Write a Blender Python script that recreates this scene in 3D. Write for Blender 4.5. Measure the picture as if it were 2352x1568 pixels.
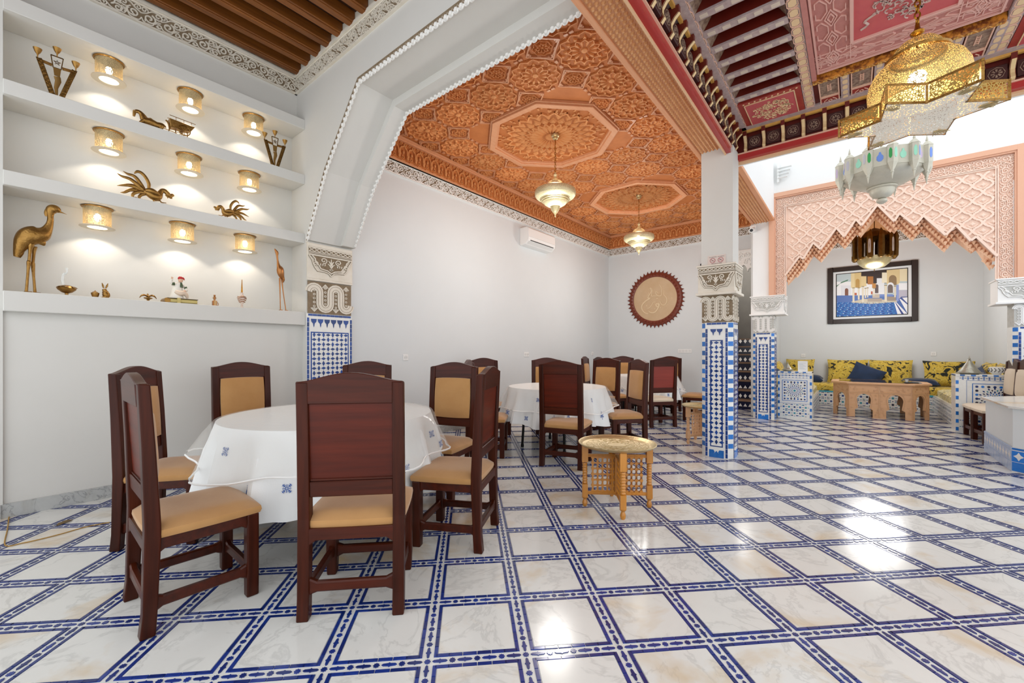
import bpy, bmesh, math, random
from mathutils import Vector, Matrix
PI = math.pi
S = bpy.context.scene
COL = S.collection
R = random.Random(7); JIT = random.Random(11)
for o in list(bpy.data.objects): bpy.data.objects.remove(o, do_unlink=True)
# ------------------------------------------------------------ camera, world, lights
# world axes follow the building: +x runs along the long back wall, +y towards it, z up
TH = math.radians(39.14); FOC = 964.0; YH = 807.0; EYE = 1.2
cd = bpy.data.cameras.new('camera'); cam = bpy.data.objects.new('camera', cd); COL.objects.link(cam)
cam.location = (0, 0, EYE); cam.rotation_euler = (PI/2, 0, TH-PI/2)
cd.sensor_width = 36; cd.lens = FOC/2352*36; cd.shift_y = (YH-784)/2352; cd.clip_start = .05
S.camera = cam
S.view_settings.view_transform = 'Standard'; S.view_settings.look = 'None'
S.view_settings.gamma = 1; S.view_settings.use_curve_mapping = False
S.view_settings.exposure = 0.64
W = bpy.data.worlds.new('World'); S.world = W; W.use_nodes = True
W.node_tree.nodes['Background'].inputs[0].default_value = (0.93, 0.965, 1.0, 1)
W.node_tree.nodes['Background'].inputs[1].default_value = 1.15

def lamp(name, kind, loc, energy, color, **kw):
    d = bpy.data.lights.new(name, kind); d.energy = energy; d.color = color
    o = bpy.data.objects.new(name, d); COL.objects.link(o); o.location = loc
    for k, v in kw.items():
        if k == 'rot': o.rotation_euler = v
        else: setattr(d, k, v)
    return o
WARM = (1.0, 0.80, 0.56)

# ------------------------------------------------------------ helpers
_fx, _fy = math.cos(TH), math.sin(TH)
def pt(x, y, ax, v):
    """photo pixel -> world point on the plane ax = v (used to read real positions off the photo)"""
    a = (x-1176)/FOC
    d = (_fx+a*_fy, _fy-a*_fx, (YH-y)/FOC); i = 'xyz'.index(ax); o = (0, 0, EYE)
    t = (v-o[i])/d[i]
    return Vector((o[0]+t*d[0], o[1]+t*d[1], o[2]+t*d[2]))

class MB:
    """collects geometry; build() links it as one mesh object"""
    def __init__(s): s.v = []; s.f = []; s.m = Matrix.Identity(4)
    def add(s, vs, fs):
        n = len(s.v)
        if s.m != Matrix.Identity(4): vs = [s.m @ Vector(p) for p in vs]
        s.v += [tuple(p) for p in vs]; s.f += [tuple(i+n for i in f) for f in fs]
        return s
    def box(s, x0, x1, y0, y1, z0, z1):
        return s.add([(x0,y0,z0),(x1,y0,z0),(x1,y1,z0),(x0,y1,z0),(x0,y0,z1),(x1,y0,z1),(x1,y1,z1),(x0,y1,z1)],
                     [(0,3,2,1),(4,5,6,7),(0,1,5,4),(1,2,6,5),(2,3,7,6),(3,0,4,7)])
    def cbox(s, c, d): return s.box(c[0]-d[0]/2, c[0]+d[0]/2, c[1]-d[1]/2, c[1]+d[1]/2, c[2]-d[2]/2, c[2]+d[2]/2)
    def bar(s, a, b, w, h=None, up=(0,0,1)):
        """square bar from a to b"""
        h = h or w; a = Vector(a); b = Vector(b); t = (b-a).normalized(); u = Vector(up)
        if abs(t.dot(u)) > .98: u = Vector((1,0,0))
        r = t.cross(u).normalized(); u = r.cross(t); vs = []
        e = u*JIT.uniform(-.0005, .0005)+r*JIT.uniform(-.0005, .0005); a = a+e; b = b+e   # keeps crossing bars from being coplanar
        for p in (a, b):
            for i, j in ((-1,-1),(1,-1),(1,1),(-1,1)): vs.append(p+r*(i*w/2)+u*(j*h/2))
        return s.add(vs, [(0,1,2,3),(7,6,5,4),(0,4,5,1),(1,5,6,2),(2,6,7,3),(3,7,4,0)])
    def prism(s, poly, lo, hi, ax='z'):
        """extrude a 2D polygon; ax z: (x,y) poly, ax y: (x,z) poly, ax x: (y,z) poly"""
        n = len(poly); q = {'z': lambda p, h: (p[0],p[1],h), 'y': lambda p, h: (p[0],h,p[1]), 'x': lambda p, h: (h,p[0],p[1])}[ax]
        vs = [q(p, lo) for p in poly]+[q(p, hi) for p in poly]
        return s.add(vs, [tuple(range(n))[::-1], tuple(range(n, 2*n))]+[(i,(i+1)%n,(i+1)%n+n,i+n) for i in range(n)])
    def lathe(s, prof, n=24, c=(0,0,0), a0=0, sq=None, closed=False):
        vs = []; fs = []; m = len(prof)
        for k in range(n):
            a = a0+2*PI*k/n
            for r, z in prof: vs.append((c[0]+r*math.cos(a), c[1]+r*math.sin(a), c[2]+z))
        for k in range(n):
            k2 = (k+1) % n
            for i in range(m-1): fs.append((k*m+i, k2*m+i, k2*m+i+1, k*m+i+1))
        if not closed:
            if prof[0][0] > 1e-5: fs.append(tuple(k*m for k in range(n))[::-1])
            if prof[-1][0] > 1e-5: fs.append(tuple(k*m+m-1 for k in range(n)))
        return s.add(vs, fs)
    def tube(s, path, rad, n=8, flat=1.0, up=(0,1,0), cap=True):
        """swept round/oval tube; rad a number or one per point; flat squashes along up"""
        P = [Vector(p) for p in path]; m = len(P)
        if not isinstance(rad, (list, tuple)): rad = [rad]*m
        vs = []; fs = []; u = Vector(up)
        for i in range(m):
            t = (P[min(i+1, m-1)]-P[max(i-1, 0)])
            t = t.normalized() if t.length > 1e-9 else Vector((0,0,1))
            uu = u if abs(t.dot(u)) < .95 else Vector((1,0,0))
            r = t.cross(uu).normalized(); w = r.cross(t)
            for k in range(n):
                a = 2*PI*k/n; vs.append(P[i]+r*(rad[i]*math.cos(a))+w*(rad[i]*flat*math.sin(a)))
        for i in range(m-1):
            for k in range(n):
                k2 = (k+1) % n; fs.append((i*n+k, i*n+k2, i*n+n+k2, i*n+n+k))
        if cap: fs += [tuple(range(n))[::-1], tuple((m-1)*n+k for k in range(n))]
        return s.add(vs, fs)
    def ribbon(s, pts, w, y0, y1, closed=False, taper=None):
        """flat raised strap in the xz plane from depth y0 (back) to y1 (front)"""
        P = [Vector((p[0], p[1])) for p in pts]; m = len(P); L = []; y1 += (y1-y0)*JIT.uniform(-.04, .04)
        for i in range(m):
            if closed: t = P[(i+1) % m]-P[(i-1) % m]
            else: t = P[min(i+1, m-1)]-P[max(i-1, 0)]
            t = t.normalized() if t.length > 1e-9 else Vector((1,0)); nn = Vector((-t.y, t.x))
            hw = w/2*(taper[i] if taper else 1); L.append((P[i]+nn*hw, P[i]-nn*hw))
        vs = []
        for i, (a, b) in enumerate(L): q = y1+(y1-y0)*.004*i; vs += [(a.x,y0,a.y),(a.x,q,a.y),(b.x,q,b.y),(b.x,y0,b.y)]
        fs = []
        for i in range(m if closed else m-1):
            j = (i+1) % m
            for k in range(3): fs.append((i*4+k, j*4+k, j*4+k+1, i*4+k+1))
        if not closed: fs += [(0,1,2,3), ((m-1)*4+3,(m-1)*4+2,(m-1)*4+1,(m-1)*4)]
        return s.add(vs, fs)
    def mesh(s, name, mat=None, smooth=False, bevel=0, seg=1):
        me = bpy.data.meshes.new(name); me.from_pydata(s.v, [], s.f)
        bm = bmesh.new(); bm.from_mesh(me)
        bmesh.ops.remove_doubles(bm, verts=bm.verts, dist=1e-6)
        bmesh.ops.recalc_face_normals(bm, faces=bm.faces)
        if bevel: bmesh.ops.bevel(bm, geom=[e for e in bm.edges if len(e.link_faces) == 2 and e.calc_face_angle(0) > .6], offset=bevel, segments=seg, profile=.5, affect='EDGES', clamp_overlap=True)
        bm.to_mesh(me); bm.free()
        if smooth:
            me.polygons.foreach_set('use_smooth', [True]*len(me.polygons))
            try: me.set_sharp_from_angle(angle=math.radians(42))
            except Exception: pass
        if mat: me.materials.append(mat)
        return me
    def build(s, name, mat, parent=None, loc=(0,0,0), rot=(0,0,0), smooth=False, bevel=0, seg=1, kind=None):
        o = bpy.data.objects.new(name, s.mesh(name, mat, smooth, bevel, seg)); COL.objects.link(o)
        o.location = loc; o.rotation_euler = rot
        if parent: o.parent = parent
        if kind: o['kind'] = kind
        return o

def inst(me, name, parent, loc, rot=(0,0,0), sc=None):
    o = bpy.data.objects.new(name, me); COL.objects.link(o); o.location = loc; o.rotation_euler = rot
    if sc: o.scale = sc
    o.parent = parent
    return o
def tag(o, label, cat, group=None):
    o['label'] = label; o['category'] = cat
    if group: o['group'] = group
    return o
def thing(name, label, cat, loc=(0,0,0), rz=0, group=None):
    o = bpy.data.objects.new(name, None); COL.objects.link(o); o.location = loc; o.rotation_euler = (0,0,rz)
    o.empty_display_size = .1
    return tag(o, label, cat, group)
def struct(o, label, cat='structure'):
    o['kind'] = 'structure'; o['label'] = label; o['category'] = cat; return o
def copy_tree(root, loc, rz, label, group=None, name=None):
    r = root.copy(); COL.objects.link(r); r.location = loc; r.rotation_euler = (0,0,rz); r['label'] = label
    if group: r['group'] = group
    for c in list(root.children):
        d = c.copy(); COL.objects.link(d); d.parent = r
        for g in list(c.children):
            e = g.copy(); COL.objects.link(e); e.parent = d
    return r
def arc(cx, cz, r, a0, a1, n=8, rx=None):
    return [(cx+(rx or r)*math.cos(a0+(a1-a0)*i/n), cz+r*math.sin(a0+(a1-a0)*i/n)) for i in range(n+1)]
def spiral(cx, cz, r0, r1, a0, turns, n=14):
    return [(cx+(r0+(r1-r0)*i/n)*math.cos(a0+turns*2*PI*i/n), cz+(r0+(r1-r0)*i/n)*math.sin(a0+turns*2*PI*i/n)) for i in range(n+1)]
def smooth_path(P, n=4):
    """Catmull-Rom through the points (tuples of any length)"""
    out = []; m = len(P); D = len(P[0])
    for i in range(m-1):
        a, b, c, d = P[max(i-1,0)], P[i], P[i+1], P[min(i+2,m-1)]
        for k in range(n):
            t = k/n
            out.append(tuple(.5*((2*b[q])+(-a[q]+c[q])*t+(2*a[q]-5*b[q]+4*c[q]-d[q])*t*t+(-a[q]+3*b[q]-3*c[q]+d[q])*t**3) for q in range(D)))
    out.append(tuple(P[-1])); return out

# ------------------------------------------------------------ materials
MATS = {}
def srgb(h):
    if isinstance(h, str):
        c = [int(h[i:i+2], 16)/255 for i in (0, 2, 4)]
        return tuple(x/12.92 if x <= .04045 else ((x+.055)/1.055)**2.4 for x in c)+(1,)
    return tuple(h)+(1,)
def mat(name, col, rough=.5, metal=0, col2=None, nscale=3, nmix=.5, bump=0, bscale=40, coat=0, stretch=None, emit=0, alpha=1, vary=0, spec=.5, sheen=0, detail=4, trans=0, ior=1.45):
    m = bpy.data.materials.new(name); m.use_nodes = True; nt = m.node_tree; N = nt.nodes; L = nt.links
    b = N['Principled BSDF']; c = srgb(col)
    b.inputs['Base Color'].default_value = c; b.inputs['Roughness'].default_value = rough; b.inputs['Metallic'].default_value = metal
    b.inputs['Specular IOR Level'].default_value = spec; b.inputs['IOR'].default_value = ior
    if coat: b.inputs['Coat Weight'].default_value = coat; b.inputs['Coat Roughness'].default_value = .12; b.inputs['Coat IOR'].default_value = 1.6
    if sheen: b.inputs['Sheen Weight'].default_value = sheen
    if emit: b.inputs['Emission Color'].default_value = c; b.inputs['Emission Strength'].default_value = emit
    if alpha < 1: b.inputs['Alpha'].default_value = alpha
    if trans: b.inputs['Transmission Weight'].default_value = trans
    if col2 or bump or vary:
        tc = N.new('ShaderNodeTexCoord'); mp = N.new('ShaderNodeMapping'); L.new(tc.outputs['Object'], mp.inputs[0])
        if stretch: mp.inputs['Scale'].default_value = stretch
        if vary or col2:
            oi = N.new('ShaderNodeObjectInfo'); ad = N.new('ShaderNodeVectorMath'); ad.operation = 'ADD'
            ml = N.new('ShaderNodeMath'); ml.operation = 'MULTIPLY'; ml.inputs[1].default_value = 37
            L.new(oi.outputs['Random'], ml.inputs[0]); L.new(mp.outputs[0], ad.inputs[0]); L.new(ml.outputs[0], ad.inputs[1]); src = ad.outputs[0]
        else: src = mp.outputs[0]
    out = None
    if col2:
        nz = N.new('ShaderNodeTexNoise'); nz.inputs['Scale'].default_value = nscale; nz.inputs['Detail'].default_value = detail; nz.inputs['Roughness'].default_value = .6
        L.new(src, nz.inputs['Vector'])
        rp = N.new('ShaderNodeValToRGB'); rp.color_ramp.elements[0].position = .5-nmix/2; rp.color_ramp.elements[1].position = .5+nmix/2
        rp.color_ramp.elements[0].color = c; rp.color_ramp.elements[1].color = srgb(col2)
        L.new(nz.outputs[0], rp.inputs[0]); out = rp.outputs[0]
    if vary:
        hv = N.new('ShaderNodeHueSaturation'); mr = N.new('ShaderNodeMapRange'); mr.inputs[3].default_value = 1-vary; mr.inputs[4].default_value = 1+vary
        L.new(oi.outputs['Random'], mr.inputs[0]); L.new(mr.outputs[0], hv.inputs['Value'])
        if out: L.new(out, hv.inputs['Color'])
        else: hv.inputs['Color'].default_value = c
        out = hv.outputs[0]
    if out: L.new(out, b.inputs['Base Color'])
    if bump:
        n2 = N.new('ShaderNodeTexNoise'); n2.inputs['Scale'].default_value = bscale; n2.inputs['Detail'].default_value = 3
        L.new(mp.outputs[0], n2.inputs['Vector']); bp = N.new('ShaderNodeBump'); bp.inputs['Strength'].default_value = bump; bp.inputs['Distance'].default_value = .01
        L.new(n2.outputs[0], bp.inputs['Height']); L.new(bp.outputs[0], b.inputs['Normal'])
    MATS[name] = m
    return m
def pierced(name, col, scale, thr=.12, rough=.28, hole=.75, metal=1, feat='DISTANCE_TO_EDGE', col2=None):
    """sheet metal with cut-out holes (Voronoi cells are open, the webs between them stay)"""
    m = mat(name, col, rough=rough, metal=metal, col2=col2, nscale=6)
    nt = m.node_tree; N = nt.nodes; L = nt.links; b = N['Principled BSDF']; out = N['Material Output']
    tc = N.new('ShaderNodeTexCoord'); v = N.new('ShaderNodeTexVoronoi'); v.feature = feat; v.inputs['Scale'].default_value = scale
    L.new(tc.outputs['Object'], v.inputs['Vector'])
    g = N.new('ShaderNodeMath'); g.operation = 'GREATER_THAN'; g.inputs[1].default_value = thr; L.new(v.outputs['Distance'], g.inputs[0])
    k = N.new('ShaderNodeMath'); k.operation = 'MULTIPLY'; k.inputs[1].default_value = hole; L.new(g.outputs[0], k.inputs[0])
    tr = N.new('ShaderNodeBsdfTransparent'); mx = N.new('ShaderNodeMixShader')
    L.new(k.outputs[0], mx.inputs[0]); L.new(b.outputs[0], mx.inputs[1]); L.new(tr.outputs[0], mx.inputs[2]); L.new(mx.outputs[0], out.inputs[0])
    return m
def wood(name, c1, c2, rough=.3, coat=.4, axis='z', sc=1, dark=None, spec=.5):
    st = {'z': (14, 14, .9), 'x': (.9, 14, 14), 'y': (14, .9, 14)}[axis]
    return mat(name, c1, rough=rough, coat=coat, col2=c2, nscale=2.2*sc, nmix=.55, stretch=st, bump=.05, bscale=6, vary=.12, detail=6, spec=spec)
def marble(name, base, vein, stain, rough=.12, vscale=1.6, wpos=False):
    m = bpy.data.materials.new(name); m.use_nodes = True; nt = m.node_tree; N = nt.nodes; L = nt.links; b = N['Principled BSDF']
    b.inputs['Roughness'].default_value = rough
    g = N.new('ShaderNodeNewGeometry'); oi = N.new('ShaderNodeObjectInfo'); ml = N.new('ShaderNodeMath'); ml.operation = 'MULTIPLY'; ml.inputs[1].default_value = 29
    ad = N.new('ShaderNodeVectorMath'); ad.operation = 'ADD'
    L.new(oi.outputs['Random'], ml.inputs[0]); L.new(g.outputs['Position'], ad.inputs[0]); L.new(ml.outputs[0], ad.inputs[1])
    def noise(sc, det, dist=0, rgh=.6):
        n = N.new('ShaderNodeTexNoise'); n.inputs['Scale'].default_value = sc; n.inputs['Detail'].default_value = det; n.inputs['Distortion'].default_value = dist; n.inputs['Roughness'].default_value = rgh
        L.new(ad.outputs[0], n.inputs['Vector']); return n
    def ramp(src, ps):
        r = N.new('ShaderNodeValToRGB'); e = r.color_ramp.elements
        while len(e) < len(ps): e.new(.5)
        for q, (p, v) in zip(e, ps): q.position = p; q.color = (v, v, v, 1)
        L.new(src, r.inputs[0]); return r.outputs[0]
    def mix(f, a, c2):
        x = N.new('ShaderNodeMix'); x.data_type = 'RGBA'; L.new(f, x.inputs[0])
        if isinstance(a, tuple): x.inputs[6].default_value = a
        else: L.new(a, x.inputs[6])
        x.inputs[7].default_value = c2; return x.outputs[2]
    v1 = ramp(noise(vscale*1.6, 9, 1.0).outputs[0], [(.472, 0), (.497, .5), (.52, 0)])
    v2 = ramp(noise(vscale*3.2, 6, 1.2, .7).outputs[0], [(.35, .0), (.8, .5)])
    st = ramp(noise(vscale*.9, 5, .8).outputs[0], [(.53, 0), (.72, 1)])
    c = mix(v2, srgb(base), tuple(.25*a+.75*d for a, d in zip(srgb(vein), srgb(base))))
    c = mix(v1, c, srgb(vein)); c = mix(st, c, srgb(stain))
    L.new(c, b.inputs['Base Color']); MATS[name] = m
    return m

PL = mat('white_plaster', 'D6D4CF', .75, col2='D0CEC8', nscale=1.2, nmix=.6, bump=.03, bscale=25)
PLC = mat('cool_white_plaster', 'DCE0E1', .7, col2='D6DADB', nscale=1, nmix=.6, bump=.03, bscale=25)
PLW = mat('bright_white_plaster', 'F0F1F0', .7)
CREAM = mat('carved_stucco_cream', 'E6DFD2', .7, col2='D8CFBF', nscale=8)
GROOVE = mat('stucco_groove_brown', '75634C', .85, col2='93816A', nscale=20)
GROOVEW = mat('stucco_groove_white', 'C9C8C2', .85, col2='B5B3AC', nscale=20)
STW = mat('carved_stucco_white', 'F0EEEA', .7)
ORW = wood('orange_carved_wood', 'CC8349', 'DE9C62', .62, 0, 'x')
ORD = mat('orange_wood_ground', 'B0652F', .7, col2='C4773E', nscale=6)
ORL = wood('pale_orange_wood', 'CE8C60', 'D99E76', .55, .05, 'x')
STUD = mat('studded_wood', 'CB8F5C', .45, col2='D9A572', nscale=9)
BRW = wood('brown_beam_wood', '633410', '94581F', .45, .1, 'x')
BRD = mat('dark_brown_board', '2A1203', .6, col2='3C1D06', nscale=5, stretch=(1, 10, 10))
CHW = wood('red_brown_chair_wood', '260B02', '4A1B09', .36, .06, 'z', spec=.2)
CHX = wood('red_brown_chair_wood_cross', '2A0C02', '501C09', .36, .06, 'x', spec=.28)
CHP = wood('red_brown_chair_panel', '3E1004', '64200A', .38, .06, 'x', .7, spec=.28)
CHR = wood('light_red_chair_panel', '7A2418', '963626', .4, .1, 'x', .7)
VEL = mat('tan_velvet', 'AC7D48', .85, col2='B98B56', nscale=5, sheen=.3, bump=.05, bscale=120)
VEC = mat('cream_velvet', 'D9C8B0', .85, sheen=.2)
CLO = mat('white_tablecloth', 'ECEDEC', .8, bump=.08, bscale=200)
EMB = mat('blue_embroidery', '2D5AA8', .7)
PLA = mat('clear_plastic_sheet', 'F6F6F2', .12, alpha=.22, spec=.9, bump=.45, bscale=14)
PLE = mat('white_plastic_edging', 'F2F2F0', .4)
BLK = mat('black_metal', '1B1A1A', .4, metal=.6)
BRS = mat('polished_brass', 'A98248', .34, metal=.9, col2='7E5A28', nscale=26, nmix=.5, bump=.25, bscale=90)
BRA = mat('aged_brass', 'B07C2C', .3, metal=1, col2='8A5C1E', nscale=14, bump=.3, bscale=60)
BRP = mat('pale_brass', 'D2C49C', .36, metal=.85, col2='BBA97A', nscale=12, bump=.25, bscale=70)
SIL = mat('worn_silver_metal', 'B9B7AB', .38, metal=.85, col2='9A9788', nscale=14, bump=.3, bscale=60)
COP = mat('copper_brass', 'B07A4A', .35, metal=.9, col2='96633A', nscale=10)
PBR = pierced('pierced_brass', 'C9B48A', 150, .17, hole=.55, rough=.5, metal=.6)
PST = pierced('pierced_brass_star', 'AE9150', 66, .13, hole=.85, rough=.5, metal=.7)
PDM = pierced('pierced_brass_dome', 'BFA56A', 105, .14, hole=.6, rough=.5, metal=.7)
PGL = pierced('pierced_pale_brass', 'DDD0A8', 95, .2, hole=.4, rough=.5, metal=.55)
BUL = mat('glowing_bulb', 'FFF0D0', .5, emit=28)
GLW = mat('lit_glass_disc', 'FFF4DE', .4, emit=2.6)
TBL = mat('blue_glazed_tile', '1B4694', .14, col2='123272', nscale=30, nmix=.8, vary=.35, bump=.1, bscale=60)
TBR = mat('bright_blue_glazed_tile', '1F62B4', .14, col2='2C7BCB', nscale=30, nmix=.8, vary=.3)
TBV = mat('blue_floor_mosaic', '1B3786', .16, col2='132668', nscale=18, nmix=.8, vary=.3, coat=.2)
TWH = mat('white_glazed_tile', 'ECECE8', .16, col2='E2E1DC', nscale=18)
OCS = mat('pale_slat_octagon', 'CFBFB0', .5)
ENG = mat('engraved_lines', 'AE9862', .45, metal=.7)
TCH = mat('white_floor_mosaic', 'E4E4E0', .16, col2='D5D5D0', nscale=18)
TTE = mat('teal_glazed_tile', '2E93A8', .15, vary=.2)
TBK = mat('dark_zellige_tile', '181B3A', .2)
MAR = marble('white_marble', 'DEDDD8', 'B9B8B4', 'CDB692', .16, 1.7)
MAG = marble('grey_veined_marble', 'B7B8B6', '4E5356', 'A09C93', .2, 5)
PNK = mat('pink_carved_plaster', 'F3D8C7', .75, col2='EECFBB', nscale=6)
PNG = mat('pink_plaster_ground', 'EBCBB8', .85)
PNM = mat('orange_muqarnas_plaster', 'FFD6B4', .75, col2='F9C096', nscale=24, nmix=.5)
PNF = mat('salmon_frame_plaster', 'E0AD90', .7)
REDP = mat('red_painted_wood', '8E2A22', .45, col2='A63A30', nscale=6, coat=.2)
REDD = mat('dark_red_painted_wood', '5C140C', .45, col2='6E1E12', nscale=6, coat=.2)
REDF = mat('red_fascia_paint', 'A92A28', .4, coat=.3)
PKL = mat('cream_lip_paint', 'DDB48C', .5)
LAV = mat('lavender_painted_band', 'BBA8A6', .5, col2='A08A89', nscale=26)
OCH = mat('cream_painted_octagon', 'E0C096', .5)
GOLD = mat('gold_paint', 'BE8A3C', .4, col2='D9A85A', nscale=12)
DKP = mat('dark_plum_paint', '35181A', .45, col2='4A2420', nscale=16)
ROS = mat('rose_carved_paint', 'BE7F76', .5, col2='B0716A', nscale=18)
ROL = mat('rose_relief_paint', 'D9A99E', .5)
CRM = mat('crimson_medallion_paint', 'BC4F56', .5, col2='C25C5A', nscale=10)
GRB = mat('brown_arabesque_paint', '70564A', .5, col2='A08874', nscale=34, nmix=.25)
ORB = mat('orange_border_paint', '6B3410', .4, col2='C9822E', nscale=24, nmix=.2)
BEDGE = mat('cream_bracket_edge', 'DDC190', .5)
SAL = mat('salmon_line_paint', 'E0B49C', .5)
HONEY = wood('honey_turned_wood', 'B0701F', 'CC8A38', .32, .35, 'z')
CARV = wood('pale_carved_table_wood', 'D2A172', 'DEB088', .5, .1, 'x')
CARG = mat('carved_table_ground', 'BE8A5C', .6)
FAB = None
BLV = mat('navy_velvet', '0E2F55', .7, col2='0A2342', nscale=6, sheen=.3)
WHT = mat('white_plastic', 'EEEEEC', .35)
DRK = mat('dark_slot', '303234', .5)
FRM = mat('black_brown_frame', '2B201C', .4)
MATB = mat('picture_mount_white', 'E6E8E8', .6)
PLQ = mat('tan_plaque_board', 'CDB391', .6, col2='C4A681', nscale=4)
PLL = mat('raised_calligraphy_wood', 'DCC6A2', .6)
PLF = mat('carved_red_brown_wreath', '6A2C1B', .45, col2='7C3824', nscale=22)
STO = mat('grey_cement', '8F8A84', .9, col2='9E9890', nscale=3)
TRD = wood('stair_tread_wood', '8A6A50', 'A08066', .5, .1, 'y')
WAT = mat('pool_blue_tile', '1E6FBE', .1, col2='2E86D2', nscale=30)
GLS = mat('clear_glass', 'EEF2F0', .08, alpha=.35, spec=.8)
def flat(n, h, r=.6): return mat(n, h, r)
def fabric_floral():
    m = mat('yellow_floral_brocade', 'C9A83A', .8, sheen=.2); nt = m.node_tree; N = nt.nodes; L = nt.links; b = N['Principled BSDF']
    tc = N.new('ShaderNodeTexCoord'); nz = N.new('ShaderNodeTexNoise'); nz.inputs['Scale'].default_value = 6.5; nz.inputs['Detail'].default_value = 3; nz.inputs['Distortion'].default_value = 1.6
    oi = N.new('ShaderNodeObjectInfo'); ml = N.new('ShaderNodeMath'); ml.operation = 'MULTIPLY'; ml.inputs[1].default_value = 31; ad = N.new('ShaderNodeVectorMath'); L.new(oi.outputs['Random'], ml.inputs[0]); L.new(tc.outputs['Object'], ad.inputs[0]); L.new(ml.outputs[0], ad.inputs[1]); L.new(ad.outputs[0], nz.inputs['Vector']); r = N.new('ShaderNodeValToRGB'); e = r.color_ramp.elements
    e[0].position = .40; e[0].color = srgb('1E2420'); e[1].position = .44; e[1].color = srgb('C8A93C')
    for p, c in ((.50, 'DCC458'), (.53, 'B8932A'), (.57, 'D6BC4E'), (.63, 'D9C15C'), (.655, '26292A'), (.70, 'C2A238')):
        q = e.new(p); q.color = srgb(c)
    L.new(nz.outputs[0], r.inputs[0]); L.new(r.outputs[0], b.inputs['Base Color']); return m
FLO = fabric_floral()
def fabric_pale():
    m = mat('pale_floral_ticking', 'D5CBA0', .8); nt = m.node_tree; N = nt.nodes; L = nt.links; b = N['Principled BSDF']
    tc = N.new('ShaderNodeTexCoord'); nz = N.new('ShaderNodeTexNoise'); nz.inputs['Scale'].default_value = 9; nz.inputs['Detail'].default_value = 2; nz.inputs['Distortion'].default_value = 2.2
    L.new(tc.outputs['Object'], nz.inputs['Vector']); r = N.new('ShaderNodeValToRGB'); e = r.color_ramp.elements
    e[0].position = .36; e[0].color = srgb('4A4A38'); e[1].position = .40; e[1].color = srgb('D8CE9E')
    for p, c in ((.5, 'E2DAB2'), (.6, 'D2C480')): q = e.new(p); q.color = srgb(c)
    L.new(nz.outputs[0], r.inputs[0]); L.new(r.outputs[0], b.inputs['Base Color']); return m
FLP = fabric_pale()
# ============================================================ FLOOR
P0 = Vector((.2373, 2.097)); GS = .385; EJ = Vector((.7071, -.7071)); EI = Vector((.7071, .7071)); A45 = PI/4
fm = MB(); fm.box(-1.6, 12.6, -5.2, 5.2, -.12, -.003)
floor = fm.build('floor', TCH); struct(floor, 'white marble floor with diagonal blue and white mosaic bands', 'floor')
def inroom(x, y):
    if x < -1.2 or x > 12.4 or y < -4.6 or y > 4.85: return False
    Z = x*_fx+y*_fy; X = x*_fy-y*_fx
    return Z > .9 and abs(X) < Z*1.45+.5
cells = []
for i in range(-16, 30):
    for j in range(-16, 30):
        c = P0+EI*((i+.5)*GS)+EJ*((j+.5)*GS)
        if inroom(c.x, c.y): cells.append((c.length, i, j, c))
cells.sort(key=lambda q: q[0])
hm = .1525
def slab(b, cx, cy, hx, hy, z0=-.003, z1=.0, ch=.0008):
    b.add([(cx-hx,cy-hy,z0),(cx+hx,cy-hy,z0),(cx+hx,cy+hy,z0),(cx-hx,cy+hy,z0),(cx-hx+ch,cy-hy+ch,z1),(cx+hx-ch,cy-hy+ch,z1),(cx+hx-ch,cy+hy-ch,z1),(cx-hx+ch,cy+hy-ch,z1)],
          [(4,5,6,7),(0,1,5,4),(1,2,6,5),(2,3,7,6),(3,0,4,7)])
b = MB(); slab(b, 0, 0, hm, hm); mtile = b.mesh('marble_tile', MAR)
for d, i, j, c in cells[:300]: inst(mtile, 'marble_tile', floor, (c.x, c.y, 0), (0, 0, A45))
def world(c, lx, ly): return c+EI*lx+EJ*ly     # local frame of a cell: x along EI, y along EJ
def stuffmesh(lst, shape, name, m, parent):
    b = MB()
    for (px, py, ang) in lst:
        ca, sa = math.cos(ang), math.sin(ang); vs = [(px+x*ca-y*sa, py+x*sa+y*ca, z) for x, y, z in shape.v]
        n = len(b.v); b.v += vs; b.f += [tuple(k+n for k in f) for f in shape.f]
    me = bpy.data.meshes.new(name); me.from_pydata(b.v, [], b.f); me.materials.append(m)
    o = bpy.data.objects.new(name, me); COL.objects.link(o); o.parent = parent; o['kind'] = 'stuff'; return o
sh = MB(); slab(sh, 0, 0, hm, hm); stuffmesh([(c.x, c.y, A45) for d, i, j, c in cells[300:]], sh, 'marble_tiling', MAR, floor)
bars = []; carts = []; stars = []; seen = set()
bo = .1525+.0018+.0082; bl = 2*(bo+.0082)/6
for d, i, j, c in cells:
    for k in range(6):
        t = -bo-.0082+bl*(k+.5)
        for s in (-1, 1):
            p = world(c, t, s*bo); bars.append((p.length, p.x, p.y, A45))
            if k not in (0, 5): p = world(c, s*bo, t); bars.append((p.length, p.x, p.y, -A45))
            else:
                t2 = t+(.0082 if k == 0 else -.0082)
                p = world(c, s*bo, t2); bars.append((p.length, p.x, p.y, -A45))
    for (di, dj, e, a) in ((0, 0, EJ, -A45), (0, 0, EI, A45), (1, 0, EJ, -A45), (0, 1, EI, A45)):
        key = (i+di, j+dj, a > 0)
        if key in seen: continue
        seen.add(key); q0 = P0+EI*((i+di)*GS)+EJ*((j+dj)*GS)
        for n in range(4):
            p = q0+e*(GS*(n+.5)/4); carts.append((p.length, p.x, p.y, a))
            if n: p = q0+e*(GS*n/4); stars.append((p.length, p.x, p.y, a))
            elif (i+di, j+dj) not in seen: seen.add((i+di, j+dj)); stars.append((q0.length, q0.x, q0.y, a))
barm = MB(); slab(barm, 0, 0, bl/2-.0009, .0078, z1=.0003)
cart = MB(); cw = .029; o_ = .0068
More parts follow.
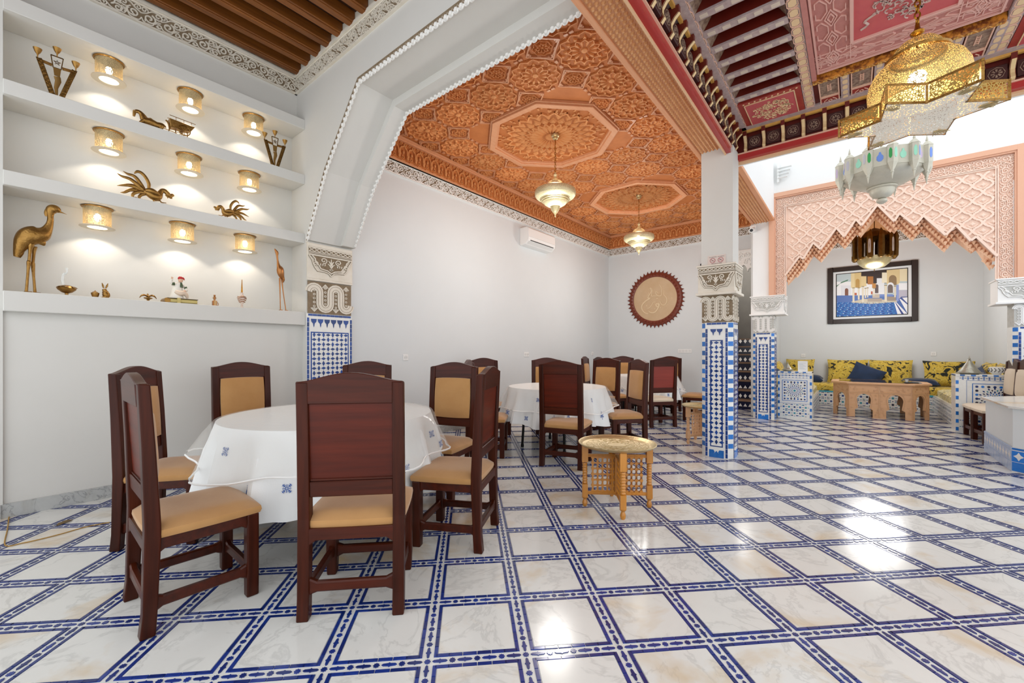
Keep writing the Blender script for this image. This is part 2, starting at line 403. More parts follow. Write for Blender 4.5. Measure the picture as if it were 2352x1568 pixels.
cart.prism([(-cw,0),(-cw+.006,-o_*.75),(-.004,-o_),(0,-.0110),(.005,-o_),(cw-.006,-o_*.75),(cw,0),(cw-.006,o_*.75),(.004,o_),(0,.0110),(-.004,o_),(-cw+.006,o_*.75)], -.003, .0004)
star = MB(); star.prism([((.0125 if k % 2 == 0 else .0092)*math.cos(PI*k/8), (.0125 if k % 2 == 0 else .0092)*math.sin(PI*k/8)) for k in range(16)], -.003, .0004)
for lst, shp, nm in ((bars, barm, 'mosaic_bar'), (carts, cart, 'mosaic_cartouche'), (stars, star, 'mosaic_star')):
    def vis(q):
        Z = q[1]*_fx+q[2]*_fy; X = q[1]*_fy-q[2]*_fx
        return Z > 1.45 and abs(X) < Z*1.24
    lst.sort(key=lambda q: (not vis(q), q[0]))
    me = shp.mesh(nm, TBV)
    for q in lst[:300]: inst(me, nm, floor, (q[1], q[2], 0), (0, 0, q[3]))
    stuffmesh([(q[1], q[2], q[3]) for q in lst[300:]], shp, nm.replace('mosaic_', 'mosaic_small_'), TBV, floor)

# ============================================================ ROOM SHELL
W1 = 4.70; WB = 5.02; UA, UB = 2.15, 2.68; FAR = 9.6
def sbox(name, m, label, *a, cat='wall'): return struct(MB().box(*a).build(name, m), label, cat)
w = MB(); w.box(-1.2, .03, 4.74, 5.2, 0, 4.35); w.box(.03, UA, 4.76, 5.2, 0, 1.5); w.box(.03, UA, WB, 5.2, 1.5, 3.66); w.box(.03, UA, 4.90, 5.2, 3.66, 4.35)
nw = struct(w.build('wall_niche', PL), 'white wall with the lit display niches on the left', 'wall')
MB().box(.03, UA, 4.68, WB, 1.49, 1.635).build('ledge', PL, nw, bevel=.004)
for z0, z1 in ((2.395, 2.5), (3.045, 3.15), (3.65, 3.757)): MB().box(.03, UA, 4.70, WB, z0, z1).build('shelf', PL, nw, bevel=.003)
bw = sbox('wall_back', PLC, 'long white back wall of the dining room behind the tables', UB, FAR+.15, 4.72, 4.95, 0, 4.2)
ab = MB(); ab.box(UA, UB, 4.66, 5.2, 0, 4.35)
# polygonal portal: jamb, slanted haunch and header
for prof in ([(4.66,2.42),(4.62,2.42),(4.22,3.06),(3.60,3.73),(3.60,4.35),(4.66,4.35)],):
    ab.prism(prof, UA, UB, 'x')
ab.box(UA, UB, -2.4, 3.60, 3.73, 4.35); ab.box(UA, UB, -2.9, -2.4, 0, 4.35)
aw = struct(ab.build('wall_arch', PL), 'thick white portal wall with angled opening between the rooms', 'wall')
# thin inner step of the soffit
fr = MB(); PTH = [(4.60,2.44),(4.20,3.04),(3.585,3.70)]
fr.prism([(4.625,2.42),(4.565,2.42),(4.175,3.02),(3.57,3.66),(-2.4,3.66),(-2.4,3.735),(3.60,3.735),(4.22,3.065)], UB-.16, UB, 'x')
fr.build('soffit_lip', PL, aw)
# scalloped edges of the portal
sc = MB(); sc.tube([( .0,.024*math.cos(a), -.024*math.sin(a)) for a in [PI*k/6 for k in range(7)]], .007, 5); sc.lathe([(0,-.02),(.016,-.012),(.02,0),(.016,.012),(0,.02)], 8)
scm = sc.mesh('scallop', STW, smooth=True)
def walk(P, step):
    out = []; rest = 0
    for a, c in zip(P, P[1:]):
        a = Vector(a); c = Vector(c); L = (c-a).length; d = (c-a)/L; t = rest
        while t < L: out.append((a+d*t, math.atan2(d.y, d.x))); t += step
        rest = t-L
    return out
for X, PP in ((UA-.004, [(4.62,2.44),(4.22,3.06),(3.60,3.725),(1.4,3.725)]), (UB-.01, [(4.56,2.45),(4.17,3.02),(3.57,3.655),(.9,3.655)])):
    for p, a in walk(PP, .056): inst(scm, 'scallop', aw, (X, p.x, p.y), (a+PI, 0, 0))
edge = MB()
for p, a in walk([(4.655,2.42),(4.245,3.08),(3.615,3.755),(1.4,3.755)], .056):
    edge.tube([(UA-.003, p.x+.024*math.cos(PI*k/6+a), p.y+.024*math.sin(PI*k/6+a)) for k in range(7)], .0045, 4)
o = edge.build('scalloped_moulding', CREAM, aw); o['kind'] = 'stuff'
gr = MB()
gr.prism([(4.66,2.42),(4.63,2.42),(4.225,3.06),(3.60,3.735),(1.4,3.735),(1.4,3.775),(3.62,3.775),(4.255,3.09)], UA-.006, UA+.001, 'x'); gr.build('edge_band', GROOVE, aw)
fw = MB(); fw.box(FAR, FAR+.15, 2.52, 4.95, 0, 4.2); fw.box(FAR, FAR+.15, 1.42, 2.52, 2.98, 4.2)
fw = struct(fw.build('wall_far', PLC), 'white far wall of the dining room with the round plaque', 'wall')
# alcove (sitting area) beyond the pink arch
al = MB(); al.box(8.98, 12.5, 1.42, 1.50, 0, 4.1)
struct(al.build('wall_alcove_left', PLC), 'white left wall of the sitting alcove', 'wall')
struct(MB().box(12.4, 12.6, -2.1, 1.5, 0, 4.1).build('wall_alcove_back', PLC), 'white back wall of the sitting alcove carrying the picture', 'wall')
struct(MB().box(8.98, 12.5, -2.10, -2.0, 0, 4.1).build('wall_alcove_right', PLC), 'white right wall of the sitting alcove', 'wall')
struct(MB().box(8.95, 12.6, -2.1, 1.5, 3.85, 3.95).build('ceiling_alcove', ORW), 'orange carved wood ceiling of the sitting alcove', 'ceiling')
# courtyard upper walls
struct(MB().box(8.62, 8.95, -4.6, 1.10, 3.93, 6.4).build('wall_courtyard_end', PLW), 'bright white upper courtyard wall above the pink arch', 'wall')
cw_ = MB(); cw_.box(5.62, 8.62, 1.078, 1.40, 3.535, 6.4); struct(cw_.build('wall_courtyard_side', PLW), 'bright white upper courtyard wall above the studded beam', 'wall')
struct(MB().box(8.62, 8.95, -4.6, -1.99, 0, 3.93).build('wall_courtyard_right', PLW), 'bright white wall right of the pink arch', 'wall')
# stair hall behind the far wall
struct(MB().box(12.35, 12.5, 1.5, 4.0, 0, 4.0).build('wall_stairs', STO), 'bare grey cement wall behind the tiled stairs', 'wall')
struct(MB().box(9.75, 12.4, 2.66, 2.78, 0, 4.0).build('wall_stairs_left', STO), 'bare grey cement side wall of the stairs', 'wall')
struct(MB().box(9.6, 12.5, 1.4, 4.9, 4.0, 4.1).build('ceiling_stairs', PL), 'plain ceiling over the stairs', 'ceiling')
# baseboards
bb = MB(); bb.box(.02, UA, 4.738, 4.762, 0, .10); struct(bb.build('baseboard_niche', MAG), 'grey veined marble skirting below the niches', 'baseboard')
struct(MB().box(-1.2, .02, 4.722, 4.742, 0, .10).build('baseboard_left', MAG), 'grey veined marble skirting left of the niches', 'baseboard')
struct(MB().box(UB, FAR, 4.702, 4.722, 0, .11).build('baseboard_back', MAG), 'grey veined marble skirting along the back wall', 'baseboard')
struct(MB().box(FAR-.02, FAR, 2.62, 4.7, 0, .11).build('baseboard_far', MAG), 'grey veined marble skirting along the far wall', 'baseboard')

# ============================================================ STUCCO FRIEZES (carved scrolls, real relief)
def scroll_motif(seed):
    r = random.Random(seed); b = MB(); fl = seed % 2
    def rb(P, wd, tp=None): b.ribbon(P, wd, 0, -.012, taper=tp)
    sx = -1 if fl else 1
    n = 14
    rb([(sx*x, z) for x, z in spiral(-.012, .012, .046, .008, -1.2, 1.45, 16)], .0105)
    rb([(sx*x, z) for x, z in spiral(.048, -.040, .034, .006, 2.2, -1.3, 12)], .009)
    rb([(sx*x, z) for x, z in spiral(.05, .048, .028, .006, 3.4, 1.2, 10)], .008)
    rb([(sx*x, z) for x, z in spiral(-.045, -.05, .026, .006, .4, -1.2, 10)], .008)
    rb([(sx*x, z) for x, z in smooth_path([(-.066,.03),(-.05,.062),(-.02,.068),(.01,.06),(.03,.02),(.066,.01)], 3)], .008)
    rb([(sx*x, z) for x, z in smooth_path([(-.066,-.01),(-.03,-.03),(0,-.06),(.03,-.07),(.066,-.062)], 3)], .008)
    for k in range(3):
        cx, cz = r.uniform(-.05,.05), r.uniform(-.06,.06); a = r.uniform(0, 6.3)
        rb([(cx-.014*math.cos(a), cz-.014*math.sin(a)), (cx, cz), (cx+.014*math.cos(a), cz+.014*math.sin(a))], .011, [.3,1,.3])
    return b
MOT = [scroll_motif(k) for k in range(4)]
def frieze(name, label, p0, rz, length, z0, hgt, m1, m2, backx=.01):
    """band starting at p0 running along local +x, facing local -y"""
    root = thing(name, label, 'frieze', (p0[0], p0[1], z0), rz)
    root['kind'] = 'structure'
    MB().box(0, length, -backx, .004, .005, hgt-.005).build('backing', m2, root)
    e = MB(); e.box(0, length, -backx-.014, 0, hgt-.012, hgt); e.box(0, length, -backx-.014, 0, 0, .012); e.build('edge_moulding', m1, root)
    b = MB(); n = max(1, round(length/.132)); st = length/n; s = (hgt-.024)/.148
    for k in range(n):
        q = MOT[R.randrange(4)]; cx = (k+.5)*st; fl = R.choice((-1, 1))
        nn = len(b.v); b.v += [(cx+x*st/.132, y-backx, hgt/2+fl*z*s) for x, y, z in q.v]; b.f += [tuple(i+nn for i in f) for f in q.f]
    c = b.build('carved_scrolls', m1, root); c['kind'] = 'stuff'
    return root
frieze('trim_1', 'carved cream stucco frieze above the niche wall', (-1.2, 4.90), 0, 3.35, 4.10, .165, CREAM, GROOVE)
frieze('trim_2', 'carved cream stucco frieze above the portal wall', (UA, 4.90), -PI/2, 3.9, 4.10, .165, CREAM, GROOVE)
frieze('trim_3', 'carved white stucco frieze along the dining room back wall', (UB, 4.72), 0, FAR-UB, 3.55, .165, STW, GROOVE)
frieze('trim_4', 'carved white stucco frieze on the far wall of the dining room', (FAR, 4.72), -PI/2, 3.3, 3.55, .165, STW, GROOVE)
frieze('trim_5', 'carved grey stucco frieze on the alcove back wall', (12.4, 1.42), -PI/2, 3.42, 3.60, .24, STW, GROOVE)

# ============================================================ BROWN BEAM CEILING (near room)
root = struct(MB().box(-1.3, UA, 1.0, 4.92, 4.40, 4.46).build('ceiling_beams', BRD), 'dark brown boarded ceiling with exposed beams over the niches', 'ceiling')
tr = MB(); tr.box(-1.3, UA, 4.86, 4.90, 4.265, 4.30); tr.box(UA-.04, UA, 1.0, 4.9, 4.265, 4.30); tr.box(-1.3, UA, 4.88, 4.92, 4.265, 4.42); tr.box(UA-.02, UA, 1, 4.9, 4.265, 4.42); tr.build('white_edge', CREAM, root)
be = MB(); be.box(-1.3, UA-.02, -.045, .045, 4.29, 4.40); be.box(-1.3, UA-.02, -.03, .03, 4.280, 4.292); bem = be.mesh('beam', BRW, bevel=.006)
for k in range(16): inst(bem, 'beam', root, (0, 4.79-.222*k, 0))
for k in range(17):
    MB().box(-1.3, UA-.02, 4.79-.222*k+.05, 4.79-.222*k+.172, 4.385, 4.402).build('board', BRD, root)

# ============================================================ ORANGE CARVED CEILING
CZ = 4.05; PB = 1.40
oc = struct(MB().box(UB+.05, FAR, PB, 4.72, CZ, CZ+.08).build('ceiling_dining', ORD), 'orange carved cedar ceiling with star rosettes over the dining room', 'ceiling')
def rosette(r, n, m):
    """star rosette seen from below: petals and interlace hang down from z=0"""
    b = MB()
    def petal(a, r0, r1, r2, wd, h):
        ca, sa = math.cos(a), math.sin(a); P = [(r0,0),(r1,-wd),(r2,0),(r1,wd)]
        vs = [(x*ca-y*sa, x*sa+y*ca, 0) for x, y in P]+[(x*ca-y*sa, x*sa+y*ca, -h) for x, y in [(r0+(r1-r0)*.3,0),(r1,-wd*.62),(r2-(r2-r1)*.35,0),(r1,wd*.62)]]
        b.add(vs, [(4,5,6,7),(0,1,5,4),(1,2,6,5),(2,3,7,6),(3,0,4,7)])
    for k in range(n):
        a = 2*PI*k/n
        petal(a, r*.16, r*.42, r*.56, r*.075, .016)
        petal(a+PI/n, r*.50, r*.64, r*.78, r*.085, .015)
        petal(a, r*.70, r*.82, r*.94, r*.07, .013)
    b.lathe([(r*.13, 0), (r*.11, -.012), (0, -.018)], n, closed=True)
    # interlace ring: star polygon strap
    mm = 2*n
    def zig(ra, rb_, wd, z):
        pts = [((ra if k % 2 else rb_)*math.cos(PI*k/n), (ra if k % 2 else rb_)*math.sin(PI*k/n)) for k in range(mm)]
        for (x0, y0), (x1, y1) in zip(pts, pts[1:]+pts[:1]):
            d = Vector((x1-x0, y1-y0)).normalized(); nx, ny = -d.y*wd/2, d.x*wd/2
            zz = z; z = zz*JIT.uniform(.96, 1.04)
            b.add([(x0+nx,y0+ny,0),(x0-nx,y0-ny,0),(x1-nx,y1-ny,0),(x1+nx,y1+ny,0),(x0+nx,y0+ny,z),(x0-nx,y0-ny,z),(x1-nx,y1-ny,z),(x1+nx,y1+ny,z)], [(4,5,6,7),(0,4,7,3),(1,2,6,5)]); z = zz
    zig(r*.60, r*.48, r*.035, -.020); zig(r*.98, r*.86, r*.035, -.018)
    return b
rme = rosette(.262, 12, None).mesh('rosette', ORW)
fil = MB()   # filler star between four rosettes
fil.m = Matrix.Identity(4)
q = rosette(.10, 8, None)
fil.v = list(q.v); fil.f = list(q.f); fme = fil.mesh('small_rosette', ORW)
PIT = .573; rows = []
OCT = [(4.655, 3.119), (7.51, 3.119)]; OA = .80
def inoct(x, y, mrg=.0):
    return any(max(abs(x-a), abs(y-c), (abs(x-a)+abs(y-c))/1.4142) < OA+mrg for a, c in OCT)
for i in range(-1, 12):
    for j in range(-1, 5):
        x, y = 3.51+PIT*i-.0, 1.973+PIT*j+.0
        if UB+.2 < x < FAR-.1 and PB+.15 < y < 4.7 and not inoct(x, y, .05): inst(rme, 'rosette', oc, (x, y, CZ), (0, 0, PI/12))
        x2, y2 = x+PIT/2, y+PIT/2
        if UB+.15 < x2 < FAR-.1 and PB+.1 < y2 < 4.62 and not inoct(x2, y2, .055): inst(fme, 'small_rosette', oc, (x2, y2, CZ))
# interlacing straps and small bosses filling the ground
st = MB()
def strap(x0, y0, x1, y1, wd=.012, z=.02):
    n = max(1, int(math.hypot(x1-x0, y1-y0)/.09))
    for k in range(n):
        a = (x0+(x1-x0)*k/n, y0+(y1-y0)*k/n); c = (x0+(x1-x0)*(k+1)/n, y0+(y1-y0)*(k+1)/n); mx, my = (a[0]+c[0])/2, (a[1]+c[1])/2
        if inoct(mx, my, .02) or not (UB+.05 < mx < FAR and PB < my < 4.7): continue
        st.bar((a[0],a[1],CZ-z/2), (c[0],c[1],CZ-z/2), wd, z)
for i in range(-2, 13):
    for j in range(-1, 6):
        x, y = 3.51+PIT*i, 1.973+PIT*j; h = PIT/2; g = .17*PIT
        for sx in (-1, 1):
            for sy in (-1, 1):
                strap(x+sx*h, y+sy*g, x+sx*(h-g*1.2), y+sy*(h-.06)); strap(x+sx*g, y+sy*h, x+sx*(h-.06), y+sy*(h-g*1.2))
                strap(x+sx*(h), y+sy*g, x+sx*g*1.3, y+sy*h, .010)
                for k in range(5):
                    a = k*.33+.1; bx = x+sx*(.285+.02*(k % 2))*math.cos(a); by = y+sy*(.285+.02*(k % 2))*math.sin(a)
                    if not inoct(bx, by, .03) and UB+.06 < bx < FAR and PB < by < 4.68: st.bar((bx-.02*math.sin(a), by+.02*math.cos(a)*sx*sy, CZ-.008), (bx+.02*math.sin(a), by-.02*math.cos(a)*sx*sy, CZ-.008), .02, .016)
o = st.build('interlace', ORL, oc); o['kind'] = 'stuff'
def octring(c, r0, r1, z0, z1, b):
    P = lambda r, z: [(c[0]+r/math.cos(PI/8)*math.cos(PI/8+PI/4*k), c[1]+r/math.cos(PI/8)*math.sin(PI/8+PI/4*k), z) for k in range(8)]
    vs = P(r0, z0)+P(r1, z0)+P(r1, z1)+P(r0, z1)
    fs = []
    for k in range(8):
        l = (k+1) % 8
        for q in range(4): fs.append((q*8+k, q*8+l, ((q+1) % 4)*8+l, ((q+1) % 4)*8+k))
    b.add(vs, fs)
big = rosette(.60, 24, None).mesh('great_rosette', ORW)
for c in OCT:
    b = MB(); octring(c, OA-.075, OA, CZ-.05, CZ+.01, b); octring(c, OA-.10, OA-.07, CZ-.032, CZ+.01, b); octring(c, OA-.02, OA+.02, CZ-.03, CZ+.01, b); b.build('octagon_moulding', ORL, oc, bevel=.004)
    inst(big, 'great_rosette', oc, (c[0], c[1], CZ))
    b = MB(); R2 = random.Random(3)
    for k in range(150):
        a = R2.uniform(0, 2*PI); r = R2.uniform(.56, .76)
        x, y = r*math.cos(a), r*math.sin(a)
        if max(abs(x), abs(y), (abs(x)+abs(y))/1.414) < .69: b.bar((c[0]+x-.02*math.cos(a), c[1]+y-.02*math.sin(a), CZ-.007), (c[0]+x+.02*math.cos(a), c[1]+y+.02*math.sin(a), CZ-.007), .022, .014)
    o = b.build('octagon_filling', ORW, oc); o['kind'] = 'stuff'
# edge frame and cove friezes
b = MB(); b.box(UB, UB+.10, PB, 4.72, 3.735, 3.765); b.box(UB, UB+.06, PB, 4.72, 3.765, CZ); b.build('edge_board', ORL, oc)
def cove(p0, rz, length):
    e = bpy.data.objects.new('cove_frieze', None)
    b = MB(); b.box(0, length, -.03, 0, 0, .33)
    f = b.build('cove_frieze', ORD, oc, (p0[0], p0[1], 3.718), (0, 0, rz)); bpy.data.objects.remove(e)
    m = MB(); m.box(0, length, -.075, 0, .295, .325); m.box(0, length, -.06, 0, .275, .295); m.box(0, length, -.05, 0, 0, .02); m.build('cove_moulding', ORL, f)
    c = MB(); n = round(length/.135)
    for k in range(n):
        x = (k+.5)*length/n
        c.ribbon([(x-.058,.06),(x-.058,.15)]+arc(x, .15, .058, PI, PI/2, 4)[1:]+[(x,.235)]+arc(x, .15, .058, PI/2, 0, 4)[1:]+[(x+.058,.06)], .016, -.03, -.055)
        c.lathe([(0,-.03),(.012,-.015),(.017,.0),(.009,.02),(0,.03)], 6, (x,-.045,.14))
        c.ribbon(spiral(x-.034,.245,.024,.006,0,1.2,7), .008, -.03, -.045); c.ribbon(spiral(x+.034,.245,.024,.006,PI,-1.2,7), .008, -.03, -.045)
        c.lathe([(0,-.05),(.01,-.02),(.016,0),(.02,.012),(0,.02)], 6, (x+.0675,-.05,.085)); c.bar((x-.03,-.035,.03),(x+.03,-.035,.03),.018,.012)
        c.ribbon(spiral(x,.075,.026,.007,PI/2,1.1,7), .008, -.03, -.045)
    c = c.build('carved_arches', ORW, f); c['kind'] = 'stuff'
cove((UB, 4.70), 0, FAR-UB); cove((FAR, 4.70), -PI/2, 3.3)
# studded beam soffit carried by the pillars
sb = MB(); sb.box(2.3, 8.94, 1.10, 1.42, 3.50, CZ); beam = struct(sb.build('trim_6', ORL), 'studded wooden beam running over the pillars', 'beam')
b = MB(); b.box(2.3, 8.6, 1.385, 1.43, 3.485, 3.53); b.box(2.3, 8.6, 1.075, 1.135, 3.485, 3.53); b.build('edge_rail', ORL, beam, bevel=.004)
b = MB(); n = 0
for i in range(150):
    for j in range(6):
        x = 2.33+.044*i+(.022 if j % 2 else 0); y = 1.162+.039*j
        r = .0165
        b.add([(x+r*math.cos(PI/3*k), y+r*math.sin(PI/3*k), 3.5) for k in range(6)]+[(x+r*.5*math.cos(PI/3*k), y+r*.5*math.sin(PI/3*k), 3.484) for k in range(6)], [tuple(range(6, 12))]+[(k, (k+1) % 6, (k+1) % 6+6, k+6) for k in range(6)])
o = b.build('stud', STUD, beam); o['kind'] = 'stuff'
# ============================================================ TILED PILLARS
def rh(w, h, y0, y1): b = MB(); b.prism([(-w,0),(0,-h),(w,0),(0,h)], y0, y1, 'y'); return b
PP = .0535
rhH = rh(PP*.54, PP*.31, 0, -.003).mesh('zellige_rhombus', TBL); rhV = rh(PP*.31, PP*.54, 0, -.0032).mesh('zellige_rhombus', TBL)
barH = MB().box(-.024, .024, -.003, 0, -.011, .011).mesh('border_tile', TBL); barV = MB().box(-.011, .011, -.003, 0, -.024, .024).mesh('border_tile', TBL)
chk = MB().box(-.024, .024, -.003, 0, -.026, .026).mesh('checker_tile', TBR)
tas = MB(); tas.prism([(-.024,.03),(.024,.03),(.020,.005),(.006,-.012),(.004,-.030),(0,-.045),(-.004,-.030),(-.006,-.012),(-.020,.005)], -.003, 0, 'y'); tas = tas.mesh('tassel_tile', TBL)
def tile_face(root, ox, oy, rz, wd, H, cols, blueback=False):
    """face panel centred on (ox,oy), facing local -y after rz; children of root"""
    ca, sa = math.cos(rz), math.sin(rz)
    def P(x, z, y=0): return (ox+x*ca-y*sa, oy+x*sa+y*ca, z)
    nz = int((H-.05)/.052); hw = wd/2-.012
    for s in (-1, 1):
        for k in range(nz): inst(barV, 'border_tile', root, P(s*hw, .03+.052*k+.0), (0, 0, rz))
    nx = max(2, round((wd-.03)/.052)); sp = (wd-.026)/nx
    for k in range(nx):
        inst(barH, 'border_tile', root, P(-wd/2+.013+sp*(k+.5), H-.014), (0, 0, rz), (sp/.052, 1, 1))
    pw = wd-.10; z0, z1 = .12, H-.20
    b = MB()
    if blueback:   # blue ground strip framing the lattice
        b.box(-pw/2, pw/2, -.0012, 0, z0-.0, z1+.0); b.build('panel_ground', TBL, root, P(0, 0), (0, 0, rz))
        b = MB(); b.box(-pw/2+.012, pw/2-.012, -.002, 0, z0+.012, z1-.012); b.build('panel_ground_white', TWH, root, P(0, 0), (0, 0, rz))
    n = round(z1-z0-.03 >= 0 and (z1-z0-.03)/PP); m = cols
    for r_ in range(n):
        for c_ in range(m):
            x = (c_-(m-1)/2)*PP; z = z0+.03+(r_+.5)*PP
            inst(rhH if (r_+c_) % 2 == 0 else rhV, 'zellige_rhombus', root, P(x, z, -.0015), (0, 0, rz))
    nt = max(2, round(pw/.056))
    for k in range(nt): inst(tas, 'tassel_tile', root, P(-pw/2+pw*(k+.5)/nt, H-.105, 0), (0, 0, rz), (pw/nt/.052, 1, 1))
    b = MB(); b.prism([(-pw/2-.01,.0),(pw/2+.01,.0),(pw/2+.01,.085),(.03,.085),(.018,.06),(.028,.04),(0,.075),(-.028,.04),(-.018,.06),(-.03,.085),(-pw/2-.01,.085)], -.003, 0, 'y')
    b.build('base_tile', TBR, root, P(0, 0), (0, 0, rz))
def serpent(w, h, loops, m, root, loc, rz, bead=True):
    """necking band: serpentine straps with beads between, base at z=0, centred on x"""
    pitch = w/loops; a = pitch/4
    sw = pitch*.305
    for off, wd, yy, mm in ((0, sw, -.010, m), (-sw*.24, .0035, -.0112, GROOVE if m is CREAM else GROOVEW), (sw*.24, .0035, -.0112, GROOVE if m is CREAM else GROOVEW)):
        P = []; r0 = pitch/4
        for k in range(loops):
            x0 = -w/2+k*pitch; r1 = r0+off; r2 = r0-off
            zc1 = h-.006-r0-sw/2; zc0 = .006+r0+sw/2
            P += arc(x0+r0, zc1, max(r1,.004), PI, 0, 8); P += arc(x0+3*r0, zc0, max(r2,.004), PI, 2*PI, 8)
        b = MB(); b.ribbon(P, wd, 0, yy); b.build('serpentine_strap', mm, root, loc, (0, 0, rz))
    if bead:
        for k in range(2*loops):
            x = -w/2+pitch/4+pitch/2*k; b = MB()
            up = k % 2
            for q in range(5):
                z = h*.22+q*h*.13+(.03 if up else -.0); b.ribbon(arc(x, z, .0105, 0, 2*PI, 8)[:-1], .006, 0, -.010, closed=True)
            zz = h-.025 if up else .025; s = -1 if up else 1
            for t in (-.5, -.25, 0, .25, .5): b.ribbon([(x, zz-s*.012), (x+.05*math.sin(t*1.6), zz+s*.034*math.cos(t))], .009, 0, -.010, taper=[.4, 1])
            b.build('bead_row', m, root, loc, (0, 0, rz))
def cap_carving(w, h, m, root, loc, rz):
    """cartouche with scrolls; w wide, h high, z from 0"""
    b = MB(); g = MB(); s = w/.36; t = h/.30
    def rb(P, wd, tp=None, mir=True, sh=True):
        Q = [(x*s, z*t) for x, z in P]; b.ribbon(Q, wd, 0, -.012, taper=tp)
        if mir: b.ribbon([(-x, z) for x, z in Q], wd, 0, -.012, taper=tp)
        if sh:
            g.ribbon(Q, wd+.009, 0, -.002)
            if mir: g.ribbon([(-x, z) for x, z in Q], wd+.009, 0, -.002)
    rb([(0,.015),(.022,.045),(.06,.055),(.11,.055),(.13,.085),(.145,.12),(.15,.15),(.178,.20)], .009)
    rb([(0,.045),(.03,.068),(.085,.08),(.10,.11),(.125,.14),(.13,.17),(.155,.20)], .011)
    rb(spiral(.128,.125,.024,.006,1.2,1.4,12), .008)
    rb([(0,.205),(.178,.205)], .012); rb([(0,.225),(.178,.225)], .006)
    rb(spiral(.062,.165,.03,.007,-1.4,-1.3,14), .009)
    for k in range(3): rb([(.055+.015*k,.11),(.05+.02*k,.13)], .012, [.4, 1])
    rb([(.0,.10),(.012,.125),(.03,.14)], .012, [1, 1, .3]); rb([(0,.12),(.012,.155),(.024,.17)], .012, [1, 1, .3]); rb([(0,.13),(0,.19)], .016, [1, .3], mir=False)
    rb([(-.016,.082),(0,.072),(.016,.082),(0,.092),(-.016,.082)], .005, mir=False)
    n = 9
    for k in range(n):
        x = -.178+.356*k/n
        rb([(x,.24),(x+.356/n,.272)], .006, mir=False); rb([(x,.272),(x+.356/n,.24)], .006, mir=False)
    rb([(0,.237),(.178,.237)], .006); rb([(0,.277),(.178,.277)], .012)
    I = [(0,.05),(.03,.07),(.085,.085),(.10,.115),(.118,.145),(.125,.172),(.145,.198)]
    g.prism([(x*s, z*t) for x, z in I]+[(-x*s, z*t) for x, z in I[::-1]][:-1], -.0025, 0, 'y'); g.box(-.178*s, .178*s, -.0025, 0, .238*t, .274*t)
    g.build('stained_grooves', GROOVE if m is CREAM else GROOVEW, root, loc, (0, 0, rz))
    c = b.build('cartouche_carving', m, root, loc, (0, 0, rz)); return c
def pillar(name, label, x0, x1, y0, y1, ch, H, cream, ground, capw=0, top=3.5, capx=.0, grp=None, corbel=None):
    root = thing(name, label, 'pillar', ((x0+x1)/2, (y0+y1)/2, 0), 0)
    cx, cy = (x1-x0)/2, (y1-y0)/2
    oct8 = [(-cx+ch,-cy),(cx-ch,-cy),(cx,-cy+ch),(cx,cy-ch),(cx-ch,cy),(-cx+ch,cy),(-cx,cy-ch),(-cx,-cy+ch)]
    b = MB(); b.prism(oct8, 0, H, 'z'); b.build('tiled_shaft', TWH, root)
    wy = 2*(cy-ch); wx = 2*(cx-ch)
    tile_face(root, -cx-.0005, 0, -PI/2, wy, H, 3 if wy < .3 else 8, True)
    tile_face(root, 0, -cy-.0005, 0, wx, H, 3, True)
    for (px, py, a) in ((-cx+ch/2, -cy+ch/2, -PI/4), (-cx+ch/2, cy-ch/2, -3*PI/4), (cx-ch/2, -cy+ch/2, PI/4)):
        for k in range(int(H/.104)): inst(chk, 'checker_tile', root, (px, py, H-.035-.104*k), (0, 0, a), (ch*1.414/.055, 1, 1))
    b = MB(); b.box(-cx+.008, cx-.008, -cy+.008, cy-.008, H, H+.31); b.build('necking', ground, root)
    serpent(2*cy-.02, .30, 2, cream, root, (-cx+.007, 0, H+.005), -PI/2); serpent(2*cx-.02, .30, 2, cream, root, (0, -cy+.007, H+.005), 0)
    e = .035; z = H+.31
    yy0, yy1 = -cy-e, cy+e
    if corbel: yy0 = -cy-corbel if corbel > 0 else yy0; yy1 = cy-corbel if corbel < 0 else yy1
    b = MB(); b.box(-cx-e-.012, cx+e+.012, yy0-.012, yy1+.012, z, z+.028); b.box(-cx-e+.01, cx+e-.01, yy0+.01, yy1-.01, z+.02, z+.335); b.box(-cx-e-.006, cx+e+.006, yy0-.006, yy1+.006, z+.325, z+.345); b.build('capital', cream, root, bevel=.003)
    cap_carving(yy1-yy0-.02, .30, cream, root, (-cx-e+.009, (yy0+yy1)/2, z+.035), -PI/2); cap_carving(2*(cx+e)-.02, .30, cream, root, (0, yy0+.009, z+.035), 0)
    b = MB(); b.box(-cx+.012, cx-.012, -cy, cy, z+.345, top); b.build('upper_shaft', PLW if ground is GROOVEW else PL, root)
    return root
pillar('tiled_pillar', 'blue and white tiled pillar with brown-stained carved capital and two small signs, nearest pillar', 5.15, 5.47, 1.04, 1.37, .048, 1.53, CREAM, GROOVE)
pillar('tiled_pillar', 'blue and white tiled pillar with white carved capital at the left foot of the pink arch', 8.60, 8.94, 1.08, 1.41, .045, 1.53, STW, GROOVEW, corbel=.155)
pillar('tiled_pillar', 'blue and white tiled pillar under the right end of the pink arch, cut off by the picture edge', 8.60, 8.94, -1.99, -1.66, .045, 1.53, STW, GROOVEW, corbel=-.155)
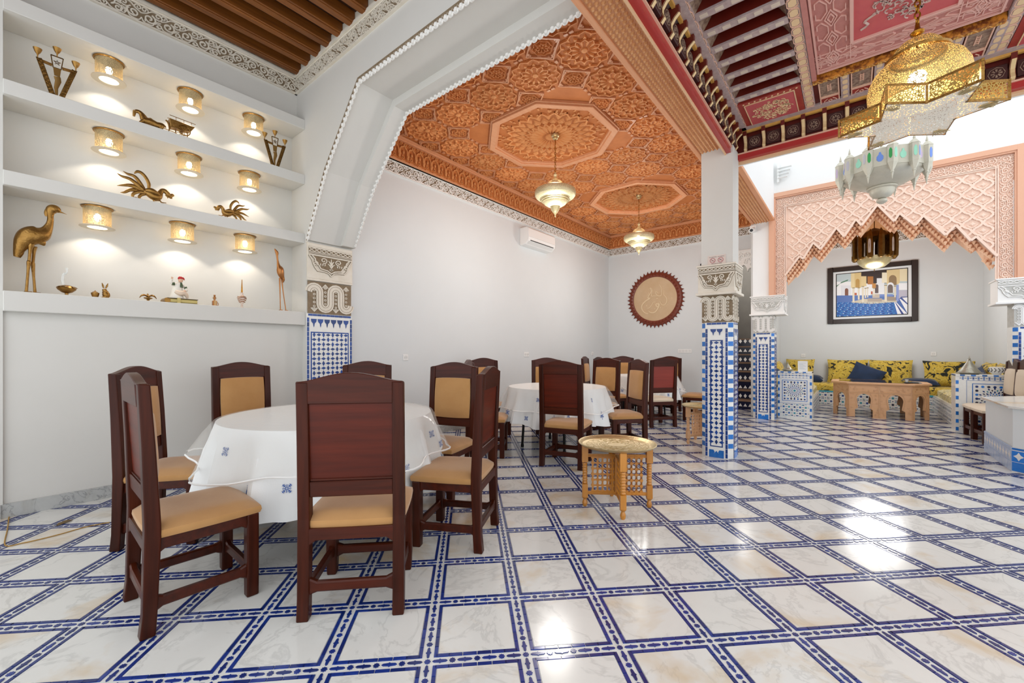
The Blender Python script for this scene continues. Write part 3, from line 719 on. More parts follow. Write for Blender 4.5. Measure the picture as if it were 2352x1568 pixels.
# pilaster of the portal jamb
root = thing('tiled_pilaster', 'wide blue and white zellige pilaster with carved stucco head on the portal jamb', 'pilaster', ((UA+UB)/2, 4.66, 0), 0)
b = MB(); b.box(-.265, .265, -.012, 0, 0, 1.62); b.build('tiled_panel', TWH, root)
def pil():
    ox, oy, wd, H = 0, -.012, .53, 1.62
    nz = 30
    for s in (-1, 1):
        for k in range(nz): inst(barV, 'border_tile', root, (s*(wd/2-.012), oy, .03+.052*k+.012), (0, 0, 0))
    for k in range(10): inst(barH, 'border_tile', root, (-wd/2+.027+.0506*(k+.2), oy, H-.014), (0, 0, 0), (.98, 1, 1))
    pw = .45; z0, z1 = .10, H-.20
    MB().box(-pw/2, pw/2, -.0012, 0, z0, z1).build('panel_ground', TBL, root, (0, oy, 0)); MB().box(-pw/2+.014, pw/2-.014, -.002, 0, z0+.014, z1-.014).build('panel_ground_white', TWH, root, (0, oy, 0))
    for r_ in range(24):
        for c_ in range(8): inst(rhH if (r_+c_) % 2 == 0 else rhV, 'zellige_rhombus', root, ((c_-3.5)*PP, oy-.0015, z0+.03+(r_+.5)*PP))
    for k in range(6): inst(tas, 'tassel_tile', root, (-.19+.076*k, oy, H-.095), (0, 0, 0), (1.35, 1, 1.25))
pil()
MB().box(-.255, .255, -.012, 0, 1.625, 1.98).build('necking', GROOVE, root); serpent(.50, .34, 2, CREAM, root, (0, -.012, 1.63), 0)
b = MB(); b.box(-.265, .265, -.03, 0, 1.985, 2.01); b.box(-.265, .265, -.026, 0, 2.01, 2.40); b.build('capital', CREAM, root, bevel=.003)
cap_carving(.51, .34, CREAM, root, (0, -.027, 2.035), 0)
# white cartouche base on the two upper frame surfaces so corners read white
# signs on the pillar
sg = thing('no_smoking_sign', 'small white sign with two red prohibition circles on the nearest pillar', 'sign', (5.161, 1.205, 2.188), -PI/2)
MB().box(-.095, .095, -.003, 0, 0, .105).build('plate', flat('sign_plate', 'D8C9C0'), sg)
RED = flat('sign_red', 'A8505A'); DKT = flat('sign_print', '6A5C5C')
b = MB()
for x in (-.042, .042): b.ribbon(arc(x, .048, .026, 0, 2*PI, 20)[:-1], .005, -.003, -.0045, closed=True); b.ribbon([(x-.018,.066),(x+.018,.030)], .004, -.003, -.0045)
b.build('prohibition_rings', RED, sg)
b = MB(); b.ribbon([(-.056,.044),(-.030,.050)], .005, -.003, -.004); b.ribbon([(.030,.042),(.040,.052),(.052,.05)], .006, -.003, -.004); b.build('pictograms', DKT, sg)
def text(name, s, size, m, parent, loc, rot, align='CENTER', ext=.0004):
    c = bpy.data.curves.new(name, 'FONT'); c.body = s; c.size = size; c.align_x = align; c.extrude = ext
    o = bpy.data.objects.new(name, c); COL.objects.link(o); dg = bpy.context.evaluated_depsgraph_get(); me = bpy.data.meshes.new_from_object(o.evaluated_get(dg))
    bpy.data.objects.remove(o); me.materials.append(m) if not me.materials else None; me.materials.clear(); me.materials.append(m)
    q = bpy.data.objects.new(name, me); COL.objects.link(q); q.parent = parent; q.location = loc; q.rotation_euler = rot; return q
text('lettering', 'NO SMOKING   NO VAPING', .0125, DKT, sg, (0, -.0035, .082), (PI/2, 0, 0)); text('lettering', 'DEFENSE DE FUMER', .0125, DKT, sg, (0, -.0035, .006), (PI/2, 0, 0))

# ============================================================ PINK CARVED ARCH
XA = 8.60
up_ = [(0.92,2.16),(0.92,2.50),(0.710,2.807),(0.661,2.753),(0.522,3.005),(0.424,2.881),(0.215,3.195),(0.118,3.036),(-0.029,3.286),(-0.097,3.174),(-0.287,3.459),(-0.479,3.165),(-0.538,3.276),(-0.708,3.059),(-0.797,3.186),(-1.026,2.859),(-1.126,2.986),(-1.271,2.739),(-1.324,2.788),(-1.52,2.485),(-1.52,2.16)]
lo_ = [(0.92,2.16),(0.904,2.336),(0.681,2.605),(0.661,2.56),(0.533,2.814),(0.437,2.698),(0.216,3.006),(0.117,2.886),(-0.030,3.109),(-0.091,3.019),(-0.287,3.303),(-0.493,3.016),(-0.549,3.097),(-0.705,2.879),(-0.808,2.999),(-1.038,2.680),(-1.141,2.801),(-1.315,2.582),(-1.362,2.625),(-1.50,2.312),(-1.52,2.16)]
root = thing('carved_arch', 'pink carved plaster arch with stepped muqarnas edge in front of the sitting alcove', 'arch', (XA, 0, 0), 0)
# local: x = depth from the front plane
b = MB()
for (a, c) in zip(up_, up_[1:]):     # column strips up to the top so the polygon stays simple
    if abs(a[0]-c[0]) < 1e-4: continue
    b.prism([a, c, (c[0], 3.93), (a[0], 3.93)], .02, .10, 'x')
b.box(.02, .10, .92, 1.13, 2.16, 3.93); b.box(.02, .10, -1.72, -1.52, 2.16, 3.93)
b.build('panel_ground', PNG, root)
b = MB(); b.box(-.035, .30, 1.075, 1.155, 2.16, 3.955); b.box(-.035, .30, -1.765, -1.69, 2.16, 3.955); b.box(-.0355, .3005, -1.6895, 1.0745, 3.885, 3.9555); b.box(-.02, .05, 1.055, 1.0748, 2.165, 3.860); b.box(-.02, .05, -1.6898, -1.67, 2.165, 3.860); b.box(-.0205, .0505, -1.6897, 1.0747, 3.861, 3.8848)
b.build('outer_frame', PNF, root)
b = MB()
for y in (.905, .925): b.box(-.002, .02, y-.006, y+.006, 2.16, 3.72)
for y in (-1.525, -1.505): b.box(-.002, .02, y-.006, y+.006, 2.16, 3.72)
for z in (3.70, 3.72): b.box(-.003, .0205, -1.5308, .9308, z-.0058, z+.0062)
b.build('inner_fillets', PNK, root)
# frame bands filled with scrolls
c = MB()
def band(y0, z0, y1, z1):
    L = math.hypot(y1-y0, z1-z0); n = round(L/.125); s = .125/.148
    for k in range(n):
        cy = y0+(y1-y0)*(k+.5)/n; cz = z0+(z1-z0)*(k+.5)/n; q = MOT[R.randrange(4)]; nn = len(c.v)
        vert = abs(z1-z0) > abs(y1-y0)
        for x, y, z in q.v:
            if vert: c.v.append((.02+y*1.2, cy+z*s, cz+x*s*1.1))
            else: c.v.append((.02+y*1.2, cy-x*s*1.1, cz+z*s))
        c.f += [tuple(i+nn for i in f) for f in q.f]
band(.995, 2.17, .995, 3.72); band(-1.60, 2.17, -1.60, 3.72); band(1.06, 3.79, -1.67, 3.79)
o = c.build('carved_scroll_band', PNK, root); o['kind'] = 'stuff'
# sebka lozenge net: curved ribs with a little cup in each cell
def inside(y, z, m=0.0):
    for (a, cc) in zip(up_, up_[1:]):
        lo, hi = min(a[0], cc[0]), max(a[0], cc[0])
        if lo <= y <= hi and hi-lo > 1e-4:
            zz = a[1]+(cc[1]-a[1])*(y-a[0])/(cc[0]-a[0]); return z > zz+m
    return False
net = MB(); cup = MB(); DY, DZ = .20, .135
for i in range(-12, 13):
    for j in range(-2, 14):
        y = -.287+DY*(i+(.5 if j % 2 else 0)); z = 2.45+DZ*j*.78
        if not (-1.50 < y < .90 and z < 3.70): continue
        h = DZ*.78
        for s in (-1, 1):
            P = [(y, z), (y+s*DY*.12, z+h*.42), (y+s*DY*.32, z+h*.60), (y+s*DY*.5, z+h)]
            for k in range(3):
                (ya, za), (yb, zb) = P[k], P[k+1]
                if inside((ya+yb)/2, (za+zb)/2, .01) and zb < 3.70 and -1.5 < yb < .9: net.bar((.012, ya, za), (.012, yb, zb), .020, .026)
        zc = z+h*1.0
        if inside(y, zc-.03, .01) and zc+.03 < 3.70:
            cup.add([(.02,y-.035,zc),(.02,y,zc-.035),(.02,y+.035,zc),(.02,y,zc+.045),(.002,y-.014,zc),(.002,y,zc-.014),(.002,y+.014,zc),(.002,y,zc+.02)], [(4,5,6,7),(0,1,5,4),(1,2,6,5),(2,3,7,6),(3,0,4,7)])
            cup.bar((.016,y-.05,zc-.012),(.016,y,zc-.052),.010,.014); cup.bar((.016,y+.05,zc-.012),(.016,y,zc-.052),.010,.014)
o = net.build('sebka_net', PNK, root); o['kind'] = 'stuff'; o = cup.build('sebka_leaves', PNK, root); o['kind'] = 'stuff'
b = MB()
for (a, cc) in zip(up_[1:-1], up_[2:-1]): b.bar((-.004, a[0], a[1]+.012), (-.004, cc[0], cc[1]+.012), .03, .018, up=(1,0,0))
b.build('stepped_edge', PNK, root)
# muqarnas: little hoods in stepped rows on the slope between the front and the lower back edge
DB = .24
def lerp_edge(E_, y):
    for (a, cc) in zip(E_, E_[1:]):
        lo, hi = min(a[0], cc[0]), max(a[0], cc[0])
        if lo-1e-6 <= y <= hi+1e-6 and hi-lo > 1e-4: return a[1]+(cc[1]-a[1])*(y-a[0])/(cc[0]-a[0])
    return None
b = MB(); NY = 64; ys = sorted(set([round(p[0], 4) for p in up_+lo_]+[round(.92-2.44*k/NY, 4) for k in range(NY+1)]), reverse=True)
vs = []
ys = [y for y in ys if -1.519 <= y <= .919]
for y in ys:
    a = lerp_edge(up_, y); c2 = lerp_edge(lo_, y); c2 = min(a-.02, c2 if c2 else a-.2); vs += [(.10, y, a), (DB+.05, y, c2+.030), (DB+.12, y, c2+.06), (.16, y, a+.02)]
b.add(vs, [f for i in range(len(ys)-1) for f in ((4*i,4*i+4,4*i+5,4*i+1),(4*i+1,4*i+5,4*i+6,4*i+2),(4*i+2,4*i+6,4*i+7,4*i+3))])
b.build('muqarnas_core', PNM, root)
b = MB(); cw = .062; zr = 2.20; row = 0
while zr < 3.46:
    for i in range(int(2.44/cw)+1):
        y = .918-cw*(i+(.5 if row % 2 else 0))
        if not -1.515 < y < .915: continue
        a = lerp_edge(up_, y); c2 = lerp_edge(lo_, y)
        if a is None or c2 is None: continue
        c2 = min(a-.02, c2)
        if not c2-.002 < zr < a-.006: continue
        t = (a-zr)/(a-c2); x = .040+(DB-.075)*t; w2 = cw*.47; z = zr
        b.add([(x+.01,y-w2,z+.028),(x-.024,y-w2*.55,z+.026),(x-.034,y,z+.030),(x-.024,y+w2*.55,z+.026),(x+.01,y+w2,z+.028),(x-.004,y,z-.030),(x+.08,y-w2,z+.028),(x+.08,y+w2,z+.028)],
              [(0,5,1),(1,5,2),(2,5,3),(3,5,4),(0,1,2,3,4),(6,5,0),(4,5,7)])
    zr += .044; row += 1
o = b.build('muqarnas_cells', PNM, root); o['kind'] = 'stuff'

# ============================================================ PAINTED PAVILION CEILING
ZC = 3.72; XE = 5.42; YE = 1.06; YR = -1.66; XN = 1.2
rc = struct(MB().box(XN, XE+.35, YR-.1, YE+.03, 4.02, 4.10).build('ceiling_pavilion', REDD), 'painted and carved red wooden pavilion ceiling', 'ceiling')
# fascia beam around
def fbox(name, m, x0, x1, y0, y1, z0, z1, bv=0): return MB().box(x0, x1, y0, y1, z0, z1).build(name, m, rc, bevel=bv)
fbox('fascia', REDF, XE+.0, XE+.10, YR-.10, YE+.04, 3.415, 3.47); fbox('fascia', REDF, XN, XE+.10, YE, YE+.05, 3.415, 3.47)
fbox('fascia_lip', PKL, XE+.06, XE+.12, YR-.12, YE+.05, 3.395, 3.415); fbox('fascia_lip', PKL, XN, XE+.12, YE+.045, YE+.06, 3.40, 3.415)
fbox('fascia_lip', SAL, XE-.015, XE+.02, YR-.1, YE+.0, 3.47, 3.482); fbox('fascia_lip', SAL, XN, XE, YE-.015, YE+.02, 3.47, 3.482)
fbox('outer_board', PLW, XE+.10, XE+.16, YR-.12, YE+.06, 3.40, 4.3)
fbox('niche_back', REDD, XE+.03, XE+.09, YR, YE, 3.47, ZC+.02); fbox('niche_back', REDD, XN, XE, YE+.0, YE+.045, 3.47, ZC+.02)
fbox('gold_fillet', GOLD, XE-.05, XE-.02, YR, YE-.02, ZC-.035, ZC-.008); fbox('gold_fillet', GOLD, XN, XE-.02, YE-.06, YE-.035, ZC-.035, ZC-.008)
PB_ = .182
br = MB(); br.prism([(0,0),(-.02,.0),(-.045,.03),(-.03,.07),(-.03,.10),(-.055,.135),(-.085,.16),(-.085,.215),(0,.215)], -.018, .018, 'x')   # local: face -y
brm = br.mesh('bracket', REDD)
be = MB(); be.ribbon([(0,0),(0,.01)], .01, 0, -.001)
e2 = MB()
PR = [(-.02,.0),(-.045,.03),(-.03,.07),(-.03,.10),(-.055,.135),(-.085,.16)]
for k in range(len(PR)-1):
    (ya, za), (yb, zb) = PR[k], PR[k+1]; e2.add([(-.012,ya-.003,za),(.012,ya-.003,za),(.012,yb-.003,zb),(-.012,yb-.003,zb),(-.019,ya+.006,za),(.019,ya+.006,za),(.019,yb+.006,zb),(-.019,yb+.006,zb)], [(0,1,2,3),(0,3,7,4),(1,5,6,2),(7,6,5,4)])
e2m = e2.mesh('bracket_edge', BEDGE)
dk = MB(); dk.box(-.066, .066, -.03, 0, .03, .165); dkm = dk.mesh('niche_panel', DKP, bevel=.004)
ro = MB()
for k in range(8):
    a = PI/4*k; ro.ribbon([(.012*math.cos(a), .098+.012*math.sin(a)), (.034*math.cos(a), .098+.034*math.sin(a))], .014, -.03, -.036, taper=[.5, 1])
ro.ribbon(arc(0, .098, .05, 0, 2*PI, 8)[:-1], .004, -.03, -.034, closed=True)
rom = ro.mesh('niche_flower', GRB)
def bracket_row(x, y, rz, n, dx, dy):
    for k in range(n):
        a = (x+dx*k, y+dy*k, 3.485)
        inst(brm, 'bracket', rc, a, (0, 0, rz)); inst(e2m, 'bracket_edge', rc, a, (0, 0, rz))
        c = (x+dx*(k+.5), y+dy*(k+.5), 3.485); inst(dkm, 'niche_panel', rc, c, (0, 0, rz)); inst(rom, 'niche_flower', rc, c, (0, 0, rz))
bracket_row(XE+.03, YE-.10, -PI/2, 14, 0, -PB_)
bracket_row(XE-.12, YE-.0, 0, 21, -PB_, 0)
# sloping cover between gold fillet and ceiling field
fbox('ceiling_edge', LAV, XE-.12, XE+.02, YR, YE-.02, ZC-.012, ZC+.03); fbox('ceiling_edge', LAV, XN, XE, YE-.12, YE, ZC-.012, ZC+.03)
LX0, LX1 = XN, XE-.02
def octa_band(x0, y0, x1, y1, wd, z, nm='octagon_band'):
    L = math.hypot(x1-x0, y1-y0); ux, uy = (x1-x0)/L, (y1-y0)/L
    b = MB(); b.bar((x0, y0, z+.02), (x1, y1, z+.02), wd, .04); g = b.build(nm, LAV, rc)
    n = max(1, round(L/.115)); o_ = MB(); l_ = MB()
    for k in range(n):
        c = (k+.5)*L/n; hx, hy = .038, wd*.30
        P = [(-hx,-hy*.4),(-hx*.6,-hy),(hx*.6,-hy),(hx,-hy*.4),(hx,hy*.4),(hx*.6,hy),(-hx*.6,hy),(-hx,hy*.4)]
        def W_(p): return (x0+ux*(c+p[0])-uy*p[1], y0+uy*(c+p[0])+ux*p[1])
        o_.prism([W_(p) for p in P], z-.004, z+.001, 'z')
        Q = [(q[0]*1.28, q[1]*1.35) for q in P]
        for a, d in zip(Q, Q[1:]+Q[:1]): A_, D_ = W_(a), W_(d); l_.bar((A_[0],A_[1],z-.002),(D_[0],D_[1],z-.002),.005,.005)
        e = L/n/2; A_, D_ = W_((e-.012,-hy*1.2)), W_((e+.012,hy*1.2)); l_.bar((A_[0],A_[1],z-.002),(D_[0],D_[1],z-.002),.005,.005)
        A_, D_ = W_((e-.012,hy*1.2)), W_((e+.012,-hy*1.2)); l_.bar((A_[0],A_[1],z-.002),(D_[0],D_[1],z-.002),.005,.005)
    q = o_.build('octagon_inlay', OCH, g); q['kind'] = 'stuff'; q = l_.build('line_carving', SAL, g); q['kind'] = 'stuff'
octa_band(1.3, .965, LX1, .965, .085, ZC)
octa_band(1.3, .345, LX1, .345, .085, ZC)
octa_band(1.3, -.945, LX1, -.945, .085, ZC); octa_band(1.3, -1.565, LX1, -1.565, .085, ZC)
# slatted openings left (visible) and right
for (ya, yb) in ((.925, .385), (-.985, -1.525)):
    for k in range(16):
        x = 4.70-.226*k
        if x < 1.3: break
        b = MB(); b.box(x-.036, x+.036, yb, ya, ZC-.005, ZC+.012); g = b.build('slat', LAV, rc)
        b = MB(); m = 5
        for q in range(m):
            y = yb+(ya-yb)*(q+.5)/m; b.box(x-.02, x+.02, y-.028, y+.028, ZC-.008, ZC-.004)
        q = b.build('slat_inlay', OCS, g)
        b = MB(); b.box(x-.032, x+.032, yb, ya, ZC+.012, ZC+.25); b.build('slat_web', REDD, rc)
        for ye, s in ((ya, -1), (yb, 1)):   # slanted end boards with a gold tip
            b = MB(); b.prism([(ye, ZC+.0), (ye+s*.06, ZC+.10), (ye+s*.10, ZC+.25), (ye, ZC+.25)], x+.035, x+.19, 'x'); b.build('slat_end_board', GRB, rc)
    fbox('side_board', LAV, 1.3, 4.8, ya-.003, ya+.01, ZC-.0, ZC+.28); fbox('side_board', DKP, 1.3, 4.8, yb-.01, yb+.003, ZC, ZC+.28)
# painted rectangular panels at the far end of the slats
def frame_panel(x0, x1, y0, y1, z, med=True):
    g = MB(); g.box(x0, x1, y0, y1, z, z+.03); g = g.build('painted_panel', REDP, rc)
    b = MB(); t = .055
    b.box(x0+t, x1-t, y0+t, y1-t, z-.003, z+.001); b.build('panel_field', CRM, g)
    b = MB()
    for a, c in (((x0+t,y0+t),(x1-t,y0+t)),((x0+t,y1-t),(x1-t,y1-t)),((x0+t,y0+t),(x0+t,y1-t)),((x1-t,y0+t),(x1-t,y1-t))): b.bar((a[0],a[1],z-.003),(c[0],c[1],z-.003),.008,.008)
    nn = int((y1-y0)/.05)
    for k in range(nn):
        y = y0+.03+k*.05
        for x in (x0+.027, x1-.027): b.bar((x-.008,y,z-.002),(x+.008,y+.006,z-.002),.014,.004)
    cx, cy = (x0+x1)/2, (y0+y1)/2; rx, ry = (x1-x0)/2-.12, (y1-y0)/2-.09
    R3 = random.Random(int(x0*100))
    for k in range(120):
        a = R3.uniform(0, 2*PI); q = math.sqrt(R3.uniform(.02, 1)); px, py = cx+rx*q*math.cos(a), cy+ry*q*math.sin(a); s = R3.uniform(.012, .026); r0 = R3.uniform(0, 6)
        P = [(px+s*(1-.06*i)*math.cos(r0+i*.6), py+s*(1-.06*i)*math.sin(r0+i*.6), z-.005) for i in range(9)]; b.tube(P, .0045, 3, cap=False)
    q = b.build('floral_relief', OCH, g); q['kind'] = 'stuff'
    return g
frame_panel(4.79, LX1-.02, .39, .925, ZC-.005); frame_panel(4.79, LX1-.02, -1.52, -.99, ZC-.005)
# far row of small dark panels between the dividers
x0, x1 = 4.845, LX1-.02
n = 5; y = .30; W_ = (.30+.90)/n
for k in range(n):
    ya = .30-W_*k; yb = ya-W_
    g = fbox('dark_arabesque_panel', GRB, x0+.02, x1-.20, yb+.05, ya-.045, ZC+.005, ZC+.03)
    b = MB()
    for (a, c) in (((x0+.02,yb+.05),(x1-.20,yb+.05)),((x0+.02,ya-.045),(x1-.20,ya-.045)),((x0+.02,yb+.05),(x0+.02,ya-.045)),((x1-.20,yb+.05),(x1-.20,ya-.045))): b.bar((a[0],a[1],ZC),(c[0],c[1],ZC),.009,.012)
    for (a, c) in (((x1-.185,yb+.05),(x1-.02,yb+.05)),((x1-.185,ya-.045),(x1-.02,ya-.045)),((x1-.185,yb+.05),(x1-.185,ya-.045)),((x1-.02,yb+.05),(x1-.02,ya-.045))): b.bar((a[0],a[1],ZC),(c[0],c[1],ZC),.009,.012)
    cx, cy = (x0+x1)/2-.09, (ya+yb)/2
    b.bar((cx-.06,cy-.012,ZC+.002),(cx+.06,cy-.012,ZC+.002),.006,.008); b.bar((cx-.06,cy+.012,ZC+.002),(cx+.06,cy+.012,ZC+.002),.006,.008)
    for q in range(4): b.bar((cx-.045+.03*q,cy-.012,ZC+.002),(cx-.045+.03*q,cy+.012,ZC+.002),.006,.008)
    cx2 = x1-.10; b.tube([(cx2+.018*math.cos(PI/4*i), cy+.014*math.sin(PI/4*i), ZC) for i in range(9)], .004, 4, cap=False)
    for s in (-1, 1): b.tube([(cx2-.04,cy+s*.02,ZC),(cx2-.01,cy+s*.045,ZC),(cx2+.03,cy+s*.05,ZC),(cx2+.05,cy+s*.02,ZC)], .004, 4, cap=False)
    b.build('panel_tracery', SAL, g)
    fbox('small_red_panel', REDP, x1-.185, x1-.02, yb+.05, ya-.045, ZC+.005, ZC+.03)
    b = MB(); b.box(x0+.0, x1, yb-.03, yb+.035, ZC-.005, ZC+.03); g = b.build('divider', LAV, rc)
    b = MB()
    for q in range(6): cx = x0+.05+.10*q; b.prism([(cx-.034,yb-.008),(cx-.02,yb-.017),(cx+.02,yb-.017),(cx+.034,yb-.008),(cx+.034,yb+.012),(cx+.02,yb+.021),(cx-.02,yb+.021),(cx-.034,yb+.012)], ZC-.009, ZC-.004, 'z')
    b.build('divider_inlay', OCH, g)
fbox('row_ground', REDD, x0, x1, -.92, .31, ZC+.02, ZC+.05)
# great central field
FX0, FX1, FY0, FY1 = 2.2, 4.80, -.90, .30
fbox('field_ground', ROS, FX0, FX1-.02, FY0, FY1, ZC+.03, ZC+.06)
fbox('gold_border', ORB, FX1-.0, FX1+.055, FY0, FY1, ZC-.025, ZC+.05, .008); fbox('field_border', ROS, 1.3, FX1, FY1-.035, FY1-.0, ZC-.01, ZC+.05)
b = MB()
for k in range(16):
    y = FY0+.04+k*.076; x = FX1+.028
    for q in range(4): a = PI/2*q+PI/4; b.lathe([(.0085,0),(0,-.004)], 6, (x+.011*math.cos(a), y+.011*math.sin(a), ZC-.026))
    b.tube([(x+.016*math.sin(i*.9), y+.012+i*.008, ZC-.026) for i in range(7)], .003, 3, cap=False)
o = b.build('gold_flowers', GOLD, rc); o['kind'] = 'stuff'
mx0, mx1, my0, my1 = FX0+.34, FX1-.36, FY0+.30, FY1-.29
fbox('medallion_field', CRM, mx0, mx1, my0, my1, ZC+.022, ZC+.04)
b = MB()
for (a, c) in (((mx0,my0),(mx1,my0)),((mx1,my0),(mx1,my1)),((mx1,my1),(mx0,my1)),((mx0,my1),(mx0,my0))): b.bar((a[0],a[1],ZC+.018),(c[0],c[1],ZC+.018),.022,.02)
for (a, c) in (((FX0+.03,FY0+.04),(FX1-.05,FY0+.04)),((FX1-.05,FY0+.04),(FX1-.05,FY1-.05)),((FX1-.05,FY1-.05),(FX0+.03,FY1-.05))): b.bar((a[0],a[1],ZC+.024),(c[0],c[1],ZC+.024),.014,.02)
b.build('field_moulding', ROL, rc)
# lozenge and key interlace between border and medallion
b = MB()
def seg(a, c): b.bar((a[0],a[1],ZC+.026),(c[0],c[1],ZC+.026),.007,.010)
def loz(cx, cy, rot):
    T = (lambda x, y: (cx+x, cy+y)) if not rot else (lambda x, y: (cx+y, cy+x))
    for r_ in (1, .55): P = [T(-.10*r_,0), T(0,-.038*r_), T(.10*r_,0), T(0,.038*r_)]; [seg(P[i], P[(i+1) % 4]) for i in range(4)]
    for s in (-1, 1):
        for t in (-1, 1): K = [T(s*.10,t*.09), T(s*.04,t*.09), T(s*.02,t*.06), T(s*.09,t*.02), T(s*.14,t*.02)]; [seg(K[i], K[i+1]) for i in range(4)]
    K = [T(-.12,.115), T(.12,.115)]; seg(*K); K = [T(-.12,-.115), T(.12,-.115)]; seg(*K)
for k in range(9): loz(FX0+.2+.27*k, FY1-.165, False); loz(FX0+.2+.27*k, FY0+.165, False)
for k in range(5): loz(FX1-.20, FY0+.2+.24*k-.06, True); loz(FX0+.2, FY0+.14+.24*k, True)
o = b.build('key_interlace', ROL, rc); o['kind'] = 'stuff'
b = MB(); R3 = random.Random(5); cx, cy = (mx0+mx1)/2, (my0+my1)/2
for k in range(420):
    a = R3.uniform(0, 2*PI); q = math.sqrt(R3.uniform(.0, 1)); px, py = cx+.86*q*math.cos(a), cy+.27*q*math.sin(a); s = R3.uniform(.02, .045); r0 = R3.uniform(0, 6)
    b.tube([(px+s*(1-.07*i)*math.cos(r0+i*.55), py+s*(1-.07*i)*math.sin(r0+i*.55), ZC+.018) for i in range(9)], .0055, 3, cap=False)
for sx in (-1, 1):
    for sy in (-1, 1): b.tube([(cx+sx*(.82-.02*i), cy+sy*(.25-.012*math.sin(i)*2-.01*i), ZC+.018) for i in range(8)], .010, 4)
o = b.build('medallion_arabesque', flat('arabesque_paint', 'BFA49A'), rc); o['kind'] = 'stuff'
# upper closing box so that nothing but the slat openings show the dark void
fbox('upper_board', REDD, XN, 4.8, .385, .93, 3.97, 4.0); fbox('upper_board', REDD, XN, 4.8, -1.53, -.98, 3.97, 4.0)
fbox('upper_board', REDD, XN, XE, -.95, .34, 3.80, 3.83)
# ============================================================ CHAIRS
def pillow_mb(w, d, h, n=10, dome=.35, pw=4, crown=1.0, flatbot=True):
    """cushion: rounded box, domed top; z from 0 to h"""
    b = MB(); vs = []; fs = []
    for j in range(n+1):
        for i in range(n+1):
            x = -1+2*i/n; y = -1+2*j/n; e = (1-abs(x)**pw)*(1-abs(y)**pw)
            cr = 1-.035*(abs(x)*abs(y))**2; zz = h*(1-dome)+h*dome*(max(e, 0)**.5)*crown
            vs.append((x*w/2*cr, y*d/2*cr, zz))
    for j in range(n):
        for i in range(n): a = j*(n+1)+i; fs.append((a, a+1, a+n+2, a+n+1))
    ring = [i for i in range(n+1)]+[(n+1)*j+n for j in range(1, n+1)]+[(n+1)*n+i for i in range(n-1, -1, -1)]+[(n+1)*j for j in range(n-1, 0, -1)]
    m = len(vs)
    for k in ring: x, y, z = vs[k]; vs.append((x*1.012, y*1.012, h*(1-dome)*.5))
    m2 = len(vs)
    for k in ring: x, y, z = vs[k]; vs.append((x*.985, y*.985, 0))
    L = len(ring)
    for k in range(L):
        k2 = (k+1) % L; fs.append((ring[k], m+k, m+k2, ring[k2])); fs.append((m+k, m2+k, m2+k2, m+k2))
    fs.append(tuple(range(m2, m2+L)))
    return b.add(vs, fs)
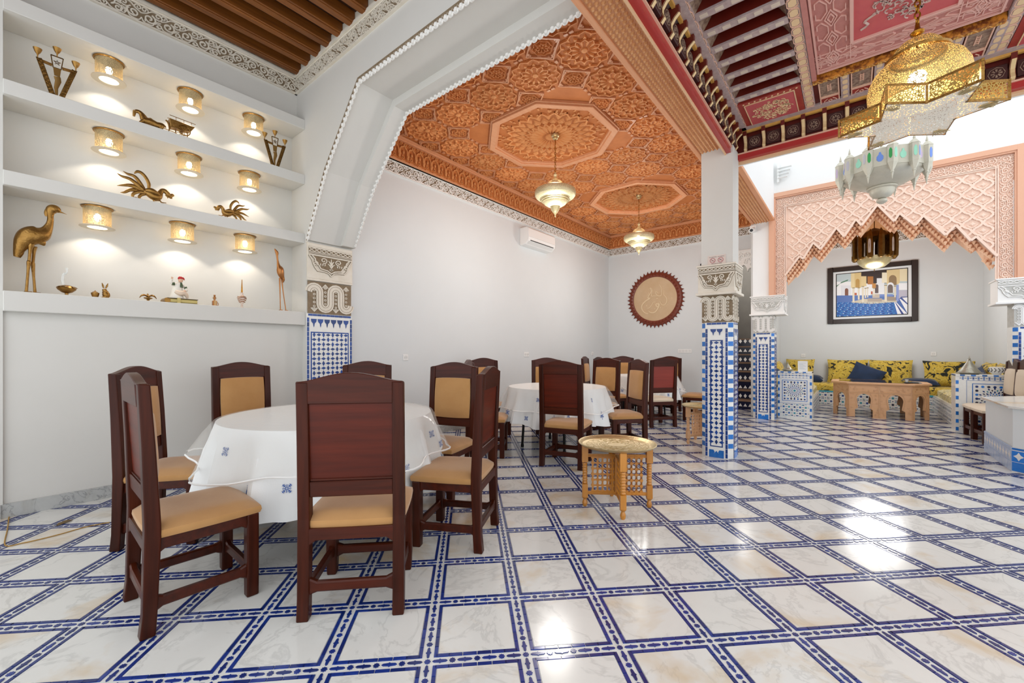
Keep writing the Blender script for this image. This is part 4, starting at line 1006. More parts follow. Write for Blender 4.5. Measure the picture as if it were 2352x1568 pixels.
def make_chair(label, group, loc, rz, vel=VEL, panel=CHP):
    t = thing('dining_chair', label, 'chair', loc, rz, group)
    # rear posts: stand on the floor, lean back slightly above the seat
    for s in (-1, 1):
        x = s*.207; b = MB(); w = .052
        prof = [(-.232,0),(-.178,0),(-.172,.10),(-.160,.40),(-.160,.47),(-.178,.80),(-.196,1.062),(-.238,1.068),(-.226,.80),(-.216,.45),(-.222,.10)]
        b.prism(prof, x-w/2, x+w/2, 'x'); b.build('post', CHW, t, bevel=.006, seg=2)
        b = MB(); x = s*.197
        b.prism([(x-.026,0),(x+.026,0),(x+.028,.40),(x-.028,.40)] if 0 else [(x-.024,0),(x+.024,0),(x+.028,.10),(x+.028,.405),(x-.028,.405),(x-.028,.10)], .165, .218, 'y'); b.build('leg', CHW, t, bevel=.007, seg=2)
        # side rail and side stretcher with curved ends
        b = MB(); b.prism([(-.17,.335),(-.145,.352),(.145,.352),(.18,.330),(.18,.405),(-.17,.405)], s*.197-.018, s*.197+.018, 'x'); b.build('seat_rail', CHX, t, bevel=.004)
        b = MB(); b.prism([(-.185,.085),(-.15,.105),(.14,.105),(.18,.085),(.18,.165),(.14,.150),(-.15,.150),(-.185,.165)], s*.197-.014, s*.197+.014, 'x'); b.build('stretcher', CHX, t, bevel=.006)
    b = MB(); b.prism([(-.18,.325),(-.145,.352),(.145,.352),(.18,.325),(.18,.405),(-.18,.405)], .172, .212, 'y'); b.build('seat_rail', CHX, t, bevel=.004)
    b = MB(); b.prism([(-.19,.325),(-.155,.352),(.155,.352),(.19,.325),(.19,.405),(-.19,.405)], -.215, -.168, 'y'); b.build('seat_rail', CHX, t, bevel=.004)
    b = MB(); b.prism([(-.19,.105),(-.15,.120),(.15,.120),(.19,.105),(.19,.185),(.15,.165),(-.15,.165),(-.19,.185)], -.212, -.182, 'y'); b.build('stretcher', CHX, t, bevel=.006)
    b = MB(); b.prism([(-.18,.085),(-.14,.105),(.14,.105),(.18,.085),(.18,.165),(.14,.150),(-.14,.150),(-.18,.165)], .178, .208, 'y'); b.build('stretcher', CHX, t, bevel=.006)
    # crest rail with a bowed top, lean matches the posts
    tilt = -.075
    def lean(o): o.rotation_euler = (-tilt, 0, 0); return o
    Y0 = -.186
    b = MB(); top = [(.232*math.cos(PI*k/16), 0) for k in range(17)]
    P = [(-.181,.870),(.181,.870),(.181,1.058)]+[(.205-.41*k/14, 1.066+.042*math.sin(PI*(.0+k/14))**1.6) for k in range(15)]+[(-.181,1.058)]
    P = [(-.182,.872),(.182,.872),(.232,1.064),(.232,1.068)]+[(.21-.42*k/14, 1.068+.040*math.sin(PI*k/14)**1.5) for k in range(15)]+[(-.232,1.068),(-.232,1.064)]
    b = MB()
    def yl(z): return -.160+(-.075)*max(0, z-.45)*.85   # front face of the leaning back
    body = [(-.182,.885),(.182,.885),(.182,1.055),(-.182,1.055)]
    def leanprism(poly, y0, y1, nm, m, bv=.004, nmx=None):
        q = MB(); n = len(poly)
        vs = [(x, yl(z)+y0, z) for x, z in poly]+[(x, yl(z)+y1, z) for x, z in poly]
        q.add(vs, [tuple(range(n)), tuple(range(n, 2*n))[::-1]]+[(i,(i+1)%n,(i+1)%n+n,i+n) for i in range(n)]); return q.build(nm, m, t, bevel=bv)
    crest = [(-.183,.966),(.183,.966),(.183,1.060),(.232,1.060)]+[(.22-.44*k/16, 1.066+.040*math.sin(PI*k/16)**1.5) for k in range(17)]+[(-.232,1.060),(-.183,1.060)]
    leanprism(crest, -.042, -.004, 'crest_rail', CHX, .004)
    leanprism([(-.183,.545),(.183,.545),(.183,.615),(-.183,.615)], -.042, -.008, 'lower_rail', CHX, .004)
    leanprism([(-.183,.61),(.183,.61),(.183,.972),(-.183,.972)], -.028, -.014, 'back_panel', panel, 0)
    leanprism([(-.18,.618),(.18,.618),(.18,.626),(-.18,.626)], -.034, -.028, 'panel_bead', CHX, 0)
    # upholstered back
    c = pillow_mb(.352, .350, .044, 8, .55, 5); me = c.build('back_cushion', vel, t, (0, -.198, .792), (-PI/2+.064, 0, 0), smooth=True)
    me.rotation_euler = (-PI/2-.0+.064+0, 0, PI) if False else (-PI/2+.064, 0, 0)
    c = pillow_mb(.462, .440, .066, 10, .5, 5); c.build('seat', vel, t, (0, .014, .404), (0, 0, 0), smooth=True)
    return t
CH = {
'A': (0.610, 2.511, 358.5, 'tan-seated dark wood dining chair in the left foreground, turned to face right'),
'B': (0.749, 3.489, 321.7, 'dark wood dining chair just behind the left foreground chair, against the niche wall'),
'C': (1.407, 4.079, 271.2, 'dark wood dining chair with tan back standing left of the tiled pilaster'),
'E': (2.168, 3.583, 225.1, 'dark wood dining chair showing only its top above the large foreground chair back'),
'F': (2.367, 2.692, 198.0, 'dark wood dining chair with tan back facing us right of the nearest table'),
'G': (1.909, 2.016, 118.0, 'dark wood dining chair seen from the side, right of the large foreground chair back'),
'D': (1.162, 1.917, 46.3, 'dark wood dining chair with plain back towards us, largest in the foreground centre'),
'H': (3.876, 2.396, 14.6, 'dark wood dining chair with plain back towards us directly left of the brass tray'),
'I': (5.246, 3.558, 223.3, 'dark wood dining chair half hidden by the plain chair back at the middle table'),
'J': (4.528, 4.090, 250.0, 'dark wood dining chair with tan back at the wall side left of the middle table'),
'K': (3.642, 3.336, 305.0, 'dark wood dining chair facing right, its seat showing left of the middle table'),
'L': (5.560, 2.900, 172.2, 'dark wood dining chair with broad tan back at the right of the middle table'),
'M': (4.86, 2.21, 140.0, 'dark wood dining chair with narrow tan back just behind the brass tray'),
'N': (8.157, 3.59, 228.0, 'small distant dining chair beyond the left side of the farthest table'),
'P': (7.30, 3.85, 285.0, 'narrow strip of a distant dining chair by the back wall near the corner'),
'O': (6.80, 3.30, 320.0, 'distant plain-backed dining chair between the middle table and the farthest table'),
'Q': (6.793, 2.496, 51.7, 'light reddish dining chair with its back to us at the farthest table'),
'R': (8.481, 2.922, 177.9, 'distant dining chair behind the farthest table below the round plaque'),
'S': (7.80, 2.12, 95.9, 'distant light brown dining chair seen from the side next to the nearest tiled pillar'),
}
GRP = 'dark wood dining chairs around the tables'
first = None
for k, (x, y, a, lab) in CH.items():
    rz = math.radians(a)-PI/2
    if first is None: first = make_chair(lab, GRP, (x, y, 0), rz)
    elif k in 'QS': make_chair(lab, GRP, (x, y, 0), rz, VEC if k == 'Q' else VEL, CHR)
    else: copy_tree(first, (x, y, 0), rz, lab)
c1 = make_chair('cream upholstered chair behind the fountain, nearer of the two', 'cream chairs beside the fountain', (8.25, -1.49, 0), math.radians(95)-PI/2, VEC)
copy_tree(c1, (8.66, -1.46, 0), math.radians(92)-PI/2, 'cream upholstered chair behind the fountain, farther one next to the tiled counter', 'cream chairs beside the fountain')

# ============================================================ TABLES, CLOTHS
def cloth_surface(R0, ztop, zbot, nf, amp, seed, flare=.03, zvar=.02, nr=7, nd=10, na=144, corner=0):
    """round top plus hanging folds; returns function (angle, t 0..1 down the skirt) -> point"""
    r = random.Random(seed); ph = [r.uniform(0, 6.28) for _ in range(4)]
    def f(a, t):
        fold = math.sin(nf*a+ph[0]+.7*math.sin(3*a+ph[1]))+.5*math.sin((nf*2-3)*a+ph[2])
        rr = R0+flare*t+amp*t**.6*fold*min(1, 3*t+.1)
        zb = zbot+zvar*math.sin(5*a+ph[3])+corner*abs(math.sin(2*a+ph[1]))
        z = ztop-(ztop-zb)*t-.012*(1-math.exp(-t*12))
        return (rr*math.cos(a), rr*math.sin(a), z)
    b = MB(); vs = [(0, 0, ztop)]; fs = []
    for j in range(1, nr+1): q = (R0-.012)*j/nr; vs += [(q*math.cos(2*PI*k/na), q*math.sin(2*PI*k/na), ztop+.0) for k in range(na)]
    for j in range(1, nd+1): vs += [f(2*PI*k/na, j/nd) for k in range(na)]
    for k in range(na): fs.append((0, 1+k, 1+(k+1) % na))
    for j in range(nr+nd-1):
        for k in range(na): a = 1+j*na+k; c = 1+j*na+(k+1) % na; fs.append((a, a+na, c+na, c))
    return b.add(vs, fs), f
def motif():
    b = MB()
    for k in range(8):
        a = PI/4*k; L = .030 if k % 2 else .022
        b.ribbon([(.004*math.cos(a), .004*math.sin(a)), (L*math.cos(a), L*math.sin(a))], .0032, 0, -.0012)
        if k % 2:
            for e in (.6, .85): b.ribbon([(L*e*math.cos(a)+.008*math.cos(a+1.5), L*e*math.sin(a)+.008*math.sin(a+1.5)), (L*e*math.cos(a)-.008*math.cos(a+1.5), L*e*math.sin(a)-.008*math.sin(a+1.5))], .0030, 0, -.0012)
    return b.mesh('embroidery', EMB)
mot = motif()
ml = MB()
for k in range(9): ml.ribbon([(-.003,-.045+.011*k),(.003,-.040+.011*k)], .005, 0, -.0012)
motl = ml.mesh('embroidery', EMB)
def table(c, Rt, label, cl_label, pl_label, seed, zc=.32, zp=.56, pflare=.10):
    t = thing('round_table', label, 'table', (c[0], c[1], 0), 0, 'round dining tables')
    b = MB(); b.lathe([(0,.735),(Rt-.02,.735),(Rt-.01,.742),(Rt-.01,.752),(Rt-.02,.757),(0,.757)], 40); b.build('tabletop', BLK, t)
    for k in range(4):
        a = PI/4+PI/2*k; x, y = (Rt-.18)*math.cos(a), (Rt-.18)*math.sin(a); b = MB(); b.tube([(x*.9, y*.9, .735), (x, y, .03)], .016, 8); b.lathe([(.02,0),(.022,.015),(.018,.04)], 10, (x, y, 0)); b.build('leg', BLK, t)
    b, f = cloth_surface(Rt, .761, zc, 15, .042, seed, flare=.08)
    cl = b.build('tablecloth', CLO, None, (c[0], c[1], 0), smooth=True); tag(cl, cl_label, 'tablecloth', 'white embroidered tablecloths')
    r = random.Random(seed+5)
    for k in range(26):
        a = 2*PI*k/26+r.uniform(-.06, .06); tt = (.62, .80, .25, .72)[k % 4]+r.uniform(-.03, .03)
        p = Vector(f(a, tt)); q = Vector(f(a+.02, tt)); q2 = Vector(f(a, tt+.03)); n = (q-p).cross(q2-p).normalized()
        if n.dot(Vector((math.cos(a), math.sin(a), 0))) < 0: n = -n
        zax = (p-q2).normalized(); yax = -n; xax = yax.cross(zax).normalized(); M3 = Matrix((xax, yax, zax)).transposed().to_4x4(); M3.translation = p+n*.0022
        for me in ((mot, motl) if k % 4 == 3 else (mot,)):
            e = bpy.data.objects.new('embroidery', me); COL.objects.link(e); e.parent = cl; e.matrix_local = M3
    # clear plastic cover with white piping
    b, g = cloth_surface(Rt+.012, .765, zp, 9, .030, seed+9, flare=pflare, zvar=.025, corner=-.05)
    pc = b.build('plastic_cover', PLA, None, (c[0], c[1], 0), smooth=True); tag(pc, pl_label, 'table cover', 'clear plastic table covers')
    b = MB(); P = [g(2*PI*k/96, 1.0) for k in range(97)]; b.tube(P, .006, 5, cap=False); b.build('edging', PLE, pc, smooth=True)
    return t
table((1.52, 2.89), .70, 'round table nearest the camera standing left of the foreground chair backs', 'white tablecloth with blue embroidered flowers on the nearest table', 'clear plastic cover with white piping over the nearest table', 3)
table((4.50, 2.93), .62, 'round table in the middle of the dining room behind the brass tray stand', 'white tablecloth with blue embroidery on the middle table', 'clear plastic cover with white piping over the middle table', 14, .36)
table((7.55, 3.00), .58, 'small round table farthest away near the round plaque', 'white tablecloth on the farthest table', 'clear plastic cover on the farthest table', 25, .40)

# ============================================================ BRASS TRAY STANDS
def tray_stand(loc, rz, labS, labT, wood_=HONEY, tray=BRP):
    t = thing('folding_stand', labS, 'stand', loc, rz, 'turned wood tray stands'); h = .475
    LR = .245
    for k in range(4):
        a = PI/2*k; x, y = LR*math.cos(a), LR*math.sin(a)
        prof = [(0,0),(.012,0),(.019,.012),(.021,.03),(.014,.05),(.012,.056),(.022,.066),(.024,.075)]
        b = MB(); b.lathe(prof, 12, (x, y, 0)); b.cbox((x, y, .125), (.042, .042, .10))
        z = .175; pr = []
        for q in range(8): pr += [(.0165, z), (.0215, z+.010), (.0165, z+.020)]; z += .0205
        b.lathe(pr, 12, (x, y, 0)); b.cbox((x, y, .41), (.046, .046, .13)); b.build('leg', wood_, t, rot=(0,0,0), smooth=True)
        # lattice panel from this leg to the middle post
        ca, sa = math.cos(a), math.sin(a)
        for z in (.105, .395): b = MB(); b.m = Matrix.Rotation(a, 4, 'Z'); b.box(.0, LR-.01, -.011, .011, z-.012, z+.012); b.box(.0, LR-.01, -.015, .015, z-.004, z+.004); b.build('rail', wood_, t, bevel=.003)
        b = MB(); b.m = Matrix.Rotation(a, 4, 'Z'); x0, x1, z0, z1 = .035, .185, .12, .38
        nx, nz = 4, 6; dx = (x1-x0)/nx; dz = (z1-z0)/nz
        for i in range(nx+1): P = [(x0+dx*i, z0+ (z1-z0)*q/18) for q in range(19)]; b.ribbon(P, .015, -.006, .006, taper=[1.0+.75*math.cos(2*PI*q/3)*.5 for q in range(19)])
        for j in range(nz+1): b.ribbon([(x0, z0+dz*j), (x1, z0+dz*j)], .011, -.005, .005)
        for i in range(nx+1):
            for j in range(nz+1):
                X, Z = x0+dx*i, z0+dz*j; b.prism([(X+.013*math.cos(PI/4*q), Z+.013*math.sin(PI/4*q)) for q in range(8)], -.007, .007, 'y')
        o = b.build('lattice', wood_, t); o['kind'] = 'stuff'
    b = MB(); b.lathe([(.018,.09),(.02,.25),(.018,.41)], 8); b.build('centre_post', wood_, t)
    y = thing('round_tray', labT, 'tray', (loc[0], loc[1], h), rz, 'engraved brass trays')
    b = MB(); b.lathe([(0,.004),(.255,.004),(.268,.010),(.283,.024),(.292,.026),(.296,.022),(.290,.016),(.272,.002),(.258,-.0),(0,0)], 48, closed=True); b.build('dish', tray, y, smooth=True)
    b = MB()
    for rr in (.07, .13, .15, .23): b.lathe([(rr,.004),(rr+.002,.0056),(rr+.004,.004)], 40, closed=True)
    for k in range(16):
        a = 2*PI*k/16; b.tube([((.075+.055*q/6)*math.cos(a+.25*math.sin(q)), (.075+.055*q/6)*math.sin(a+.25*math.sin(q)), .0045) for q in range(7)], .0012, 3, cap=False)
        b.tube([((.16+.065*q/8)*math.cos(a+.15*math.sin(q*1.2)), (.16+.065*q/8)*math.sin(a+.15*math.sin(q*1.2)), .0045) for q in range(9)], .0012, 3, cap=False)
    b.build('engraving', ENG, y)
tray_stand((3.03, 1.42, 0), math.radians(35), 'honey coloured turned wood tray stand with lattice panels in the open floor', 'round engraved brass tray on the honey coloured stand')
tray_stand((5.86, 1.50, 0), math.radians(46), 'pale turned wood tray stand half hidden behind the nearest pillar', 'round pale tray on the stand behind the nearest pillar', CARV, BRP)

# ============================================================ HANGING LAMPS
def chain(parent, x, y, z0, z1, r, wr, m):
    me = MB(); me.tube([(r*.62*math.cos(2*PI*k/10), 0, r*math.sin(2*PI*k/10)) for k in range(11)], wr, 5, cap=False); me = me.mesh('chain_link', m, smooth=True)
    n = int((z1-z0)/(r*1.72))
    for k in range(n): inst(me, 'chain_link', parent, (x, y, z0+r+r*1.72*k), (0, 0, PI/2*(k % 2)+.3))
def brass_pendant(x, y, zt, label):
    zl = zt-.98
    t = thing('brass_pendant_lamp', label, 'lamp', (x, y, zt), 0, 'pierced brass pendant lamps of the dining room')
    b = MB(); b.lathe([(.055,0),(.05,-.02),(.035,-.03),(.035,-.045),(.025,-.055),(0,-.06)], 20); b.build('ceiling_rose', BRP, t, smooth=True)
    b = MB(); b.tube([(0,0,-.05),(0,0,-.13)], .006, 6); b.build('stem', BRA, t)
    chain(t, 0, 0, -.50, -.12, .016, .0035, BRA)
    b = MB(); b.lathe([(.012,-.49),(.014,-.505),(.026,-.52),(.016,-.535),(.012,-.545),(.03,-.57),(.05,-.60)], 16); b.build('finial', PGL, t, smooth=True)
    b = MB(); b.lathe([(.05,-.60),(.085,-.615),(.108,-.645),(.115,-.675)], 28); b.build('upper_dome', PGL, t, smooth=True)
    b = MB(); b.lathe([(.118,-.675),(.17,-.690),(.24,-.710),(.262,-.725)], 36); b.build('shoulder', BRP, t, smooth=True)
    b = MB(); b.lathe([(.262,-.725),(.268,-.745),(.266,-.785),(.258,-.80)], 36); b.build('pierced_band', PGL, t, smooth=True)
    b = MB(); b.lathe([(.258,-.80),(.245,-.815),(.205,-.835)], 36); b.build('lower_ring', PGL, t, smooth=True)
    b = MB(); b.lathe([(.205,-.835),(.19,-.845),(.188,-.855),(.17,-.86),(.168,-.872),(.15,-.876)], 36); b.build('stepped_bowl', BRP, t, smooth=True)
    b = MB(); b.lathe([(.15,-.876),(.14,-.90),(.10,-.925),(.065,-.935)], 28); b.build('bowl', PGL, t, smooth=True)
    b = MB(); b.lathe([(.065,-.935),(.060,-.945),(.055,-.975),(.03,-1.01),(.012,-1.035),(.006,-1.06),(0,-1.075)], 20); b.build('drop', BRP, t, smooth=True)
    b = MB(); b.lathe([(0,-.71),(.03,-.73),(.04,-.76),(.03,-.79),(0,-.80)], 12); b.build('bulb', BUL, t, smooth=True)
    lamp('pendant_and_fill_light', 'POINT', (x, y, zt-.62), 9, WARM, shadow_soft_size=.10); lamp('pendant_and_fill_light', 'POINT', (x, y, zt-1.40), 32, (1, .97, .93), shadow_soft_size=.2)  # upper point is the lamp itself, lower one an added fill floating beneath it
brass_pendant(4.62, 3.03, 4.03, 'pale pierced brass pendant lamp nearest in the orange ceiling')
brass_pendant(7.38, 3.03, 4.03, 'pale pierced brass pendant lamp farther away above the last table')
# big brass star lantern under the painted ceiling
def star_lantern():
    cx, cy, zb = 3.525, -.30, 2.60
    t = thing('star_lantern', 'large pierced brass six-pointed star lantern under the red painted ceiling', 'lamp', (cx, cy, zb), 0)
    Ro, Ri, H = .375, .212, .115; A0 = math.radians(35.5)
    def ring(k, z, s=1): r = (Ro if k % 2 == 0 else Ri)*s; a = A0+PI/6*k; return Vector((r*math.cos(a), r*math.sin(a), z))
    for k in range(12):
        a, c = ring(k, 0), ring(k+1, 0); u = Vector((0,0,H)); d = (c-a).normalized(); n = Vector((d.y, -d.x, 0))*.0015
        b = MB(); b.add([a+d*.012+Vector((0,0,.012))+n, c-d*.012+Vector((0,0,.012))+n, c-d*.012+Vector((0,0,H-.012))+n, a+d*.012+Vector((0,0,H-.012))+n], [(0,1,2,3)]); b.build('pierced_side', PST, t)
        b = MB(); b.bar(a+Vector((0,0,.006)), c+Vector((0,0,.006)), .004, .014); b.bar(a+Vector((0,0,H-.006)), c+Vector((0,0,H-.006)), .004, .014); b.bar(a, a+u, .012, .012, up=(1,0,0)); b.bar(c, c+u, .008, .008, up=(1,0,0)); b.build('side_frame', BRS, t)
    b = MB(); b.add([(0,0,.002)]+[ring(k, .002) for k in range(12)], [(0, 1+k, 1+(k+1) % 12) for k in range(12)]); b.build('star_base', pierced('pierced_silvery_sheet', 'F7F0E2', 95, .26, hole=.8, rough=.6, metal=.1), t)
    b = MB()
    for k in range(0, 12, 2):
        a = A0+PI/6*k
        for q in range(7):
            w = (q-3)*.10; p = Vector((.235*math.cos(a), .235*math.sin(a), -.002)); e = Vector((.33*math.cos(a+w*.42), .33*math.sin(a+w*.42), -.002)); b.bar(p+(e-p)*.25, e, .004, .003)
    b.build('ray_ribs', BRP, t)
    b = MB(); b.add([ring(k, H) for k in range(12)]+[Vector((.20*math.cos(A0+PI/6*k), .20*math.sin(A0+PI/6*k), H+.004)) for k in range(12)], [(k, (k+1) % 12, 12+(k+1) % 12, 12+k) for k in range(12)]); b.build('star_top', BRS, t)
    prof = [(.235*math.sin(PI/2*1.0), H)]; prof = [(.215, H+.0), (.232, H+.05), (.236, H+.10), (.228, H+.15), (.205, H+.20), (.165, H+.24), (.125, H+.262)]
    b = MB(); b.lathe(prof, 48, closed=True); b.build('dome', PDM, t, smooth=True)
    b = MB(); b.lathe([(.125,H+.258),(.150,H+.262),(.152,H+.275),(.118,H+.292),(.112,H+.30)], 36, closed=True); b.build('collar', BRS, t, smooth=True)
    b = MB(); b.lathe([(.112,H+.298),(.108,H+.325),(.085,H+.352),(.045,H+.372),(.012,H+.378)], 32, closed=True); b.build('cap', PDM, t, smooth=True)
    b = MB(); b.lathe([(0,H+.375),(.016,H+.38),(.012,H+.395),(.030,H+.405),(.034,H+.418),(.018,H+.43),(.012,H+.45),(.010,H+.47),(0,H+.475)], 20); b.build('finial', BRA, t, smooth=True)
    chain(t, 0, 0, H+.465, 1.125, .021, .0048, BRA)
    b = MB(); b.lathe([(0,H+.09),(.035,H+.11),(.045,H+.14),(.035,H+.17),(0,H+.19)], 14); b.build('bulb', BUL, t, smooth=True)
    lamp('star_light', 'POINT', (cx, cy, zb+H+.05), 6, (1,.86,.66), shadow_soft_size=.05)
star_lantern()
# silver crown lantern in the courtyard
def crown_lantern(cx, cy, z, s, m, label, cat_group, n=12, glass=True, bottom=True, name='crown_lantern', top=2.4):
    t = thing(name, label, 'lamp', (cx, cy, z), .18)
    Rr = .47*s
    GL = [flat('glass_blue', '6F8FD8', .2), flat('glass_green', '3E9A55', .2), flat('glass_lilac', 'C0AEC9', .2), flat('glass_teal', '9CD8BE', .2), flat('glass_grey', 'B9B6BE', .2)] if not bpy.data.materials.get('glass_blue') else [bpy.data.materials[k] for k in ('glass_blue', 'glass_green', 'glass_lilac', 'glass_teal', 'glass_grey')]
    for k in range(n):
        a = 2*PI*k/n; ca, sa = math.cos(a), math.sin(a); X, Y = Rr*ca, Rr*sa
        g = MB(); r = .062*s
        g.lathe([(0,-.33*s),(.006*s,-.30*s),(.016*s,-.24*s),(.022*s,-.235*s),(.018*s,-.215*s),(.03*s,-.19*s),(r,-.11*s),(r,.11*s),(r*1.08,.115*s),(r*.55,.16*s),(.012*s,.18*s),(.016*s,.19*s),(.014*s,.20*s),(0,.27*s)], 6, (X, Y, 0), a0=a)
        o = g.build('turret', m, t)
        if glass:
            for q in (-1, 0, 1):
                a2 = a+PI/3*q+0; cc = Vector((X+r*.875*math.cos(a2+PI/6*0), Y+r*.875*math.sin(a2), 0))
            for q in (-1, 1):
                a2 = a+PI/6*q; nx, ny = math.cos(a2), math.sin(a2); tx, ty = -ny, nx; c0 = Vector((X+r*.87*nx, Y+r*.87*ny, 0)); h = MB(); w = .017*s
                P = [(-w*.3,.075*s),(-w,.045*s),(-w,-.035*s),(-w*.4,-.06*s),(w*.4,-.06*s),(w,-.035*s),(w,.045*s),(w*.3,.075*s)]
                h.add([(c0.x+tx*p[0]+nx*d, c0.y+ty*p[0]+ny*d, p[1]) for d in (0, .002) for p in P], [tuple(range(8)), tuple(range(8, 16))]+[(i, (i+1) % 8, (i+1) % 8+8, i+8) for i in range(8)]); h.build('glass_pane', GL[(k*2+q) % 5], o)
        # panel between turrets
        a2 = a+PI/n; nx, ny = math.cos(a2), math.sin(a2); tx, ty = -ny, nx; Rp = Rr*math.cos(PI/n)*.985; w = Rr*math.sin(PI/n)-.035*s; h = MB()
        P = [(-w,-.12*s),(w,-.12*s),(w,.12*s),(-w,.12*s)]
        h.add([(Rp*nx+tx*p[0]+nx*d, Rp*ny+ty*p[0]+ny*d, p[1]) for d in (0, .006) for p in P], [(0,1,2,3),(7,6,5,4)]+[(i, (i+1) % 4, (i+1) % 4+4, i+4) for i in range(4)]); o2 = h.build('panel', m, t)
        if glass:
            h = MB(); P = [(.030*s*math.cos(PI/4*q+PI/8)*1.25, .034*s*math.sin(PI/4*q+PI/8)*1.5-.010) for q in range(8)]; P = P[:2]+[(.010*s,.065*s),(-.010*s,.065*s)]+P[2:]
            nn = len(P); h.add([(Rp*nx+tx*p[0]+nx*d, Rp*ny+ty*p[0]+ny*d, p[1]) for d in (.006, .009) for p in P], [tuple(range(nn)), tuple(range(nn, 2*nn))[::-1]]+[(i, (i+1) % nn, (i+1) % nn+nn, i+nn) for i in range(nn)]); h.build('glass_pane', GL[(0, 3, 2, 0, 3)[k % 5]], o2)
    b = MB(); b.lathe([(Rr*.96,-.10*s),(Rr*.93,-.14*s),(Rr*.80,-.19*s),(Rr*.55,-.255*s),(Rr*.33,-.28*s)], 36, closed=True); b.build('bowl', m, t, smooth=True)
    if bottom:
        b = MB(); b.lathe([(Rr*.33,-.28*s),(Rr*.36,-.285*s),(Rr*.36,-.305*s),(Rr*.30,-.315*s)], 28, closed=True); b.build('collar', m, t, smooth=True)
        b = MB(); b.lathe([(Rr*.30,-.315*s),(Rr*.29,-.36*s),(Rr*.22,-.41*s),(Rr*.09,-.435*s)], 28, closed=True); b.build('lower_bowl', m, t, smooth=True)
        b = MB(); b.lathe([(Rr*.07,-.43*s),(Rr*.13,-.455*s),(Rr*.13,-.485*s),(Rr*.06,-.51*s),(0,-.52*s)], 18); b.build('drop', m, t, smooth=True)
    b = MB(); b.lathe([(Rr*.95,.10*s),(Rr*.7,.16*s),(Rr*.2,.22*s),(.02*s,.3*s)], 28, closed=True); b.build('lid', m, t, smooth=True)
    b = MB(); b.tube([(0,0,.3*s),(0,0,top)], .008, 6); b.build('rod', m, t)
    return t
crown_lantern(7.00, -.275, 3.50, .88, mat('tarnished_silver_sheet', 'CBC6B6', .45, metal=.25, col2='BDB9AA', nscale=12), 'large silver crown lantern with coloured glass in front of the pink arch', None)
# dark brass lantern inside the alcove
def alcove_lantern():
    t = thing('dome_lantern', 'dark brass lantern with frosted panes hanging inside the alcove behind the arch', 'lamp', (10.70, -.31, 3.22), .3)
    s = 1; n = 12; Rr = .30; m = mat('dark_antique_brass', '7C5A26', .35, metal=.9, col2='5C3F18', nscale=20)
    FG = flat('frosted_glass', 'D8D2CC', .4)
    for k in range(n):
        a = 2*PI*k/n; nx, ny = math.cos(a), math.sin(a)
        g = MB(); g.lathe([(0,-.26),(.03,-.25),(.05,-.22),(.055,-.02),(.05,.16),(.03,.24),(0,.30)], 6, (Rr*nx, Ry(ny, Rr), 0), a0=a); o = g.build('turret', m, t)
        if k % 2:
            h = MB(); tx, ty = -ny, nx; P = [(-.016,-.16),(.016,-.16),(.020,-.13),(.020,.06),(.012,.10),(-.012,.10),(-.020,.06),(-.020,-.13)]
            h.add([((Rr+.049)*nx+tx*p[0]+nx*d, (Rr+.049)*ny+ty*p[0]+ny*d, p[1]) for d in (0, .004) for p in P], [tuple(range(8)), tuple(range(8, 16))[::-1]]+[(i, (i+1) % 8, (i+1) % 8+8, i+8) for i in range(8)]); h.build('glass_pane', FG, o)
    b = MB(); b.lathe([(.27,-.20),(.265,-.26),(.23,-.33),(.16,-.39),(.06,-.42),(0,-.43)], 12, closed=True); b.build('bowl', BRP, t, smooth=True)
    b = MB(); b.lathe([(0,-.425),(.008,-.44),(.004,-.47),(0,-.475)], 8); b.build('drop', m, t)
    b = MB(); b.lathe([(.29,.15),(.20,.26),(.08,.33),(.02,.36)], 12, closed=True); b.build('lid', m, t); b = MB(); b.tube([(0,0,.35),(0,0,.64)], .008, 6); b.build('rod', m, t)
def Ry(n_, r_): return n_*r_
alcove_lantern()
lamp('alcove_fill_light', 'POINT', (10.70, -.31, 2.35), 46, (1, 1, 1), shadow_soft_size=.45)  # added fill hanging free below the lantern to brighten the alcove
lamp('stair_fill_light', 'POINT', (11.4, 2.1, 3.4), 16, (1, .98, .95), shadow_soft_size=.3)  # added fill with no fixture, lifts the dark stair hall
# ============================================================ NICHE LAMPS
LN = [(.60,3.65,'top niche, leftmost'),(1.16,3.65,'top niche, middle'),(1.70,3.65,'top niche, rightmost'),(.60,3.045,'middle niche, leftmost'),(1.15,3.045,'middle niche, centre'),(1.66,3.045,'middle niche, rightmost'),(.53,2.395,'lower niche, leftmost near the tall bird'),(1.10,2.395,'lower niche, middle'),(1.62,2.395,'lower niche, rightmost')]
def niche_lamp(x, z, lab):
    t = thing('niche_lamp', lab, 'lamp', (x, 4.87, z), 0, 'pierced brass cylinder lamps under the niche shelves')
    b = MB(); b.lathe([(.092,0),(.100,-.004),(.098,-.010),(.088,-.012)], 28, closed=True); b.lathe([(0,-.001),(.09,-.001)], 28); b.build('mounting_ring', BRS, t)
    b = MB(); b.lathe([(.086,-.01),(.086,-.165)], 32, closed=True); b.build('pierced_shade', PBR, t, smooth=True)
    b = MB(); b.lathe([(.062,-.163),(.108,-.163),(.110,-.168),(.062,-.169),(.062,-.163)], 32, closed=True); b.build('rim', mat('lamp_rim', 'D8CBB4', .5) if not MATS.get('lamp_rim') else MATS['lamp_rim'], t)
    b = MB(); b.lathe([(0,-.164),(.062,-.164)], 24, closed=True); b.build('glass_disc', GLW, t)
    b = MB(); b.lathe([(0,-.05),(.018,-.06),(.024,-.085),(.016,-.11),(0,-.118)], 12); b.build('bulb', BUL, t, smooth=True)
    return t
L0 = None
